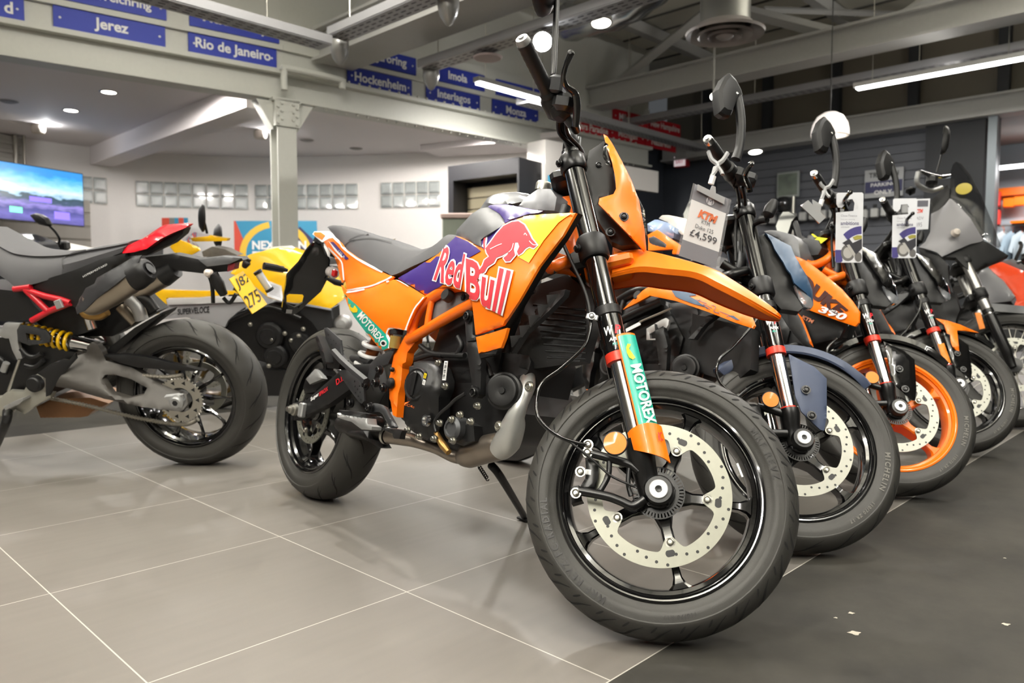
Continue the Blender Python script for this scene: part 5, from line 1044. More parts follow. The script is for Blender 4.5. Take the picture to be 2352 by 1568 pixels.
disc_part(fr, 'sight_glass', P(*K2(1222, 700)[0], -.176), (.05, -1, 0), [(0, -.002), (.009, -.002), (.011, .004), (.0145, .004), (.016, -.004)], CHROME, b1)
wp = P(*K2(1440, 765)[0], -.15); disc_part(fr, 'water_pump', wp, (.1, -1, 0), [(0, .01), (.016, .01), (.018, .014), (.022, .014), (.03, .006), (.031, -.03)], EG, b1)
panel(fr, 'pump_housing', K2(1398, 690, 1470, 680, 1580, 740, 1590, 860, 1500, 900, 1420, 870), [(1050, 990, -.135)], EN, b1, False, .05, 10, .006)
bolts('engine_bolt', [P(x, y, -.165) for x, y in K2(1078, 775, 1168, 824, 1285, 843, 1328, 720, 1318, 250, 1487, 655, 1570, 708, 1623, 585, 1372, 432, 1430, 858, 1422, 692)], (0, -1, 0), .0065, .009, STEEL, b1)
mb = MB(); c = P(*K2(1372, 310)[0], -.17); mb.box(c, (.014, .002, .05), Matrix.Rotation(-.05, 3, 'Y'))
for k in range(9): pass
o = mb.build('barcode_label', WHITE_T, b1); mb = MB()
for k in range(11): mb.box(c + Vector((0, -.0013, -.02 + k * .004)), (.009, .0005, .0012 + .0008 * (k % 3)), Matrix.Rotation(-.05, 3, 'Y'))
mb.build('bars', BLACK_T, o)
hg, hgb = panel(fr, 'engine_hanger', K3(500, 560, 515, 640, 590, 600, 640, 830, 632, 1120, 600, 1150, 562, 1130, 550, 980, 510, 720), [(1080, 830, -.165)], BLACK, b1, False, .02, 10)
panel(fr, 'hanger_bracket', K3(492, 425, 522, 382, 560, 400, 562, 580, 592, 598, 586, 630, 510, 640, 500, 560), [(1072, 745, -.17)], DARK, b1, False, .02, 9)
bolts('hanger_bolt', [P(x, y, -.177) for x, y in K3(525, 415, 585, 1100)], (0, -1, 0), .011, .008, BLACK_S, b1)
q = P(*K3(838, 1085)[0], -.14); disc_part(fr, 'horn', q, (.45, -1, .05), [(0, .006), (.008, .006), (.009, .002), (.03, .006), (.037, .004), (.041, -.004), (.046, -.006), (.046, -.022), (.03, -.03), (0, -.03)], BLACK, b1, n=40)
rod_part(fr, 'oxygen_sensor_lead', [P(x, y, -.168) for x, y in K2(1530, 490, 1450, 540, 1400, 590, 1330, 650, 1290, 720, 1300, 790)], .0048, BLACK, b1); rod_part(fr, 'oxygen_sensor', [P(x, y, -.15) for x, y in K2(1300, 790, 1340, 870, 1400, 950)], [.006, .009, .011, .008], mat('sensor_brass', 'a5814a', .35, .8), b1)
for pts in (K3(60, 800, 200, 760, 350, 765, 500, 770), K3(100, 680, 180, 740, 300, 770), K3(440, 600, 470, 680, 430, 760), K3(640, 800, 700, 860, 740, 960), K3(900, 330, 980, 280, 1120, 180)): rod_part(fr, 'engine_hose', [P(x, y, -.13) for x, y in pts], .0075, BLACK, b1)
rp, rpb = panel(fr, 'coolant_reservoir', K1(1378, 1128, 1392, 950, 1500, 872, 1560, 852, 1690, 868, 1700, 905, 1690, 930, 1560, 1020), [(1030, 700, -.135)], mat('reservoir_grey', '6a6b6d', .5), b1, False, .03, 10, .005)
q = P(*K1(1545, 905)[0], -.145); disc_part(fr, 'reservoir_cap', q, (0, -1, .25), [(0, .02), (.015, .02), (.017, .016), (.0175, 0)], BLACK, b1); mb = MB(); mb.bolt(P(*K1(1657, 903)[0], -.145), (0, -1, 0), .007, .004); mb.build('reservoir_bolt', BLACK_S, b1)
# ---- exhaust
EX = mat('exhaust_titanium', '8f857a', .32, .9, noise=.25, nscale=18); HS = mat('heat_shield', 'c9cac6', .4, .75, noise=.06)
rod_part(fr, 'exhaust_header', [P(x, y, l) for (x, y), l in zip(K2(1990, 300, 1985, 400, 1955, 560, 1915, 720, 1850, 880, 1750, 930), (-.04, -.06, -.085, -.09, -.085, -.08))], .0185, EX, b1, n=18)
rod_part(fr, 'heat_shield', [P(x, y, l) for (x, y), l in zip(K2(2020, 340, 2010, 430, 1965, 560, 1925, 660, 1905, 740, 1860, 860, 1800, 925), (-.06, -.078, -.1, -.105, -.1, -.095, -.09))], [.017, .022, .019, .023, .03, .034, .03], HS, b1, n=20)
bolts('shield_bolt', [P(*K2(1790, 745)[0], -.125), P(*K2(2028, 435)[0], -.112)], (.15, -1, 0), .009, .006, STEEL, b1)
rod_part(fr, 'catalyst', [P(x, y, l) for (x, y), l in zip(K2(1850, 890, 1800, 900, 1690, 925, 1560, 970, 1500, 985), (-.085, -.085, -.085, -.085, -.085))], [.03, .036, .0365, .034, .022], EX, b1, n=28)
rod_part(fr, 'exhaust_pipe', [P(x, y, l) for (x, y), l in zip(K2(1520, 985, 1440, 980, 1300, 915, 1150, 865, 1050, 840, 930, 825), (-.085, -.09, -.1, -.11, -.115, -.12))], [.02, .017, .016, .018, .021, .021], EX, b1, n=20)
disc_part(fr, 'pipe_clamp', P(*K2(915, 820)[0], -.12), P(*K2(880, 812)[0], -.122) - P(*K2(940, 826)[0], -.12), [(.024, -.006), (.026, 0), (.024, .006)], STEEL, b1)
rod_part(fr, 'muffler', [P(x, y, l) for (x, y), l in zip(K4(1200, 1030, 1000, 1000, 800, 960, 690, 920, 640, 890), (-.1, -.06, -.05, -.05, -.05))], [.024, .03, .032, .03, .024], mat('muffler_dark', '2c2a28', .4, .6), b1, n=24)
panel(fr, 'muffler_cover', K4(690, 1000, 760, 985, 900, 985, 960, 1080, 1110, 1125, 1150, 1190, 1095, 1195, 900, 1075), [(800, 1000, -.13)], BLACK, b1, False, .03, 9)
# ---- swingarm, shock, rear brake
pb = [P(*q, -.125) for q in K4(60, 650, 215, 620, 590, 295, 760, 120, 900, 100, 960, 300, 760, 470, 480, 670, 215, 790, 60, 862)]
sw, swb = panel(fr, 'swingarm', K4(60, 650, 215, 620, 590, 295, 780, 190, 1000, 180, 1010, 330, 760, 470, 480, 670, 215, 800, 60, 862), [(750, 900, -.13)], BLACK, b1, False, .03, 10, .004)
tdecal(fr, 'lettering', 'Super', K4(290, 590, 385, 525, 390, 575, 290, 650), WHITE_T, sw, swb, bold=.02); tdecal(fr, 'lettering', 'SPROX', K4(388, 530, 495, 455, 500, 505, 392, 578), RED_T, sw, swb, bold=.02); tdecal(fr, 'lettering', 'D.I.D', K4(590, 375, 720, 290, 730, 350, 600, 445), RED_T, sw, swb, bold=.02)
me = sw.data.copy(); me.transform(Matrix.Scale(-1, 4, (0, 1, 0))); me.flip_normals(); o = bpy.data.objects.new('swingarm', me); COL.objects.link(o); o.parent = b1
disc_part(fr, 'axle_nut', P(*K4(100, 735)[0], -.13), (0, -1, 0), [(0, .034), (.009, .033), (.01, .024), (.015, .022), (.016, .012), (.021, .01), (.022, 0)], STEEL, b1, n=20)
mb = MB(); mb.box(P(*K4(180, 740)[0], -.135), (.03, .02, .05), None, .004); mb.build('chain_adjuster', ALU, b1)
panel(fr, 'rear_caliper', K4(210, 360, 320, 240, 380, 240, 440, 320, 400, 420, 330, 520, 200, 540, 180, 470), [(710, 870, -.09)], BLACK_S, b1, False, .06, 9); panel(fr, 'caliper_bridge', K4(215, 370, 320, 245, 345, 260, 400, 325, 420, 360, 260, 430, 240, 400), [(715, 865, -.105)], ALU, b1, False, .02, 8)
hx = []; a = P(878, 752, -.03); b = P(838, 852, -.03); ax = (b - a).normalized(); u = ax.orthogonal().normalized(); v = ax.cross(u)
for k in range(90): t = k / 89; an = t * 2 * PI * 4.4; hx.append(a + (b - a) * t + (u * math.cos(an) + v * math.sin(an)) * .037)
mb = MB(); mb.tube(hx, .0078, 10); sp = mb.build('shock_spring', WHITE, b1, label='white coil spring'); rod_part(fr, 'shock_body', [a - ax * .04, b + ax * .03], .021, mat('shock_bronze', '7a3f16', .35, .6), b1)
panel(fr, 'shock_guard', K4(985, 180, 1060, 100, 1130, 70, 1290, -10, 1200, 180, 1110, 220, 1050, 300, 1000, 440, 965, 430, 960, 310), [(860, 850, -.145)], DARK, b1, False, .015, 9)
disc_part(fr, 'brake_fluid_reservoir', P(*K1(1080, 1275)[0], -.14), (0, 0, 1), [(0, -.024), (.017, -.024), (.018, .012), (0, .012)], mat('fluid_amber', '8a7438', .3, coat=.6), b1, n=18); disc_part(fr, 'reservoir_lid', P(*K1(1085, 1205)[0], -.14), (0, 0, 1), [(0, -.006), (.02, -.006), (.02, .008), (.016, .01), (0, .01)], BLACK, b1, n=18)
rod_part(fr, 'swingarm_brace', [P(x, y, -.05) for x, y in K4(740, 130, 850, 135, 1010, 190)], .016, DARK, b1); panel(fr, 'chain_guard', K4(780, 200, 1000, 240, 980, 320, 960, 310, 840, 240), [(830, 845, -.1)], BLACK, b1, False, .02, 9)
# ---- footrests and pedal
pg = panel(fr, 'footpeg', K4(585, 775, 600, 770, 620, 800, 640, 792, 665, 815, 690, 800, 715, 825, 740, 808, 765, 835, 790, 815, 815, 842, 840, 825, 865, 850, 890, 830, 915, 855, 940, 835, 950, 905, 1005, 935, 1000, 975, 880, 970, 760, 880, 640, 845, 590, 825), [(770, 970, -.215)], ALU, b1, False, .035, 7)[0]
panel(fr, 'peg_rubber', K4(612, 732, 700, 740, 930, 780, 935, 835, 800, 815, 640, 790, 610, 780), [(770, 945, -.205)], BLACK, b1, False, .04, 8)
disc_part(fr, 'peg_pivot', P(*K4(1005, 900)[0], -.18), (0, -1, 0), [(0, .012), (.01, .012), (.018, .006), (.022, 0), (.022, -.03)], BLACK_S, b1)
panel(fr, 'brake_pedal', K4(960, 700, 985, 668, 1040, 655, 1110, 675, 1165, 710, 1290, 940, 1270, 960, 1215, 945, 1130, 790, 1090, 760, 1040, 760, 980, 770), [(880, 950, -.19)], DARK, b1, False, .012, 8); panel(fr, 'pedal_tip', K4(1120, 955, 1150, 945, 1240, 955, 1300, 965, 1370, 985, 1350, 1020, 1335, 1085, 1270, 1080, 1250, 1020, 1130, 975), [(895, 995, -.21)], BLACK, b1, False, .02, 8)
bolts('footrest_bolt', [P(*K4(x, y)[0], l) for x, y, l in ((985, 705, -.2), (760, 655, -.16), (940, 440, -.17), (1105, 260, -.17), (1060, 410, -.17), (1150, 470, -.165))], (0, -1, 0), .0095, .01, BLACK_S, b1)
mb = MB(); 
hp, hpb = panel(fr, 'heel_guard', K4(578, 250, 600, 255, 700, 260, 800, 340, 905, 450, 912, 630, 880, 665, 845, 640, 700, 440), [(800, 880, -.165)], DARK, b1, False, .008, 9)
for x, y in K4(805, 392, 812, 455, 842, 490, 818, 530, 872, 525, 865, 450, 850, 575, 880, 615): disc_part(fr, 'drain_hole', P(x, y, -.1645), (0, -1, 0), [(0, .0008), (.0022, .0008), (.0024, 0)], BLACK_T, hp, n=10) if False else None
mb = MB()
for x, y in K4(805, 392, 812, 455, 842, 490, 818, 530, 872, 525, 865, 450, 850, 575, 880, 615): mb.lathe([(0, .0012), (.0026, .001), (.0026, 0)], P(x, y, -.165), (0, -1, 0), 10)
mb.build('drain_holes', BLACK_T, hp)
rod_part(fr, 'passenger_peg_bar', [P(x, y, -.175) for x, y in K4(560, 40, 660, 150, 780, 260, 950, 400)], .0125, DARK, b1, n=6, sm=0); panel(fr, 'peg_hanger', K4(590, 10, 560, 5, 620, 110, 640, 130, 600, 250, 470, 230, 450, 90, 480, 60), [(765, 820, -.15)], BLACK, b1, False, .03, 9)
pp_, ppb = panel(fr, 'passenger_heel_plate', K1(455, 1168, 480, 1163, 600, 1270, 614, 1398, 580, 1392, 480, 1290), [(760, 780, -.17)], DARK, b1, False, .008, 9)
mb = MB()
for x, y in K1(500, 1225, 520, 1265, 545, 1275, 565, 1300, 530, 1310, 560, 1340, 500, 1260): mb.lathe([(0, .0012), (.0026, .001), (.0026, 0)], P(x, y, -.17), (0, -1, 0), 10)
mb.build('drain_holes', BLACK_T, pp_)
panel(fr, 'passenger_peg', K1(378, 1240, 400, 1232, 425, 1290, 450, 1350, 475, 1460, 450, 1470, 420, 1380), [(730, 800, -.2)], BLACK, b1, False, .03, 8)
# ---- rear plate carrier, indicators, lamp
tp = P(745, 560, 0); n_ = Vector((1, 0, -.55)); 
ph, phb = panel(fr, 'plate_carrier', K1(345, 470, 375, 440, 430, 432, 470, 470, 500, 540, 520, 590, 500, 745, 440, 860, 240, 1040, 200, 1058, 105, 1032, 112, 960, 150, 715, 250, 610, 320, 500), [], BLACK_G, b1, False, .012, 11, plane=(tp, n_), holes=[K1(145, 895, 165, 880, 280, 885, 298, 905, 285, 955, 215, 995, 145, 965)])
tdecal(fr, 'maker_plate', 'I', K1(140, 1005, 190, 1010, 185, 1042, 135, 1038), mat('plate_grey', '9a9a98', .5), ph, phb, bold=.2)
panel(fr, 'carrier_arm', K1(345, 465, 380, 380, 455, 430, 480, 520, 470, 545, 430, 440, 380, 442), [(725, 555, -.03)], DARK, b1, False, .06, 9)
for pts in ([pl(*q, tp, n_) for q in K1(150, 675, 60, 655, -50, 632)], [pl(*q, tp, n_) for q in K1(480, 740, 560, 775, 620, 790)]): mb = MB(); mb.tube(pts, [.006, .013, .012], 10); mb.build('indicator', BLACK, b1)
q = P(*K1(530, 690)[0], .02); mb = MB(); mb.lathe([(0, .03), (.015, .025), (.022, .01), (.022, -.02), (0, -.03)], q, (-1, 0, .2), 16); mb.build('tail_lamp', mat('lamp_clear', 'd8d0cc', .15, coat=1), b1); mb = MB(); mb.box(P(*K1(555, 700)[0], -.01), (.02, .02, .03), None, .005); mb.build('tail_lens', mat('lens_red', 'c02020', .2, coat=.6), b1)
# ---- side stand
ft_ = fr.G(1205, 1196); ft_.z += .004; tpz = P(1128, 1068, .05)
rod_part(fr, 'side_stand', [tpz, P(1150, 1095, .08), ft_ + Vector((0, 0, .006))], [.0115, .0115, .010], BLACK, b1, sm=4); mb = MB(); mb.box(ft_ + Vector((.0, .0, .004)), (.05, .03, .008), Matrix.Rotation(.19, 3, 'X'), .002); mb.build('stand_foot', BLACK, b1)
hx = []
for k in range(50): t = k / 49; hx.append(P(1100, 1070, .03).lerp(P(1120, 1100, .06), t) + Vector((.006 * math.cos(k * .9), 0, .006 * math.sin(k * .9))))
mb = MB(); mb.tube(hx, .0018, 5); mb.build('stand_spring', BLACK_S, b1)
# ================================================================== THE OTHER BIKES OF THE ROW
def share(src_fr, names, dst_fr, parent, swap=None, steered=False):
    "the same cast parts on another bike of the family: copies of the objects, moved with its own steering where needed"
    out = []
    for o in [x for x in bpy.data.objects if x.parent == b1 and x.name.split('.')[0] in names]:
        me = o.data.copy()
        if steered: me.transform(dst_fr.S @ src_fr.SI)
        if swap:
            for i, m in enumerate(me.materials):
                if m.name in swap: me.materials[i] = swap[m.name]
        c = bpy.data.objects.new(o.name.split('.')[0], me); COL.objects.link(c); c.parent = parent; out.append(c)
    return out
K6 = crop(1580, 400, 5.226); K7 = crop(1480, 160, 2.6125); K8 = crop(1560, 680, 2.614); K9 = crop(1420, 460, 4.9); K10 = crop(1820, 240, 3.408); K11 = crop(1940, 580, 2.704); K12 = crop(2060, 380, 4.127)
BLUE = mat('dusk_blue', '39435a', .5); BLUE_M = mat('mask_blue', '24425f', .45)
STEERED_COPY = []
def fender_loft(fr, name, m, parent, R, th0=60, th1=150, w_=.064):
    c = Vector((fr.wb, 0, fr.rf)); secs = []
    for i in range(25):
        th = math.radians(th0 + (th1 - th0) * i / 24); e = min(1, .45 + .55 * math.sin(PI * i / 24) ** .5); row = []
        for y, dr in ((-w_, -.03), (-w_ * .95, -.008), (-w_ * .5, .005), (0, .01), (w_ * .5, .005), (w_ * .95, -.008), (w_, -.03)): row.append(c + Vector(((R + dr) * math.cos(th), y * e, (R + dr) * math.sin(th))))
        for y, dr in ((w_ - .004, -.032), (w_ * .45, 0), (0, .006), (-w_ * .45, 0), (-w_ + .004, -.032)): row.append(c + Vector(((R + dr - .003) * math.cos(th), y * e, (R + dr - .003) * math.sin(th))))
        secs.append(row)
    mb = MB(); mb.loft(secs); return mb.build(name, m, parent, 40, xf=fr.S)
F2 = Frame(-.0389, 3.2738, -.9846, .2553, .8768, rf=.293, wb=1.40); F3 = Frame(.5166, 3.8531, -.9674, .2418, .8335, rf=.293, wb=1.40); F4 = Frame(1.084, 4.5045, -.9067, .2142, .7778, rf=.293, wb=1.40)
def duke(fr, parent, rim, mask, fend, frame, front_src=None):
    wh, c = make_wheel(fr, parent, True, rim, math.radians(45), [('MICHELIN', .05, .015), ('110/70 ZR 17', -.55, .009)], 1); hub_parts(fr, c, wh, fr.S); lug_and_cap(fr, parent)
    make_wheel(fr, parent, False, rim, .3, None, 1)
    legs = make_fork(fr, parent, (.437, .515, .745, .79), .09, .258)
    mb = MB(); mb.tube([fr.leg(.092, -.097), fr.leg(.096, -.097)], .0225, 20); mb.build('red_ring', REDM, parent, xf=fr.S)
    reflector(fr, F2.Q(1769, 918.5, -.135) if fr is F2 else F2.Q(1769, 918.5, -.135), .024, parent)
    for a, b, r in (((.02, -.02), (-.085, .02), .012), ((.075, -.01), (-.075, .08), .011)):
        p = fr.leg(a[0], -.1) + fr.n * a[1]; q = p + fr.n * b[0] + fr.u * b[1] * .4; rod_part(fr, 'caliper_arm', [p, q], r, BLACK_S, parent, True)
    c0 = fr.leg(.06, -.085) - fr.n * .1; mb = MB(); mb.box(c0, (.06, .05, .11), Matrix((fr.n, Vector((0, 1, 0)), fr.u)).transposed(), .012); mb.build('brake_caliper', BLACK_S, parent, xf=fr.S)
    # fender over the wheel and its side blades
    fender_loft(fr, 'front_fender', fend, parent, .318)
    # handlebar, grips, levers, mirrors
    J = lambda x, y, l: F2.Q(x, y, l)                     # shape of the bar as it stands on the second bike
    bar = [J(1672, 395, -.26), J(1690, 425, -.17), J(1702, 455, -.08)]; mir = [Vector((p.x, -p.y, p.z)) for p in reversed(bar)]; rod_part(fr, 'handlebar', bar + mir, .012, BLACK_S, parent, True)
    g0, g1 = J(1630, 326, -.385), J(1668, 382, -.275); gd = (g1 - g0).normalized()
    for s in (1, -1):
        f = lambda p: Vector((p.x, p.y * s, p.z)); mb = MB(); mb.tube([f(g0), f(g0 + gd * .012), f(g0 + gd * .014), f(g0 + (g1 - g0) * .5), f(g1), f(g1 + gd * .004), f(g1 + gd * .045), f(g1 + gd * .055)], [.0145, .0155, .0165, .017, .017, .023, .026, .02], 22); mb.build('grip', BLACK, parent, xf=fr.S)
        mb = MB(); mb.lathe([(0, .016), (.005, .016), (.006, .013), (.013, .012), (.0145, .006), (.0145, -.02)], f(g0 - gd * .006), f(g0 - gd) - f(g0), 24); mb.build('bar_end', mat('bar_end_chrome', 'b8b8b8', .15, 1), parent, xf=fr.S)
        mb = MB(); mb.box(f(g1 + gd * .05 + Vector((.015, 0, 0))), (.05, .06, .055), None, .014); mb.build('switch_housing', BLACK, parent, xf=fr.S)
        lv = [J(1726, 376, -.38), J(1716, 392, -.35), J(1712, 405, -.32), J(1720, 425, -.27), J(1722, 440, -.25)]; mb = MB(); P_ = [f(Vector(p)) for p in smooth([tuple(q) for q in lv], 4)]; mb.tube(P_, list(np.linspace(.006, .009, len(P_))), 10); mb.lathe([(0, .009), (.007, .006), (.009, 0), (.007, -.006), (0, -.009)], f(lv[0]), (0, 1, 0), 12); mb.build('brake_lever' if s > 0 else 'clutch_lever', BLACK_G, parent, xf=fr.S)
        ms = [J(1690, 366, -.27), J(1698, 340, -.275), J(1702, 300, -.285), J(1700, 262, -.295), J(1694, 232, -.3), J(1689, 215, -.305)]; P_ = [f(Vector(p)) for p in smooth([tuple(q) for q in ms], 4)]; mb = MB(); mb.tube(P_, list(np.interp(np.linspace(0, 1, len(P_)), [0, .2, .6, 1], [.015, .013, .015, .019])), 12, flat=.8); mb.build('mirror_stem', BLACK, parent, xf=fr.S)
        out = K7(430, 125, 468, 48, 500, 22, 540, 62, 572, 125, 582, 160, 545, 190, 522, 250, 505, 288, 470, 283, 442, 262, 432, 190); p0 = J(1668, 215, -.32); mn = Vector((.55, -.83, 0)); V2 = [F2.pl(x, y, p0, mn, True) for x, y in out]; cc = sum(V2, Vector()) / len(V2)
        mb = MB(); mb.loft([[f(cc + (v - cc) * k + mn * d) for v in V2] for d, k in ((.02, .45), (.018, .75), (.009, .95), (0, 1), (-.02, .97))]); mh_ = mb.build('mirror_housing', BLACK, parent, 22, xf=fr.S)
        mb = MB(); mb.add([f(cc + (v - cc) * .9 - mn * .0205) for v in V2], [tuple(range(len(V2)))]); mb.build('mirror_glass', MATS['mirror_glass'], mh_, xf=fr.S)
        mb = MB(); mb.lathe([(0, .011), (.008, .007), (.011, 0)], f(J(1690, 217, -.315)), (1, 0, 0), 14); mb.build('mirror_pivot', CHROME, mh_, xf=fr.S)
    mb = MB(); mb.box(J(1718, 412, -.22), (.05, .05, .035), None, .008); mb.build('fluid_reservoir', DARK, parent, xf=fr.S)
    for dx in (0, 14): rod_part(fr, 'control_cable', [J(1692 + dx, 430, -.2), J(1698 + dx, 470, -.13), J(1690 + dx, 520, -.08), J(1690 + dx, 600, -.06)], .005, BLACK, parent, True)
    rod_part(fr, 'brake_hose', [J(1745, 560, -.1), J(1752, 640, -.115), J(1745, 720, -.12), J(1690, 790, -.12), J(1650, 830, -.12), J(1655, 880, -.11), J(1720, 930, -.1)], .0045, BLACK_G, parent, True)
    rod_part(fr, 'wiring_conduit', [J(1660, 632, -.04), J(1690, 626, -.05), J(1702, 600, -.06), J(1698, 560, -.04)], .014, DARK, parent, True)
    # indicator on its stalk
    rod_part(fr, 'indicator_stalk', [J(1722, 520, -.1), J(1745, 508, -.13), J(1762, 505, -.16)], .009, BLACK, parent, True); mb = MB(); p = J(1771, 478, -.18); mb.lathe([(0, .035), (.012, .028), (.02, 0), (.018, -.025), (.008, -.036), (0, -.038)], p, (.1, -.1, 1), 16); mb.build('indicator', BLACK, parent, xf=fr.S)
    # headlight mask: traced on the second bike, same casting on its sisters
    def front_panel(name, out, ctrl, m, th, d=9):
        if fr is F2: panel(fr, name, out, ctrl, m, parent, True, th, d); return
        o = next(x for x in bpy.data.objects if x.parent == b2 and x.name.split('.')[0] == name); me = o.data.copy(); me.transform(fr.S @ F2.SI); me.materials[0] = m; c_ = bpy.data.objects.new(name, me); COL.objects.link(c_); c_.parent = parent
    front_panel('headlight_mask', K6(930, 695, 1000, 730, 1130, 800, 1240, 855, 1290, 980, 1430, 1210, 1500, 1390, 1510, 1560, 1470, 1500, 1410, 1410, 1280, 1300, 1240, 1190, 1190, 1130, 1150, 1050, 1050, 900, 1000, 790), [(1760, 535, -.06), (1800, 600, -.09), (1860, 650, -.05), (1870, 695, -.03), (1830, 655, -.1)], mask, .01)
    front_panel('headlight_lens', K6(1285, 1312, 1410, 1425, 1480, 1480, 1512, 1565, 1480, 1600, 1400, 1590, 1330, 1480), [(1826, 655, -.09), (1866, 700, -.03), (1845, 700, -.07)], mat('lens_smoke', 'c8ccd0', .05, coat=1, trans=.6), .02)
    front_panel('headlight_bracket', K6(850, 745, 930, 702, 1000, 800, 1150, 1052, 1242, 1200, 1288, 1320, 1390, 1590, 1330, 1640, 1120, 1610, 1000, 1480, 960, 1250, 900, 1000), [(1750, 540, -.05), (1800, 640, -.08), (1830, 700, -.06)], BLACK, .03, 11)
    front_panel('fender_blade', K8(660, 345, 740, 385, 812, 420, 888, 492, 888, 720, 872, 805, 850, 800, 780, 735, 735, 690, 700, 600, 678, 450), [(1815, 815, -.12), (1870, 850, -.105), (1890, 960, -.1), (1845, 950, -.12)], fend, .008)
    bolts('blade_bolt', [F2.Q(x, y, -.122) for x, y in K8(762, 560, 797, 715)], (0, -1, 0), .009, .004, BLACK_S, parent, fr.S)
    swap = {'orange_frame': frame, 'orange_gloss': BLACK}
    share(globals()['fr1'], {'steering_head', 'frame_tube', 'frame_strut', 'pivot_plate', 'crankcase', 'cylinder', 'cylinder_head', 'clutch_cover', 'clutch_cap', 'engine_hanger', 'swingarm', 'muffler', 'exhaust_pipe', 'catalyst', 'coolant_reservoir', 'reservoir_cap', 'radiator', 'seat', 'seat_base', 'axle_nut', 'horn', 'engine_bolt', 'footpeg', 'passenger_peg_bar', 'plate_carrier', 'exhaust_header', 'radiator_guard'}, fr, parent, swap)
    ftp = fr.I @ (fr.M @ Vector((.62, .22, 0)) * 1); wfoot = fr.M @ Vector((.62, .3, 0)); wfoot.z = .012; rod_part(fr, 'side_stand', [Vector((.68, .06, .24)), fr.I @ wfoot], .011, BLACK, parent)
fr1 = fr
b2 = thing('motorcycle', 'orange motorcycle with slate blue front fender and headlight mask, second in the row', 'motorcycle', F2.M, 'motorcycles in the angled row'); duke(F2, b2, BLACK_G, BLUE_M, BLUE, BLACK_S)
b3 = thing('motorcycle', 'motorcycle with bright orange wheels and black front fender, third in the row', 'motorcycle', F3.M, 'motorcycles in the angled row'); duke(F3, b3, ORANGE, BLACK_G, BLACK_G, ORANGE_D)
b4 = thing('motorcycle', 'black-wheeled motorcycle with an orange flash on its black fender, fourth in the row', 'motorcycle', F4.M, 'motorcycles in the angled row'); duke(F4, b4, BLACK_G, BLACK_G, BLACK_G, BLACK_S)
# bike 2 bodywork
TANKG = mat('tank_silver', 'c4c0b6', .3, coat=.4)
sh, shb = panel(F2, 'radiator_shroud', K9(45, 1226, 150, 1120, 240, 1042, 300, 990, 420, 930, 700, 900, 950, 960, 1250, 1100, 1440, 1250, 1485, 1310, 1522, 1405, 1500, 1436, 1300, 1370, 1000, 1250, 640, 1128, 350, 1068, 200, 1150), [(1429, 710, -.15), (1470, 672, -.17), (1560, 680, -.19), (1650, 700, -.2), (1730, 750, -.2), (1700, 720, -.2), (1600, 645, -.16)], ORANGE, b2, False, .012, 10)
decal(F2, 'blue_flash', K9(605, 1020, 700, 960, 800, 1000, 832, 1022, 885, 1072, 800, 1080, 885, 1125, 975, 1200, 860, 1170, 700, 1112, 645, 1082), BLUE_M, sh, shb, 8, .0016); decal(F2, 'blue_tip', K9(1240, 1295, 1300, 1300, 1370, 1350, 1330, 1345), BLUE_M, sh, shb, 8, .0016)
for ln in (K9(880, 1118, 1000, 1165), K9(930, 1118, 905, 1150, 1040, 1230), K9(1010, 1225, 960, 1170, 1060, 1215), K9(1050, 1180, 1100, 1200, 1080, 1250, 1140, 1270), K9(1140, 1250, 1260, 1300, 1220, 1310)): strip(F2, 'number_outline', ln, 1.2, BLUE_M, sh, shb, .0018)
panel(F2, 'tank', K9(320, 262, 405, 214, 440, 215, 545, 245, 628, 300, 615, 420, 560, 440, 430, 350, 325, 345), [(1490, 515, -.15), (1545, 530, -.17), (1510, 500, -.1)], mat('tank_bluewhite', '8fa3c4', .15, coat=1), b2, False, .06, 9)
panel(F2, 'tank_cover', K9(450, 202, 490, 164, 560, 162, 740, 198, 900, 300, 880, 420, 700, 380, 640, 320, 545, 240), [(1515, 500, -.1), (1580, 505, -.12), (1570, 540, -.16)], TANKG, b2, False, .1, 9); panel(F2, 'tank_trim', K9(322, 385, 432, 328, 480, 360, 660, 480, 760, 560, 700, 600, 600, 600, 612, 545, 390, 560, 330, 560, 330, 420), [(1490, 545, -.16), (1550, 570, -.19), (1560, 580, -.19)], ORANGE, b2, False, .012, 9)
panel(F2, 'tank_trim_inset', K9(335, 420, 390, 398, 480, 450, 570, 520, 400, 545, 345, 545), [(1490, 555, -.165), (1535, 565, -.19)], mat('trim_dark', '2a2c33', .5), b2, False, .01, 8)  # dark slate inset inside the orange trim
panel(F2, 'frame_bracket', K9(310, 1440, 345, 1420, 480, 1340, 530, 1320, 562, 1345, 555, 1400, 480, 1568, 310, 1568), [(1490, 760, -.15)], mat('bracket_grey', 'b4b4b2', .4, .4), b2, False, .012, 8, holes=[K9(345, 1500, 500, 1410, 505, 1420, 440, 1550, 350, 1555)])
rod_part(F2, 'silver_brace', [F2.P(*K9(245, 1368)[0], -.15), F2.P(*K9(600, 1215)[0], -.15)], .004, STEEL, b2, sm=0); panel(F2, 'sticker', K9(82, 1445, 245, 1360, 248, 1400, 85, 1482), [(1450, 745, -.152)], WHITE_T, b2, False, .001, 8)
rp2 = panel(F2, 'radiator_core', K9(830, 1270, 1500, 1440, 1480, 1900, 1300, 2050, 780, 1900), [(1600, 740, -.12), (1720, 760, -.1), (1650, 850, -.1)], mat('radiator_black', '131314', .6), b2, False, .04, 14)
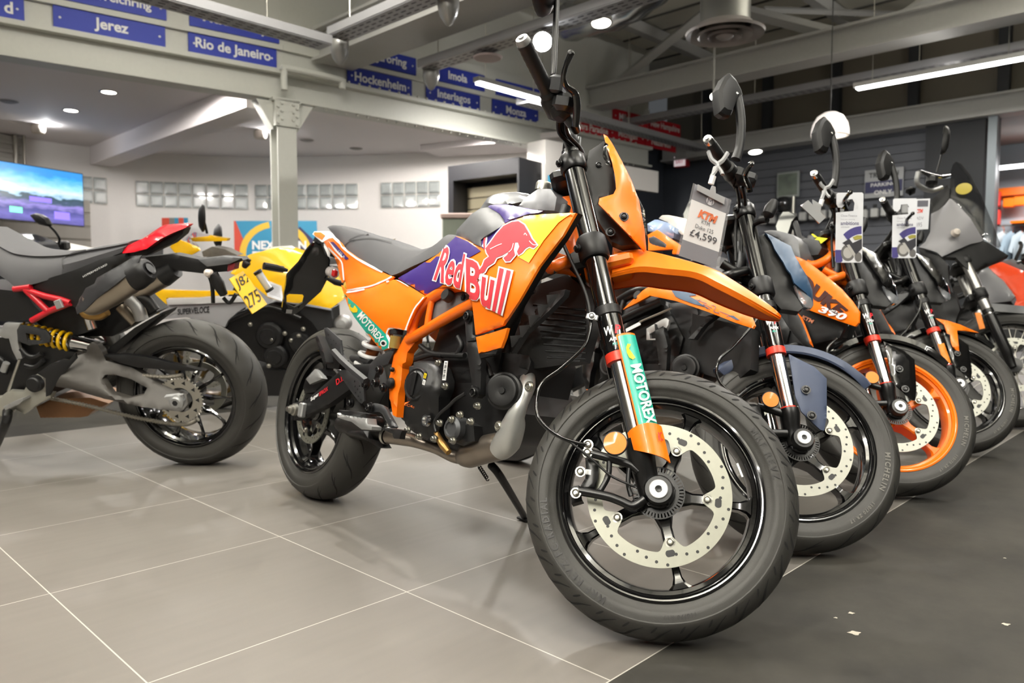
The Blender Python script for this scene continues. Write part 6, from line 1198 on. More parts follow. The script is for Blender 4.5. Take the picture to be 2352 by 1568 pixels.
# bike 3 bodywork
s3, s3b = panel(F3, 'radiator_shroud', [(1800, 575), (1823, 585), (1852, 599), (1894, 631), (1930, 662), (1955, 690), (1972, 715), (1971, 740), (1963, 749), (1930, 738), (1875, 718), (1840, 705), (1800, 660), (1780, 610)], [(1823, 590, -.16), (1894, 640, -.2), (1968, 735, -.21), (1860, 705, -.2), (1800, 620, -.15)], ORANGE, b3, False, .012, 9)
tdecal(F3, 'lettering', 'DUKE', [(1842, 622), (1950, 712), (1928, 728), (1836, 664)], mat('print_maroon', '3a120c', .4), s3, s3b, bold=.06, shear=.2, off=.003); tdecal(F3, 'lettering', '390', [(1880, 700), (1948, 722), (1942, 738), (1880, 716)], WHITE_T, s3, s3b, bold=.04, shear=.3, off=.003)
for F_, bb, off in ((F3, b3, None), (F4, b4, None)):
    out = K8(640, 60, 680, 70, 730, 130, 800, 308, 740, 290, 660, 200) if F_ is F3 else K8(1120, 60, 1160, 40, 1210, 80, 1292, 232, 1220, 225, 1150, 150)
    lw, lwb = panel(F_, 'lower_shroud', out, [(out[0][0], out[0][1], -.17), (out[3][0], out[3][1], -.19)], BLACK, bb, False, .012, 8); strip(F_, 'orange_edge', [out[1], out[2], out[3]], 2.6, ORANGE_D, lw, lwb, .003)
l3, l3b = panel(F3, 'badge_panel', K8(690, 80, 760, 60, 1000, 160, 960, 250, 780, 290), [(1850, 730, -.16), (1920, 760, -.17)], BLACK, b3, False, .02, 10); tdecal(F3, 'lettering', 'KTM', K8(740, 112, 815, 145, 808, 168, 735, 135), mat('print_dull_orange', 'b06a48', .5), l3, l3b, bold=.05, shear=.3)
panel(F3, 'tank', K6(905, 682, 980, 668, 1060, 672, 1250, 722, 1318, 790, 1345, 1000, 1250, 960, 1180, 840, 1080, 760), [(1755, 530, -.12), (1820, 540, -.14), (1830, 585, -.17)], GREY_P, b3, False, .1, 9)
rod_part(F3, 'frame_tube', [F3.P(x, y, l) for (x, y), l in zip(K6(1300, 1010, 1480, 1090, 1640, 1040, 1740, 960), (-.12, -.1, -.07, -.04))], .017, ORANGE_D, b3); rod_part(F3, 'steering_head', [F3.P(*K6(1690, 930)[0], 0), F3.P(*K6(1790, 1330)[0], 0)], .03, ORANGE_D, b3, sm=0)
panel(F3, 'airbox_cover', K6(1325, 800, 1400, 760, 1560, 790, 1600, 880, 1560, 960, 1360, 995), [(1850, 570, -.08)], DARK, b3, False, .1, 9)
yt = thing('key_tag', 'small yellow key tag on the tank of the orange-wheeled bike', 'tag'); mb = MB(); q = [F3.M @ F3.P(x, y, -.07) for x, y in K6(1505, 800, 1560, 752, 1678, 770, 1600, 832)]; mb.prism(q, (0, .0015, 0)); mb.build('card', mat('tag_yellow', 'e8e21c', .5), yt); q2 = [F3.M @ F3.P(x, y, -.06) for x, y in K6(1520, 760, 1480, 718, 1500, 712, 1560, 756)]; mb = MB(); mb.prism(q2, (0, .0015, 0)); mb.build('loop', MATS['tag_yellow'], yt)
# bike 4 extras
panel(F4, 'fender_flash', K11(565, 405, 640, 420, 720, 445, 835, 495, 760, 485, 700, 480, 715, 620, 725, 632, 672, 580, 640, 500, 620, 445), [(2150, 732, -.12), (2200, 790, -.13), (2245, 763, -.06)], ORANGE, b4, True, .008, 8)
panel(F4, 'rectangular_reflector', K11(580, 565, 620, 560, 662, 680, 625, 692), [(2170, 810, -.155)], AMBER, b4, True, .008, 7)
bpy.data.objects.remove(next(x for x in bpy.data.objects if x.parent == b4 and x.name.startswith('side_reflector')), do_unlink=True) if False else None
# ---- bike 5: grey adventure bike, bike 6: orange-red tank behind it
F5 = Frame(1.70, 5.22, -.84, .17, .45, rf=.33, wb=1.5); b5 = thing('motorcycle', 'grey adventure motorcycle with smoked windscreen and spoked wheel at the right edge', 'motorcycle', F5.M)
AG = mat('adventure_grey', '858487', .42)
def spoke_wheel(fr, parent, front):
    S = fr.S if front else None; R0 = .335; c = Vector((fr.wb if front else 0, 0, R0)); rb = .245; mb = MB(); mb.lathe([(rb + .004, .04), (rb - .006, .042), (rb - .014, .03), (rb - .018, 0), (rb - .014, -.03), (rb - .006, -.042), (rb + .004, -.04)], c, (0, 1, 0), 72); w_ = mb.build('front_wheel' if front else 'rear_wheel', BLACK_G, parent, xf=S)
    make_tyre('tyre', c, R0, .058, rb, w_, S, 1); mb = MB(); mb.lathe([(.0, .06), (.04, .055), (.042, .04), (.03, .03), (.03, -.03), (.042, -.04), (.04, -.055), (0, -.06)], c, (0, 1, 0), 28); mb.build('hub', BLACK_S, w_, xf=S)
    mb = MB()
    for k in range(36):
        a = 2 * PI * k / 36; s = 1 if k % 2 else -1; t = a + (.35 if k % 4 < 2 else -.35); mb.rod(c + Vector((.04 * math.cos(a), s * .04, .04 * math.sin(a))), c + Vector(((rb - .015) * math.cos(t), s * .008, (rb - .015) * math.sin(t))), .0022, 6)
    mb.build('spokes', STEEL, w_, xf=S); brake_disc(c, .15, -.062, .4, w_, S, True); return c
spoke_wheel(F5, b5, True); spoke_wheel(F5, b5, False)
make_fork(F5, b5, (.42, .46, .62, .66), .3, .31, False, None, mat('fork_silver', 'b5b4b0', .3, .9))
panel(F5, 'fairing', K12(325, 455, 400, 420, 460, 365, 500, 312, 520, 315, 590, 380, 700, 500, 820, 700, 800, 720, 700, 740, 560, 800, 430, 862, 380, 820, 270, 785, 205, 775, 270, 720, 320, 620), [(2140, 490, -.14), (2185, 457, -.1), (2255, 550, -.09), (2165, 585, -.2), (2200, 540, -.19)], AG, b5, True, .02, 9)
panel(F5, 'fairing_nose', K12(430, 862, 560, 800, 700, 740, 820, 710, 870, 730, 1060, 850, 990, 885, 880, 930, 700, 1010, 590, 900, 560, 870), [(2165, 590, -.17), (2260, 555, -.08), (2310, 590, -.03), (2230, 620, -.12)], BLACK, b5, True, .05, 9)
panel(F5, 'fairing_lower', K12(205, 780, 270, 790, 400, 850, 480, 940, 490, 1100, 520, 1200, 440, 1150, 380, 1000, 330, 900, 230, 870), [(2110, 570, -.2), (2175, 660, -.19)], BLACK, b5, False, .03, 9)
panel(F5, 'windscreen', K12(500, 300, 510, 60, 530, -10, 560, -40, 610, -20, 700, 90, 800, 280, 900, 520, 990, 760, 960, 780, 870, 720, 820, 690, 700, 500, 590, 370), [(2185, 440, -.09), (2195, 380, -.07), (2250, 450, -.05), (2300, 560, -.01)], mat('screen_smoke', '0c0c0e', .03, coat=1, alpha=.42), b5, True, .004, 10)
q = F5.Q(*K12(635, 222)[0], -.09); disc_part(F5, 'round_sticker', q, (-.2, -1, .2), [(0, .004), (.042, .003), (.042, 0)], mat('sticker_yellow', 'b7a53a', .4), b5, True)
mb = MB(); p = F5.Q(*K12(555, 640)[0], -.23); mb.lathe([(0, .03), (.018, .022), (.026, 0), (.016, -.02), (0, -.024)], p, (.3, -1, .1), 16); mb.build('indicator', mat('indicator_clear', 'd9cfc4', .1, coat=1), b5, xf=F5.S)
rod_part(F5, 'handlebar', [F5.Q(*K12(215, 60)[0], -.36), F5.Q(*K12(400, 110)[0], -.2), F5.Q(*K12(500, 100)[0], -.05)], .012, CHROME, b5, True); rod_part(F5, 'hand_guard', [F5.Q(*K12(205, 60)[0], -.4), F5.Q(*K12(190, 160)[0], -.38), F5.Q(*K12(240, 210)[0], -.34), F5.Q(*K12(330, 240)[0], -.25), F5.Q(*K12(420, 210)[0], -.15)], .014, ALU, b5, True)
mb = MB(); mb.box(F5.Q(*K12(330, 150)[0], -.26), (.06, .08, .06), None, .015); mb.build('switch_housing', BLACK, b5, xf=F5.S); mb = MB(); mb.box(F5.Q(*K12(130, 240)[0], -.3), (.05, .07, .04), None, .015); mb.build('lever_mount', BLACK, b5, xf=F5.S)
panel(F5, 'dash_panel', K12(320, 330, 480, 180, 520, 240, 500, 310, 400, 420, 330, 460), [(2170, 460, -.08)], BLACK, b5, True, .05, 9)
rod_part(F5, 'mirror_stem', [F5.Q(2152, 395, -.3), F5.Q(2160, 365, -.31), F5.Q(2165, 345, -.32)], .005, BLACK, b5, True); p = F5.Q(2169, 322, -.33); mirror_head(F5, p, .07, .17, b5, tilt=.2)
panel(F5, 'beak_fender', K12(770, 1300, 860, 1300, 1205, 1330, 1300, 1380, 1205, 1400, 930, 1380, 900, 1420, 1000, 1568, 960, 1568, 860, 1450, 830, 1360), [(2250, 697, -.1), (2350, 705, -.06), (2290, 755, -.12)], GREY_P, b5, True, .02, 9); panel(F5, 'rectangular_reflector', K12(740, 1395, 795, 1390, 838, 1540, 785, 1550), [(2250, 737, -.15)], AMBER, b5, True, .008, 7)
share(fr1, {'crankcase', 'cylinder', 'cylinder_head', 'swingarm', 'seat', 'seat_base', 'muffler', 'frame_tube', 'radiator'}, F5, b5, {'orange_frame': BLACK_S, 'orange_gloss': BLACK})
rod_part(F5, 'side_stand', [Vector((.68, .06, .24)), F5.I @ Vector(((F5.M @ Vector((.62, .3, 0))).x, (F5.M @ Vector((.62, .3, 0))).y, .012))], .011, BLACK, b5)
F6 = Frame(2.72, 5.95, -.84, .17, .4, wb=1.4); b6 = thing('motorcycle', 'motorcycle with glossy orange-red tank and grey side panel, cut by the right edge', 'motorcycle', F6.M)
RT = mat('tank_orange_red', 'e84a1e', .2, coat=.8)
panel(F6, 'tank', K12(868, 965, 920, 910, 1000, 915, 1205, 1000, 1330, 1060, 1380, 1200, 1330, 1330, 1205, 1330, 1112, 1322, 1132, 1270, 1090, 1190, 1000, 1090), [(2275, 612, -.12), (2350, 620, -.14), (2330, 690, -.2), (2385, 680, -.18)], RT, b6, False, .12, 9); panel(F6, 'side_panel', K12(690, 1130, 800, 990, 870, 980, 1010, 1092, 1120, 1240, 1082, 1282, 860, 1310, 760, 1290), [(2240, 650, -.18), (2320, 680, -.22), (2270, 690, -.2)], mat('panel_grey', '77777a', .3, coat=.5), b6, False, .02, 9)
panel(F6, 'tank_cap_cover', K12(940, 905, 1100, 885, 1205, 940, 1300, 1000, 1205, 1000, 1000, 918), [(2310, 600, -.08)], GREY_P, b6, False, .06, 9)
make_wheel(F6, b6, True, BLACK_G, .3, None, 1); make_wheel(F6, b6, False, BLACK_G, .3, None, 1); make_fork(F6, b6, (.437, .515, .72, .77), .09, .258, False, None); share(fr1, {'crankcase', 'cylinder', 'cylinder_head', 'swingarm', 'seat', 'seat_base', 'frame_tube'}, F6, b6, {'orange_frame': BLACK_S})
fender_loft(F6, 'front_fender', BLACK, b6, .318); rod_part(F6, 'side_stand', [Vector((.68, .06, .24)), F6.I @ Vector(((F6.M @ Vector((.62, .3, 0))).x, (F6.M @ Vector((.62, .3, 0))).y, .012))], .011, BLACK, b6)
rod_part(F6, 'handlebar', [F6.leg(.8, -.3) - F6.n * .05, F6.leg(.84, -.1), F6.leg(.84, .1), F6.leg(.8, .3) - F6.n * .05], .012, BLACK_S, b6, True)
# ================================================================== TAGS AND CLIPS HANGING ON THE HANDLEBARS
def card_map(cs, dep, lean=0):
    "corners TL TR BR BL in pixels -> function (u, v, lift) to a world point on an upright card at a given distance"
    W = [atY(*c, dep) for c in cs]; n = (W[1] - W[0]).cross(W[3] - W[0]).normalized()
    if n.dot(CAM - W[0]) < 0: n = -n
    return (lambda u, v, h=0: (W[0] * (1 - u) + W[1] * u) * (1 - v) + (W[3] * (1 - u) + W[2] * u) * v + n * h), n
def card_text(f, txt, u0, u1, v0, v1, m, parent, h=.0012, name='lettering', **kw):
    V, Fc, asp = text2d(txt, **kw); mb = MB(); mb.add([f(u0 + (u1 - u0) * x, v1 + (v0 - v1) * y, h) for x, y in V], Fc); return mb.build(name, m, parent)
def card_poly(f, pts, m, parent, name, h=.001, th=.0006):
    mb = MB(); P_ = [f(u, v, h) for u, v in pts]; n = (f(0, 0, 1) - f(0, 0, 0)).normalized(); mb.prism(P_, n * th); return mb.build(name, m, parent)
ACR = mat('acrylic_clip', 'f4f6f6', .08, trans=.55, coat=.6); SLEEVE = mat('plastic_sleeve', 'e6e8ea', .15, coat=.6, alpha=.12); SLATE = mat('card_slate', '66666e', .5)
def bar_clip(fr_, pts1, pts2, stem, lat, lab):
    t = thing('sign_clip', lab, 'clip', None, 'clear clips on the handlebars'); J = lambda q: fr_.M @ (fr_.S @ fr_.Q(q[0], q[1], lat))
    for pts in (pts1, pts2):
        P_ = [J(q) for q in pts]; mb = MB(); mb.tube([Vector(p) for p in smooth([tuple(p) for p in P_], 4)], .008, 6, flat=.7); mb.build('jaw', ACR, t)
    mb = MB(); mb.tube([J(q) for q in stem], [.009, .006, .006], 8); mb.build('neck', ACR, t); mb = MB(); mb.lathe([(0, -.012), (.009, -.012), (.009, .012), (0, .012)], J(stem[-1]), (.3, 0, 1), 8); mb.build('joint', WHITE, t); return t, J(stem[-1])
t1, e1 = bar_clip(F2, K7(385, 490, 405, 540, 440, 572, 425, 610, 400, 640), K7(500, 500, 470, 545, 440, 572, 462, 610, 470, 630), K7(430, 590, 412, 630, 407, 662), -.36, 'clear plastic clip holding the large £4,599 price card')
dz = e1.y - .01; f, n = card_map([(1591.5, 420.5), (1679, 459), (1650, 617), (1553, 585)], dz)
pc = thing('price_card', 'large price card reading £4,599 hanging in a clear sleeve', 'price card')
card_poly(f, [(0, 0), (1, 0), (1, 1), (0, 1)], SLEEVE, pc, 'sleeve', .002, .0012); card_poly(f, [(.06, .0), (.94, .0), (.94, 1), (.06, 1)], SLATE, pc, 'backing', -.0012, .001); card_poly(f, [(.06, .21), (.94, .21), (.94, .77), (.06, .77)], WHITE_T, pc, 'paper', 0, .0004)
KO = mat('logo_orange', 'd8744a', .5); TG = mat('text_grey', '4a4a4e', .5)
card_text(f, 'KTM', .28, .76, .295, .41, KO, pc, .0035, bold=.06, shear=.25); card_text(f, 'KTM', .4, .6, .425, .475, TG, pc, .0035); card_text(f, 'Duke 125', .28, .72, .505, .56, TG, pc, .0035); card_text(f, '£4,599', .19, .84, .59, .705, TG, pc, .0035, bold=.01)
ring = [(.5 + .1 * math.cos(q), .14 + .055 * math.sin(q)) for q in np.linspace(0, 2 * PI, 25)[:-1]]; card_poly(f, ring, mat('logo_pale', 'c9c9cc', .5), pc, 'round_logo', .0034, .0003); card_text(f, 'M', .435, .565, .105, .178, SLATE, pc, .0042)
g2, _ = card_map(K7(318, 690, 480, 770, 475, 810, 312, 725), dz - .004); mb = MB(); n_ = n; P_ = [g2(*q) for q in ((0, 0), (.45, 0), (.5, -.9), (.62, -.9), (.66, 0), (1, 0), (1, 1), (0, 1))]; mb.prism(P_, n * .008); mb.build('grip_bar', ACR, t1)
t2, e2 = bar_clip(F3, K10(205, 560, 220, 620, 255, 660, 240, 700, 225, 740), K10(320, 590, 290, 640, 255, 660, 270, 700, 292, 725), K10(250, 680, 238, 720, 225, 768), -.36, 'clear plastic clip with an empty holder on the third bar'); g2, n = card_map(K10(60, 795, 118, 750, 255, 885, 205, 932), e2.y - .01); mb = MB(); mb.prism([g2(*q) for q in ((0, 0), (1, 0), (1, 1), (0, 1))], n * .008); mb.build('grip_bar', ACR, t2); mb = MB(); mb.prism([g2(*q) for q in ((.9, .35), (1.4, .1), (1.7, .5), (1, .7))], n * .006); mb.build('holder_arm', ACR, t2)
PUR = mat('card_purple', '4a4482', .5); PALE = mat('card_white', 'eef0f4', .5)
def hang_tag(cs, dep, lab, shift=0):
    f, n = card_map(cs, dep); t = thing('hang_tag', lab, 'tag', None, 'finance tags on the levers'); U = lambda x, y: ((x - 335) / 218, (y - 688) / 548)
    card_poly(f, [U(*q) for q in ((345, 700), (358, 690), (545, 688), (556, 700), (545, 1225), (533, 1237), (345, 1237), (334, 1225), (341, 845), (478, 832), (486, 770), (470, 740), (414, 745), (408, 785), (385, 808), (358, 805), (344, 780))], PALE, t, 'card', 0, .0012)
    card_text(f, 'Close Finance', .2, .78, .315, .345, mat('tag_grey', '9a9aa2', .5), t, .0016); card_text(f, 'Fuel your motoring', .2, .7, .375, .395, MATS['tag_grey'], t, .0016); card_text(f, 'ambitions', .19, .84, .41, .465, mat('tag_text', '6a6a86', .5), t, .0016, bold=.02); card_text(f, 'with finance', .2, .5, .48, .5, MATS['tag_grey'], t, .0016)
    arcp = [(.95 + r * math.cos(q), .95 + r * .47 * math.sin(q)) for r, qs in ((1.0, np.linspace(-2.3, -1.58, 12)), (.76, np.linspace(-1.58, -2.3, 12))) for q in qs]; card_poly(f, [(min(u, .97), v) for u, v in arcp], PUR, t, 'purple_arc', .0012, .0003); card_poly(f, [(0, .82), (.22, .82), (.26, .98), (.2, 1), (.03, 1), (0, .98)], PUR, t, 'purple_corner', .0012, .0003)
    GM = mat('print_bike_grey', '6c6a68', .5); GL = mat('print_bike_light', 'b9b7b2', .5); GD = mat('print_bike_dark', '34343a', .5)
    for (u, v, ru, rv), m in (((.45, .86, .25, .12), GM), ((.45, .86, .17, .08), GL), ((.82, .92, .13, .07), GM)): card_poly(f, [(u + ru * math.cos(q), v + rv * math.sin(q)) for q in np.linspace(0, 2 * PI, 21)[:-1]], m, t, 'printed_wheel', .0014 + .0002 * (ru < .2), .0003)
    card_poly(f, [(.25, .72), (.5, .66), (.62, .72), (.95, .66), (.95, .8), (.7, .9), (.5, .8)], GD, t, 'printed_bike', .0018, .0003); card_poly(f, [(.62, .64), (.78, .61), (.95, .615), (.95, .66), (.7, .68)], mat('print_bike_yellow', 'a8a04a', .5), t, 'printed_tank', .002, .0003); card_poly(f, [(.4, .75), (.5, .74), (.72, .88), (.66, .92)], GL, t, 'printed_fork', .0022, .0003); return t
pL = F3.M @ (F3.S @ F3.Q(*K10(470, 720)[0], -.3)); hang_tag(K10(335, 688, 553, 688, 553, 1236, 335, 1236), pL.y - .02, 'white and purple hang tag lettered ambitions on the third bike')
pL = F4.M @ (F4.S @ F4.Q(*K10(890, 770)[0], -.3)); hang_tag(K10(778, 734, 975, 734, 975, 1200, 778, 1200), pL.y - .02, 'white and purple hang tag lettered ambitions on the fourth bike')
f, n = card_map(K10(960, 740, 1078, 735, 1062, 975, 962, 980), pL.y + .16); t = thing('price_card', 'white price card half hidden behind the farther ambitions tag', 'price card'); card_poly(f, [(-.5, 0), (1, 0), (1, 1), (-.5, 1)], PALE, t, 'card', 0, .0012); card_poly(f, [(-.5, .04), (.88, .06), (.88, .26), (-.5, .25)], SLATE, t, 'header', .0014, .0003); card_text(f, 'KTM', .0, .55, .33, .46, mat('logo_red', 'e0584a', .5), t, .0018, bold=.06, shear=.25); card_text(f, '390 ADV', -.4, .6, .58, .68, MATS['tag_grey'], t, .0018); card_text(f, '£5,495', -.4, .5, .77, .93, MATS['tag_grey'], t, .0018)
# ================================================================== LEFT-HAND BIKES
K13 = crop(0, 460, 2.529); K14 = crop(0, 480, 5.0587); K15 = crop(0, 720, 5.2267); K16 = crop(340, 440, 3.4096)
FH = Frame(-1.34, 3.228, 3.057, .173, .0, rr=.315, wb=1.5, rf=.3, trail=.1); bh = thing('motorcycle', 'black motorcycle with red tail, red trellis frame and twin exhausts at the left edge', 'motorcycle', FH.M)
P = FH.P; ARM = mat('swingarm_grey', '393632', .5, .2, noise=.05); RED = mat('red_gloss', 'c81524', .2, coat=.8); REDF = mat('red_frame', 'b3101f', .35, coat=.3)
w_, c = make_wheel(FH, bh, False, BLACK_G, .1, None, 1, R0=.315, hw=.086, spokes=10, disc=False, side=1)
brake_disc(c, .115, -.07, .1, w_, None, False)
mb = MB(); N = 43; O = []; I_ = []
for k in range(N * 4): a = 2 * PI * k / (N * 4); r = .093 + .004 * (1 if k % 4 in (1, 2) else -1); O.append((r, a)); I_.append((.052, a))
G_ = lambda r, a, h: c + Vector((r * math.cos(a), .098 + h, r * math.sin(a)))
for h in (0, .005): mb.add([G_(r, a, h) for r, a in O] + [G_(r, a, h) for r, a in I_], [(i, (i + 1) % len(O), (i + 1) % len(O) + len(O), i + len(O)) for i in range(len(O))])
mb.add([G_(r, a, h) for h in (0, .005) for r, a in O], [(i, (i + 1) % len(O), (i + 1) % len(O) + len(O), i + len(O)) for i in range(len(O))]); mb.mi = 1
for k in range(10): a = 2 * PI * k / 10; mb.lathe([(0, .0056), (.011, .0054)], G_(.074, a, 0), (0, 1, 0), 3)
mb.build('sprocket', [STEEL, BLACK_T], w_)
mb = MB(); mb.lathe([(0, .146), (.02, .146), (.024, .142), (.03, .14), (.032, .12), (.032, .1)], c, (0, 1, 0), 28); mb.box(c + Vector((.012, .122, 0)), (.085, .025, .068), Matrix.Rotation(.12, 3, 'Y'), .008); mb.build('axle_block', ALU, bh); mb = MB(); mb.lathe([(0, .1475), (.012, .147)], c, (0, 1, 0), 6); mb.build('axle_socket', BLACK_T, bh)
sa, _ = panel(FH, 'swingarm', K13(330, 1050, 380, 980, 440, 905, 500, 885, 502, 850, 525, 828, 560, 840, 590, 885, 612, 932, 760, 970, 900, 1055, 1000, 1098, 1080, 1128, 1092, 1180, 1060, 1222, 1040, 1228, 900, 1212, 760, 1190, 560, 1142, 400, 1095, 318, 1082), [(170, 850, .15), (300, 880, .135), (420, 925, .128), (230, 880, .16)], ARM, bh, False, .035, 9, .004, holes=[K13(588, 1040, 605, 1015, 660, 1012, 760, 1040, 852, 1090, 832, 1130, 740, 1152, 640, 1122)])
panel(FH, 'chain_guard', K13(600, 900, 720, 898, 850, 912, 1000, 950, 1190, 992, 1100, 992, 1000, 988, 800, 972, 690, 945), [(240, 820, .12), (470, 853, .11)], BLACK, bh, False, .03, 9); panel(FH, 'rear_hugger', K13(600, 900, 640, 850, 780, 740, 900, 672, 945, 648, 930, 670, 800, 770, 700, 860, 660, 900), [(300, 760, .06)], BLACK, bh, False, .12, 9)
mb = MB()
ch = [np.array(q) for q in smooth([*K13(300, 1150, 500, 1190, 750, 1252, 950, 1290, 1080, 1300, 1150, 1270)], 12)]
for i in range(0, len(ch) - 1): a, b = P(*ch[i], .1), P(*ch[i + 1], .1); mb.tube([a.lerp(b, -.15), a.lerp(b, .5), a.lerp(b, 1.15)], [.0095, .006, .0095], 8, flat=.9)
mb.build('chain', mat('chain_steel', '8a857a', .45, .5), bh); mb = MB(); ch = [np.array(q) for q in smooth([*K13(610, 1000, 760, 1010, 950, 1025, 1060, 1015)], 10)]
for i in range(0, len(ch) - 1): a, b = P(*ch[i], .1), P(*ch[i + 1], .1); mb.tube([a.lerp(b, -.15), a.lerp(b, .5), a.lerp(b, 1.15)], [.0095, .006, .0095], 8)
mb.build('chain', MATS['chain_steel'], bh)
a, b = P(48, 760, .07), P(166, 787, .07); ax = (b - a).normalized(); u = ax.orthogonal().normalized(); v = ax.cross(u); hx = []
for k in range(150): t = k / 149; an = t * 2 * PI * 8; hx.append(a + (b - a) * t + (u * math.cos(an) + v * math.sin(an)) * .036)
mb = MB(); mb.tube(hx, .0068, 9); mb.build('shock_spring', mat('spring_yellow', 'e8b80a', .3, coat=.5), bh, label='yellow coil spring'); mb = MB(); mb.tube([a - ax * .06, a, b, b + ax * .004, b + ax * .008, b + ax * .09], [.022, .022, .022, .038, .03, .028], 20); mb.build('shock_body', CHROME, bh)
panel(FH, 'shock_guard', K15(195, 200, 240, 138, 400, 165, 540, 200, 600, 275, 592, 350, 350, 385, 210, 335), [(70, 765, .13)], DARK, bh, False, .012, 8, holes=[K15(300, 235, 460, 265, 500, 330, 320, 320)])
KS = K14
def sloft(T, B, lt, lb, m, nm): return seat_loft(FH, nm, T, B, lt, lb, m, bh)
sloft(KS(-300, 250, -120, 360, 0, 435, 150, 510, 340, 540, 520, 545, 760, 530, 1000, 482, 1250, 440, 1480, 395), KS(-300, 600, -160, 690, 0, 775, 100, 840, 190, 905, 400, 868, 620, 805, 850, 745, 1130, 620, 1420, 500), (.09, .1, .1, .09, .06), (.13, .14, .14, .12, .08), SEATM, 'seat')
se2 = [o for o in bpy.data.objects if o.parent == bh and o.name.startswith('seat')][0]; bvs = BVHTree.FromPolygons([v.co for v in se2.data.vertices], [list(p.vertices) for p in se2.data.polygons]); strip(FH, 'seam', KS(740, 690, 725, 600, 760, 560, 860, 505, 1000, 478), 1.5, BLACK_T, se2, bvs, .003)
panel(FH, 'tail_cover', KS(1395, 482, 1480, 420, 1660, 340, 1850, 212, 1900, 186, 2100, 170, 2192, 178, 2150, 218, 1990, 282, 1850, 352, 1700, 462, 1550, 502, 1420, 516), [(276, 576, .07), (370, 545, .1), (430, 516, .02), (330, 575, .11), (375, 518, .04)], RED, bh, False, .04, 8)
panel(FH, 'tail_under', KS(1420, 520, 1550, 505, 1700, 465, 1850, 355, 2150, 220, 2120, 292, 1990, 400, 1840, 470, 1700, 540, 1500, 545), [(300, 582, .08), (420, 530, .03)], BLACK, bh, False, .05, 9)
panel(FH, 'side_cover', K13(80, 500, 170, 488, 440, 402, 600, 335, 725, 310, 730, 340, 640, 400, 600, 470, 500, 560, 480, 640, 380, 600, 330, 560, 240, 530), [(50, 655, .12), (180, 640, .14), (280, 590, .1), (150, 690, .13)], BLACK, bh, False, .05, 10)
tdc = K14(965, 775, 1245, 630, 1250, 650, 975, 795); mb = MB()
sc2 = [o for o in bpy.data.objects if o.parent == bh and o.name.startswith('side_cover')][0]; bvs = BVHTree.FromPolygons([v.co for v in sc2.data.vertices], [list(p.vertices) for p in sc2.data.polygons]); tdecal(FH, 'lettering', 'HYPERMOTARD', [tdc[0], tdc[1], tdc[2], tdc[3]], WHITE_T, sc2, bvs, off=.004)
panel(FH, 'plate_arm', K13(840, 330, 1000, 312, 1150, 342, 1280, 328, 1400, 335, 1410, 348, 1350, 372, 1330, 412, 1180, 425, 1000, 405, 900, 425), [(340, 595, .05), (550, 600, .03)], BLACK, bh, False, .06, 9); panel(FH, 'plate_arm_top', K13(1150, 345, 1290, 325, 1400, 335, 1330, 370, 1200, 385), [(480, 600, .055)], GREY_P, bh, False, .02, 8); panel(FH, 'rear_light', K13(1322, 372, 1362, 365, 1355, 405, 1318, 415), [(530, 615, .045)], mat('rear_light_red', '7a0f1c', .2, coat=.6), bh, False, .05, 8)
EXS = mat('exhaust_steel', 'a3998a', .33, .9, noise=.1, nscale=20)
rod_part(FH, 'muffler', [P(*K14(1010, 1130)[0], .17), P(*K14(1090, 1085)[0], .175), P(*K14(1320, 950)[0], .185), P(*K14(1570, 790)[0], .19)], [.036, .05, .053, .05], EXS, bh, n=28); rod_part(FH, 'muffler_cap', [P(*K14(1560, 796)[0], .19), P(*K14(1580, 785)[0], .19), P(*K14(1690, 715)[0], .19), P(*K14(1735, 690)[0], .19)], [.052, .054, .05, .04], BLACK, bh, n=28)
mb = MB(); p = P(*K14(1765, 705)[0], .19); ax = (P(*K14(1690, 715)[0], .19) - P(*K14(1570, 790)[0], .19)).normalized(); mb.lathe([(.026, .006), (.02, .0), (.02, -.05)], P(*K14(1735, 690)[0], .19), ax, 24); mb.lathe([(0, .004), (.02, .004)], P(*K14(1735, 690)[0], .19), ax, 24); mb.build('muffler_outlet', BLACK_T, bh)
panel(FH, 'heat_guard', K14(1640, 540, 1590, 640, 1500, 745, 1300, 905, 1100, 1055, 970, 1190, 890, 1222, 872, 1150, 940, 1010, 990, 918, 1090, 868, 1120, 800, 1400, 642, 1560, 546), [(200, 700, .235), (300, 610, .225), (250, 650, .245), (190, 690, .22)], DARK, bh, False, .008, 8)
rod_part(FH, 'muffler', [P(*K14(1500, 980)[0], .02), P(*K14(1600, 930)[0], .02), P(*K14(1900, 770)[0], .02)], [.04, .048, .046], EXS, bh, n=24); rod_part(FH, 'muffler_cap', [P(*K14(1895, 772)[0], .02), P(*K14(2040, 690)[0], .02)], [.047, .038], BLACK, bh, n=24, sm=0)
for pts, lat, r, m in ((K14(960, 1160, 1010, 1230, 1150, 1240, 1240, 1190), .14, .018, mat('exhaust_gold', '9c7a45', .35, .9)), (K14(1030, 1240, 1050, 1310, 1080, 1390), .12, .02, CHROME), (K14(1400, 1130, 1480, 1220, 1580, 1320), .05, .022, EXS), (K14(1500, 1040, 1600, 1150, 1650, 1290), .06, .026, ALU), (K14(1560, 1030, 1700, 1060, 1800, 1180), .04, .022, BLACK)): rod_part(FH, 'exhaust_pipe', [P(x, y, lat) for x, y in pts], r, m, bh)
for pts in (K14(165, 930, 260, 918, 360, 905), K14(290, 935, 520, 1010, 700, 1050, 815, 1090), K14(310, 950, 430, 1060, 555, 1185), K14(370, 1295, 560, 1190, 815, 1090)): rod_part(FH, 'trellis_tube', [P(x, y, .135) for x, y in pts], .0125, REDF, bh, sm=0)
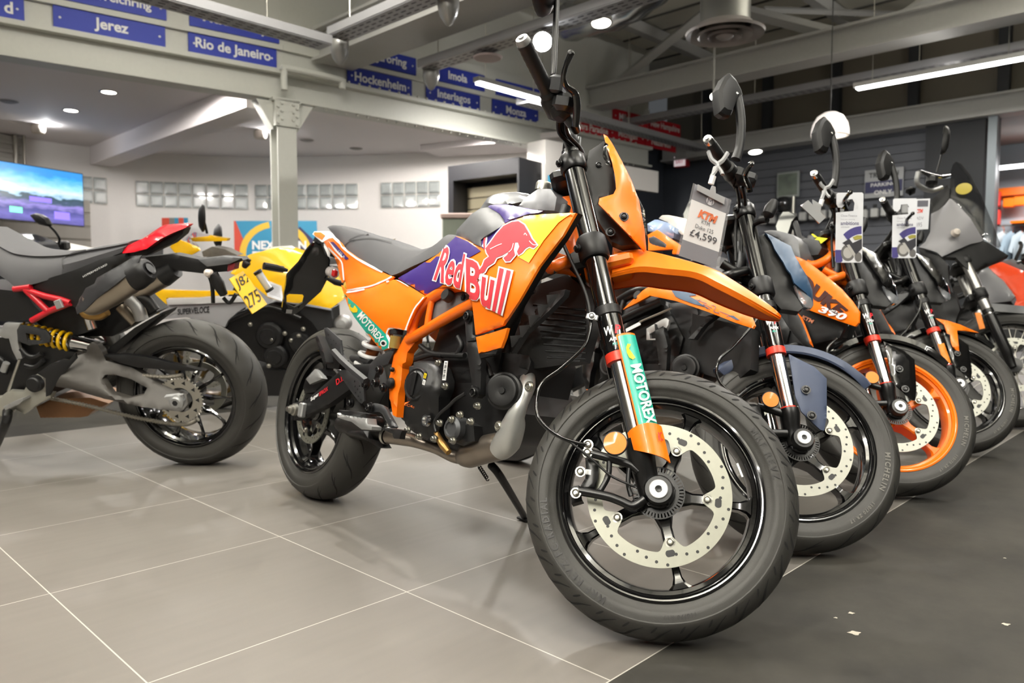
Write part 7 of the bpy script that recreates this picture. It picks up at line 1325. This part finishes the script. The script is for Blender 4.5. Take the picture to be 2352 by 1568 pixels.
panel(FH, 'airbox', K14(-400, 900, 0, 935, 250, 962, 460, 1190, 340, 1290, 0, 1305, -400, 1300), [(0, 700, .11)], BLACK, bh, False, .2, 12); panel(FH, 'rear_inner', K14(560, 1190, 820, 1100, 1000, 1200, 1100, 1400, 800, 1500, 500, 1380, 400, 1300), [(140, 745, .05)], mat('inner_black', '101011', .7), bh, False, .12, 12)
panel(FH, 'rear_dark_filler', K14(880, 1190, 1300, 1020, 1620, 1000, 1700, 1080, 1820, 1190, 1560, 1330, 1300, 1480, 900, 1480), [(240, 720, -.03)], MATS['inner_black'], bh, False, .1, 12)  # dark filler panel backing the gap around the exhaust pipes
tri, _ = panel(FH, 'trellis_infill', K14(400, 985, 640, 1080, 560, 1150), [(100, 690, .115)], DARK, bh, False, .01, 8)
mb = MB(); mb.box(P(*K14(685, 1105)[0], .155), (.03, .012, .035), Matrix.Rotation(.3, 3, 'Y'), .002); mb.build('buckle', ALU, bh)
panel(FH, 'footrest_bracket', K15(-80, 1010, 0, 1000, 90, 930, 270, 942, 318, 860, 328, 790, 400, 742, 510, 772, 530, 952, 622, 958, 600, 1012, 430, 1100, 285, 1210, 180, 1152, 60, 1232, -60, 1240), [(60, 900, .15)], mat('bracket_silver', 'aaa99f', .4, .6), bh, False, .03, 8, .004); disc_part(FH, 'pivot_cap', P(*K15(398, 848)[0], .165), (0, 1, 0), [(0, .004), (.024, .004), (.029, 0), (.034, 0), (.035, -.02)], BLACK, bh)
panel(FH, 'heel_guard', K15(440, 722, 590, 610, 740, 552, 820, 560, 900, 480, 912, 540, 835, 622, 725, 760, 652, 870, 590, 985, 545, 1000, 540, 780), [(120, 860, .17)], BLACK, bh, False, .012, 8); rod_part(FH, 'shift_rod', [P(*K15(235, 550)[0], .16), P(*K15(100, 930)[0], .17)], .006, STEEL, bh, sm=0)
panel(FH, 'footpeg', K15(30, 1120, 150, 1060, 260, 1020, 270, 1045, 220, 1090, 60, 1160), [(30, 930, .2)], ALU, bh, False, .05, 8)
panel(FH, 'linkage_plate', K15(-60, 150, 0, 190, 60, 110, 240, 120, 200, 190, 205, 350, 230, 440, 260, 540, 200, 560, 140, 440, 100, 300, 60, 300, -60, 260), [(20, 760, .13)], ALU, bh, False, .02, 8)
panel(FH, 'engine', K15(-700, 250, 200, 300, 560, 400, 900, 470, 700, 760, 560, 1000, 200, 950, -100, 1100, -700, 1100), [(0, 850, .1)], EN, bh, False, .2, 14); panel(FH, 'exhaust_box', K15(430, 1120, 600, 1030, 1080, 1010, 1300, 1080, 1112, 1172, 1050, 1232, 960, 1248, 480, 1252), [(150, 930, .06)], mat('exhaust_box_brown', '7d5a3c', .45, .5, noise=.3, nscale=15), bh, False, .16, 10)
for pts in (K15(250, 420, 330, 500, 420, 520, 500, 480), K15(20, 560, 70, 640, 60, 720), K15(300, 620, 420, 640, 520, 560), K15(-100, 500, 0, 540, 40, 580)): rod_part(FH, 'hose', [P(x, y, .12) for x, y in pts], .01, BLACK, bh)
rod_part(FH, 'hydraulic_cylinder', [P(*K15(40, 690)[0], .13), P(*K15(80, 590)[0], .13)], .013, ALU, bh, sm=0)
fw = FH.I @ atZ(-14, 1040, .014); rod_part(FH, 'side_stand', [P(18, 945, .15), P(12, 975, .18), fw], [.02, .017, .012], BLACK, bh)
pp0 = P(575, 660, 0); pn = Vector((-1, 0.15, .45))
pla, plb = panel(FH, 'number_plate', K16(637, 682, 745, 620, 800, 690, 935, 880, 820, 955, 730, 820), [], mat('plate_yellow', 'e8b91a', .4), bh, False, .004, 8, .0005, plane=(pp0, pn))
tdecal(FH, 'lettering', 'J82', K16(672, 690, 775, 632, 812, 712, 712, 780), BLACK_T, pla, plb, off=.002); tdecal(FH, 'lettering', '275', K16(742, 825, 848, 760, 890, 850, 790, 920), BLACK_T, pla, plb, off=.002)
mb = MB(); q0, q1 = [FH.pl(*q, pp0, pn) + Vector((-.03, 0, .01)) for q in K16(800, 640, 905, 795)]; mb.rod(q0, q1, .016, 16); mb.build('document_tube', ACR, bh); mb = MB(); mb.rod(q0, q0.lerp(q1, .12), .018, 16); mb.rod(q0.lerp(q1, .88), q1, .018, 16); mb.build('tube_caps', BLACK, bh)
for pts in (K16(460, 620, 500, 720, 510, 870), K16(590, 830, 640, 870, 690, 800)): rod_part(FH, 'plate_bracket', [P(x, y, .02) for x, y in pts], .008, BLACK, bh)
mb = MB(); p = P(*K16(550, 720)[0], .05); mb.lathe([(0, .05), (.018, .045), (.024, 0), (.016, -.05), (0, -.055)], p, (.3, .2, 1), 14); mb.build('indicator', BLACK, bh); mb = MB(); p = P(*K16(480, 640)[0], .06); mb.lathe([(0, .03), (.014, .02), (.018, 0), (0, -.02)], p, (0, 1, .3), 14); mb.build('indicator_lens', MATS['indicator_clear'], bh)
make_wheel(FH, bh, True, BLACK_G, .1, None, 1, R0=.3, hw=.056); make_fork(FH, bh, (.437, .515, .72, .77), .09, .258, False, None); panel(FH, 'fuel_tank', [(-520, 420), (-350, 400), (-200, 460), (-130, 600), (-150, 680), (-450, 690), (-580, 560)], [(-300, 560, .13)], RED, bh, False, .26, 20)
rod_part(FH, 'handlebar', [FH.leg(.8, -.36) - FH.n * .06, FH.leg(.84, -.1), FH.leg(.84, .1), FH.leg(.8, .36) - FH.n * .06], .013, BLACK_S, bh, True)
# ---- yellow sports bike behind
FY = Frame(-.5, 4.75, 3.1, .14, 0, wb=1.4, rf=.3); by = thing('motorcycle', 'yellow and grey faired sports motorcycle behind the red-tailed bike', 'motorcycle', FY.M); P = FY.P; YEL = mat('yellow_gloss', 'e9b713', .25, coat=.7); FG = mat('fairing_grey', '8c8c8e', .4)
make_wheel(FY, by, True, mat('wheel_bronze', '4a3a18', .3, .3), .2, None, 1, side=1, sides=(1,)); make_wheel(FY, by, False, BLACK_G, .2, None, 1, side=1); make_fork(FY, by, (.437, .515, .68, .73), .09, .258, False, None)
tk_, tkb = panel(FY, 'fuel_tank', K16(640, 640, 690, 590, 742, 520, 800, 490, 900, 464, 1010, 440, 1110, 448, 1230, 490, 1200, 560, 1300, 585, 1450, 600, 1540, 760, 1530, 842, 1430, 915, 1260, 882, 1060, 862, 940, 830, 880, 780, 760, 680), [(540, 610, .12), (620, 580, .1), (680, 620, .19), (760, 690, .2), (590, 660, .17), (700, 580, .08)], YEL, by, False, .12, 10)
panel(FY, 'tank_top', K16(905, 462, 960, 438, 1100, 428, 1130, 446, 1010, 442), [(630, 568, .06)], WHITE, by, False, .06, 9)
panel(FY, 'fairing_nose', K16(170, 432, 222, 370, 300, 400, 390, 440, 402, 462, 340, 495, 280, 515, 200, 472), [(400, 565, .16), (450, 575, .2)], YEL, by, False, .02, 8); panel(FY, 'nose_top', K16(330, 360, 480, 348, 622, 368, 612, 386, 480, 390, 345, 392), [(440, 550, .05), (515, 548, 0)], YEL, by, False, .05, 8); panel(FY, 'windscreen', K16(240, 380, 330, 310, 430, 330, 560, 350, 480, 352, 340, 362, 400, 440), [(430, 540, .08)], MATS['clear_plastic'], by, False, .004, 8)
panel(FY, 'dash', K16(420, 470, 500, 430, 600, 450, 700, 500, 560, 520, 430, 510), [(500, 580, .05)], mat('dash_mix', '55524e', .5, noise=.4, nscale=60), by, False, .1, 9)
panel(FY, 'side_flash', K16(-200, 700, 0, 740, 60, 730, 100, 768, 400, 778, 660, 778, 690, 802, 400, 828, 140, 832, 142, 882, 65, 960, 0, 860, -200, 800), [(360, 680, .2), (520, 675, .22)], YEL, by, False, .03, 9); panel(FY, 'silver_flash', K16(142, 842, 400, 832, 700, 820, 762, 862, 400, 876, 150, 886), [(450, 692, .24)], mat('flash_silver', 'c9c9c8', .3, .2), by, False, .02, 9)
fg, fgb = panel(FY, 'side_fairing', K16(148, 888, 400, 878, 765, 864, 800, 882, 700, 942, 625, 1008, 600, 1062, 450, 1020, 300, 985, 60, 1005, 90, 950), [(400, 720, .22), (540, 720, .22)], FG, by, False, .03, 9); tdecal(FY, 'lettering', 'SUPERVELOCE', K16(232, 918, 482, 896, 482, 946, 234, 964), BLACK_T, fg, fgb, bold=.02); strip(FY, 'winged_mark', K16(172, 962, 200, 945, 225, 945), 3, mat('mark_grey', '8a8a8a', .5), fg, fgb)
panel(FY, 'engine', K16(600, 1062, 700, 945, 1000, 862, 1430, 920, 1440, 1090, 1250, 1250, 1100, 1395, 820, 1310, 700, 1200), [(640, 760, .1)], EN, by, False, .2, 14); panel(FY, 'belly_pan', K16(500, 1300, 900, 1385, 1090, 1400, 1300, 1400, 1290, 1600, 700, 1600), [(640, 880, .12)], BLACK, by, False, .24, 14)
for x, y, r in ((950, 1130, .085), (1000, 1290, .075), (1190, 1180, .07)): disc_part(FY, 'engine_cover', P(*K16(x, y)[0], .14), (0, 1, 0), [(0, .03), (r * .55, .03), (r * .6, .022), (r * .85, .02), (r, .005), (r, -.03)], EN, by)
bolts('engine_bolt', [P(x, y, .165) for x, y in K16(800, 1040, 1120, 1165, 1215, 1075, 1180, 1130, 970, 1160, 945, 1365, 1070, 1110)], (0, 1, 0), .009, .008, STEEL, by); panel(FY, 'frame_plate', K16(1200, 890, 1430, 930, 1450, 1060, 1330, 1090, 1280, 1020, 1190, 950), [(720, 720, .15)], DARK, by, False, .04, 9); rod_part(FY, 'frame_tube', [P(x, y, .16) for x, y in K16(640, 1010, 760, 960, 950, 900, 1200, 990)], .014, BLACK_S, by)
disc_part(FY, 'starter_motor', P(*K16(1520, 1035)[0], .12), (0, 1, 0), [(0, .04), (.03, .035), (.05, .01), (.05, -.05)], ALU, by)
rod_part(FY, 'mirror_stem', [P(*K16(462, 325)[0], .28), P(*K16(450, 270)[0], .3), P(*K16(440, 235)[0], .31)], .007, BLACK, by); p = P(*K16(425, 208)[0], .32); mb = MB(); mb.lathe([(0, .03), (.05, .022), (.075, 0), (.07, -.012), (0, -.014)], p, (.75, .5, .1), 24); mb.xf(Matrix.Translation(p) @ Matrix.Diagonal((.75, .75, 1.05, 1)) @ Matrix.Translation(-p)); mb.build('mirror_housing', BLACK, by)
mb = MB(); p = P(*K16(550, 350)[0], -.25); mb.lathe([(0, .03), (.05, .022), (.08, 0), (.07, -.012), (0, -.014)], p, (.75, .5, .1), 24); mb.build('mirror_housing', BLACK, by)
rod_part(FY, 'grip', [P(*K16(900, 582)[0], .33), P(*K16(985, 598)[0], .3), P(*K16(1060, 610)[0], .27)], .02, BLACK, by, sm=0); rod_part(FY, 'handlebar', [P(*K16(1060, 610)[0], .27), P(*K16(1130, 625)[0], .2)], .011, BLACK_S, by, sm=0) if False else None
panel(FY, 'seat', K16(1200, 500, 1400, 520, 1560, 500, 1700, 430, 1720, 460, 1560, 560, 1300, 580), [(760, 590, .1)], SEATM, by, False, .2, 12); panel(FY, 'tail_cover', K16(1540, 520, 1720, 420, 1900, 380, 1850, 470, 1600, 640), [(840, 570, .08)], YEL, by, False, .16, 12); fw = FY.I @ Vector((-1.15, 4.45, .012)); rod_part(FY, 'side_stand', [Vector((.6, .1, .25)), fw], .011, BLACK, by)
wp_ = thing('paper_card', 'white paper card on the yellow tank beside the number plate', 'card'); f, n = card_map(K16(915, 688, 1045, 738, 1062, 862, 935, 820), (FY.M @ P(*K16(985, 780)[0], .22)).y - .02); card_poly(f, [(0, 0), (1, 0), (1, 1), (0, 1)], PALE, wp_, 'paper', 0, .001)
for k in range(7): card_poly(f, [(.15, .15 + k * .1), (.85, .15 + k * .1), (.85, .18 + k * .1), (.15, .18 + k * .1)], MATS['tag_grey'], wp_, 'text_line', .0012, .0002)
# ---- dark naked bike and scooter at the far left
FN = Frame(-3.1, 5.6, 3.0, .14, 0, wb=1.4, rf=.3); bn = thing('motorcycle', 'dark motorcycle with one tall mirror in front of the television', 'motorcycle', FN.M); P = FN.P
make_wheel(FN, bn, True, BLACK_G, .2, None, 1); make_wheel(FN, bn, False, BLACK_G, .2, None, 1); make_fork(FN, bn, (.437, .515, .68, .73), .09, .258, False, None)
rod_part(FN, 'handlebar', [P(*K14(350, 352)[0], .36), P(*K14(520, 400)[0], .28), P(*K14(700, 440)[0], .15), P(*K14(820, 500)[0], 0)], .012, BLACK_S, bn); rod_part(FN, 'grip', [P(*K14(350, 352)[0], .36), P(*K14(480, 388)[0], .3)], .019, BLACK, bn, sm=0); rod_part(FN, 'brake_lever', [P(*K14(570, 370)[0], .33), P(*K14(700, 410)[0], .22)], .008, BLACK, bn, sm=0)
rod_part(FN, 'mirror_stem', [P(*K14(685, 395)[0], .24), P(*K14(690, 340)[0], .26), P(*K14(640, 260)[0], .28), P(*K14(575, 195)[0], .3)], .008, BLACK, bn); p0 = P(*K14(490, 130)[0], .32); out = K14(365, 62, 420, 45, 480, 60, 560, 110, 600, 180, 585, 208, 490, 185, 430, 140); mn = Vector((.5, .8, 0)); V2 = [FN.pl(x, y, p0, mn) for x, y in out]; cc_ = sum(V2, Vector()) / len(V2); mb = MB(); mb.loft([[cc_ + (q - cc_) * k + mn * d for q in V2] for d, k in ((.03, .4), (.02, .85), (0, 1), (-.01, .95))]); mb.build('mirror_housing', BLACK, bn)
mb = MB(); mb.box(P(*K14(735, 425)[0], .18), (.08, .06, .06), None, .01); mb.build('fluid_reservoir', BLACK, bn); panel(FN, 'fuel_tank', K14(420, 400, 560, 430, 800, 480, 1000, 470, 1130, 450, 1200, 560, 900, 640, 500, 640), [(170, 580, .12)], mat('tank_white', 'd8d4cc', .3), bn, False, .24, 12); panel(FN, 'seat', K14(1100, 470, 1400, 520, 1700, 480, 1700, 600, 1200, 640), [(280, 590, .1)], SEATM, bn, False, .2, 12); panel(FN, 'engine', K14(500, 640, 1200, 640, 1300, 1200, 500, 1200), [(170, 660, .1)], EN, bn, False, .2, 14)
fw = FN.I @ Vector((-3.55, 5.3, .012)); rod_part(FN, 'side_stand', [Vector((.6, .1, .25)), fw], .011, BLACK, bn)
FZ = Frame(-3.3, 5.0, 3.0, .1, 0, wb=1.3, rf=.3); bz = thing('scooter', 'dark navy rounded scooter fairing at the left picture edge', 'scooter', FZ.M); P = FZ.P
panel(FZ, 'front_fairing', K14(-250, 330, -60, 290, 60, 330, 180, 370, 260, 430, 300, 520, 290, 620, -250, 640), [(0, 580, .2), (40, 560, .16), (-30, 590, .2)], mat('scooter_navy', '16181f', .25, coat=.7), bz, False, .3, 12); mb = MB(); mb.box(P(*K14(60, 330)[0], .1), (.09, .1, .05), None, .015); mb.build('instrument_pod', DARK, bz); panel(FZ, 'body', [(-60, 600), (58, 600), (40, 800), (-200, 900), (-300, 700)], [(0, 700, .15)], MATS['scooter_navy'], bz, False, .3, 16)
make_wheel(FZ, bz, True, BLACK_G, .2, None, 1); make_wheel(FZ, bz, False, BLACK_G, .2, None, 1); make_fork(FZ, bz, (.3, .38, .5, .55), .09, .2, False, None)
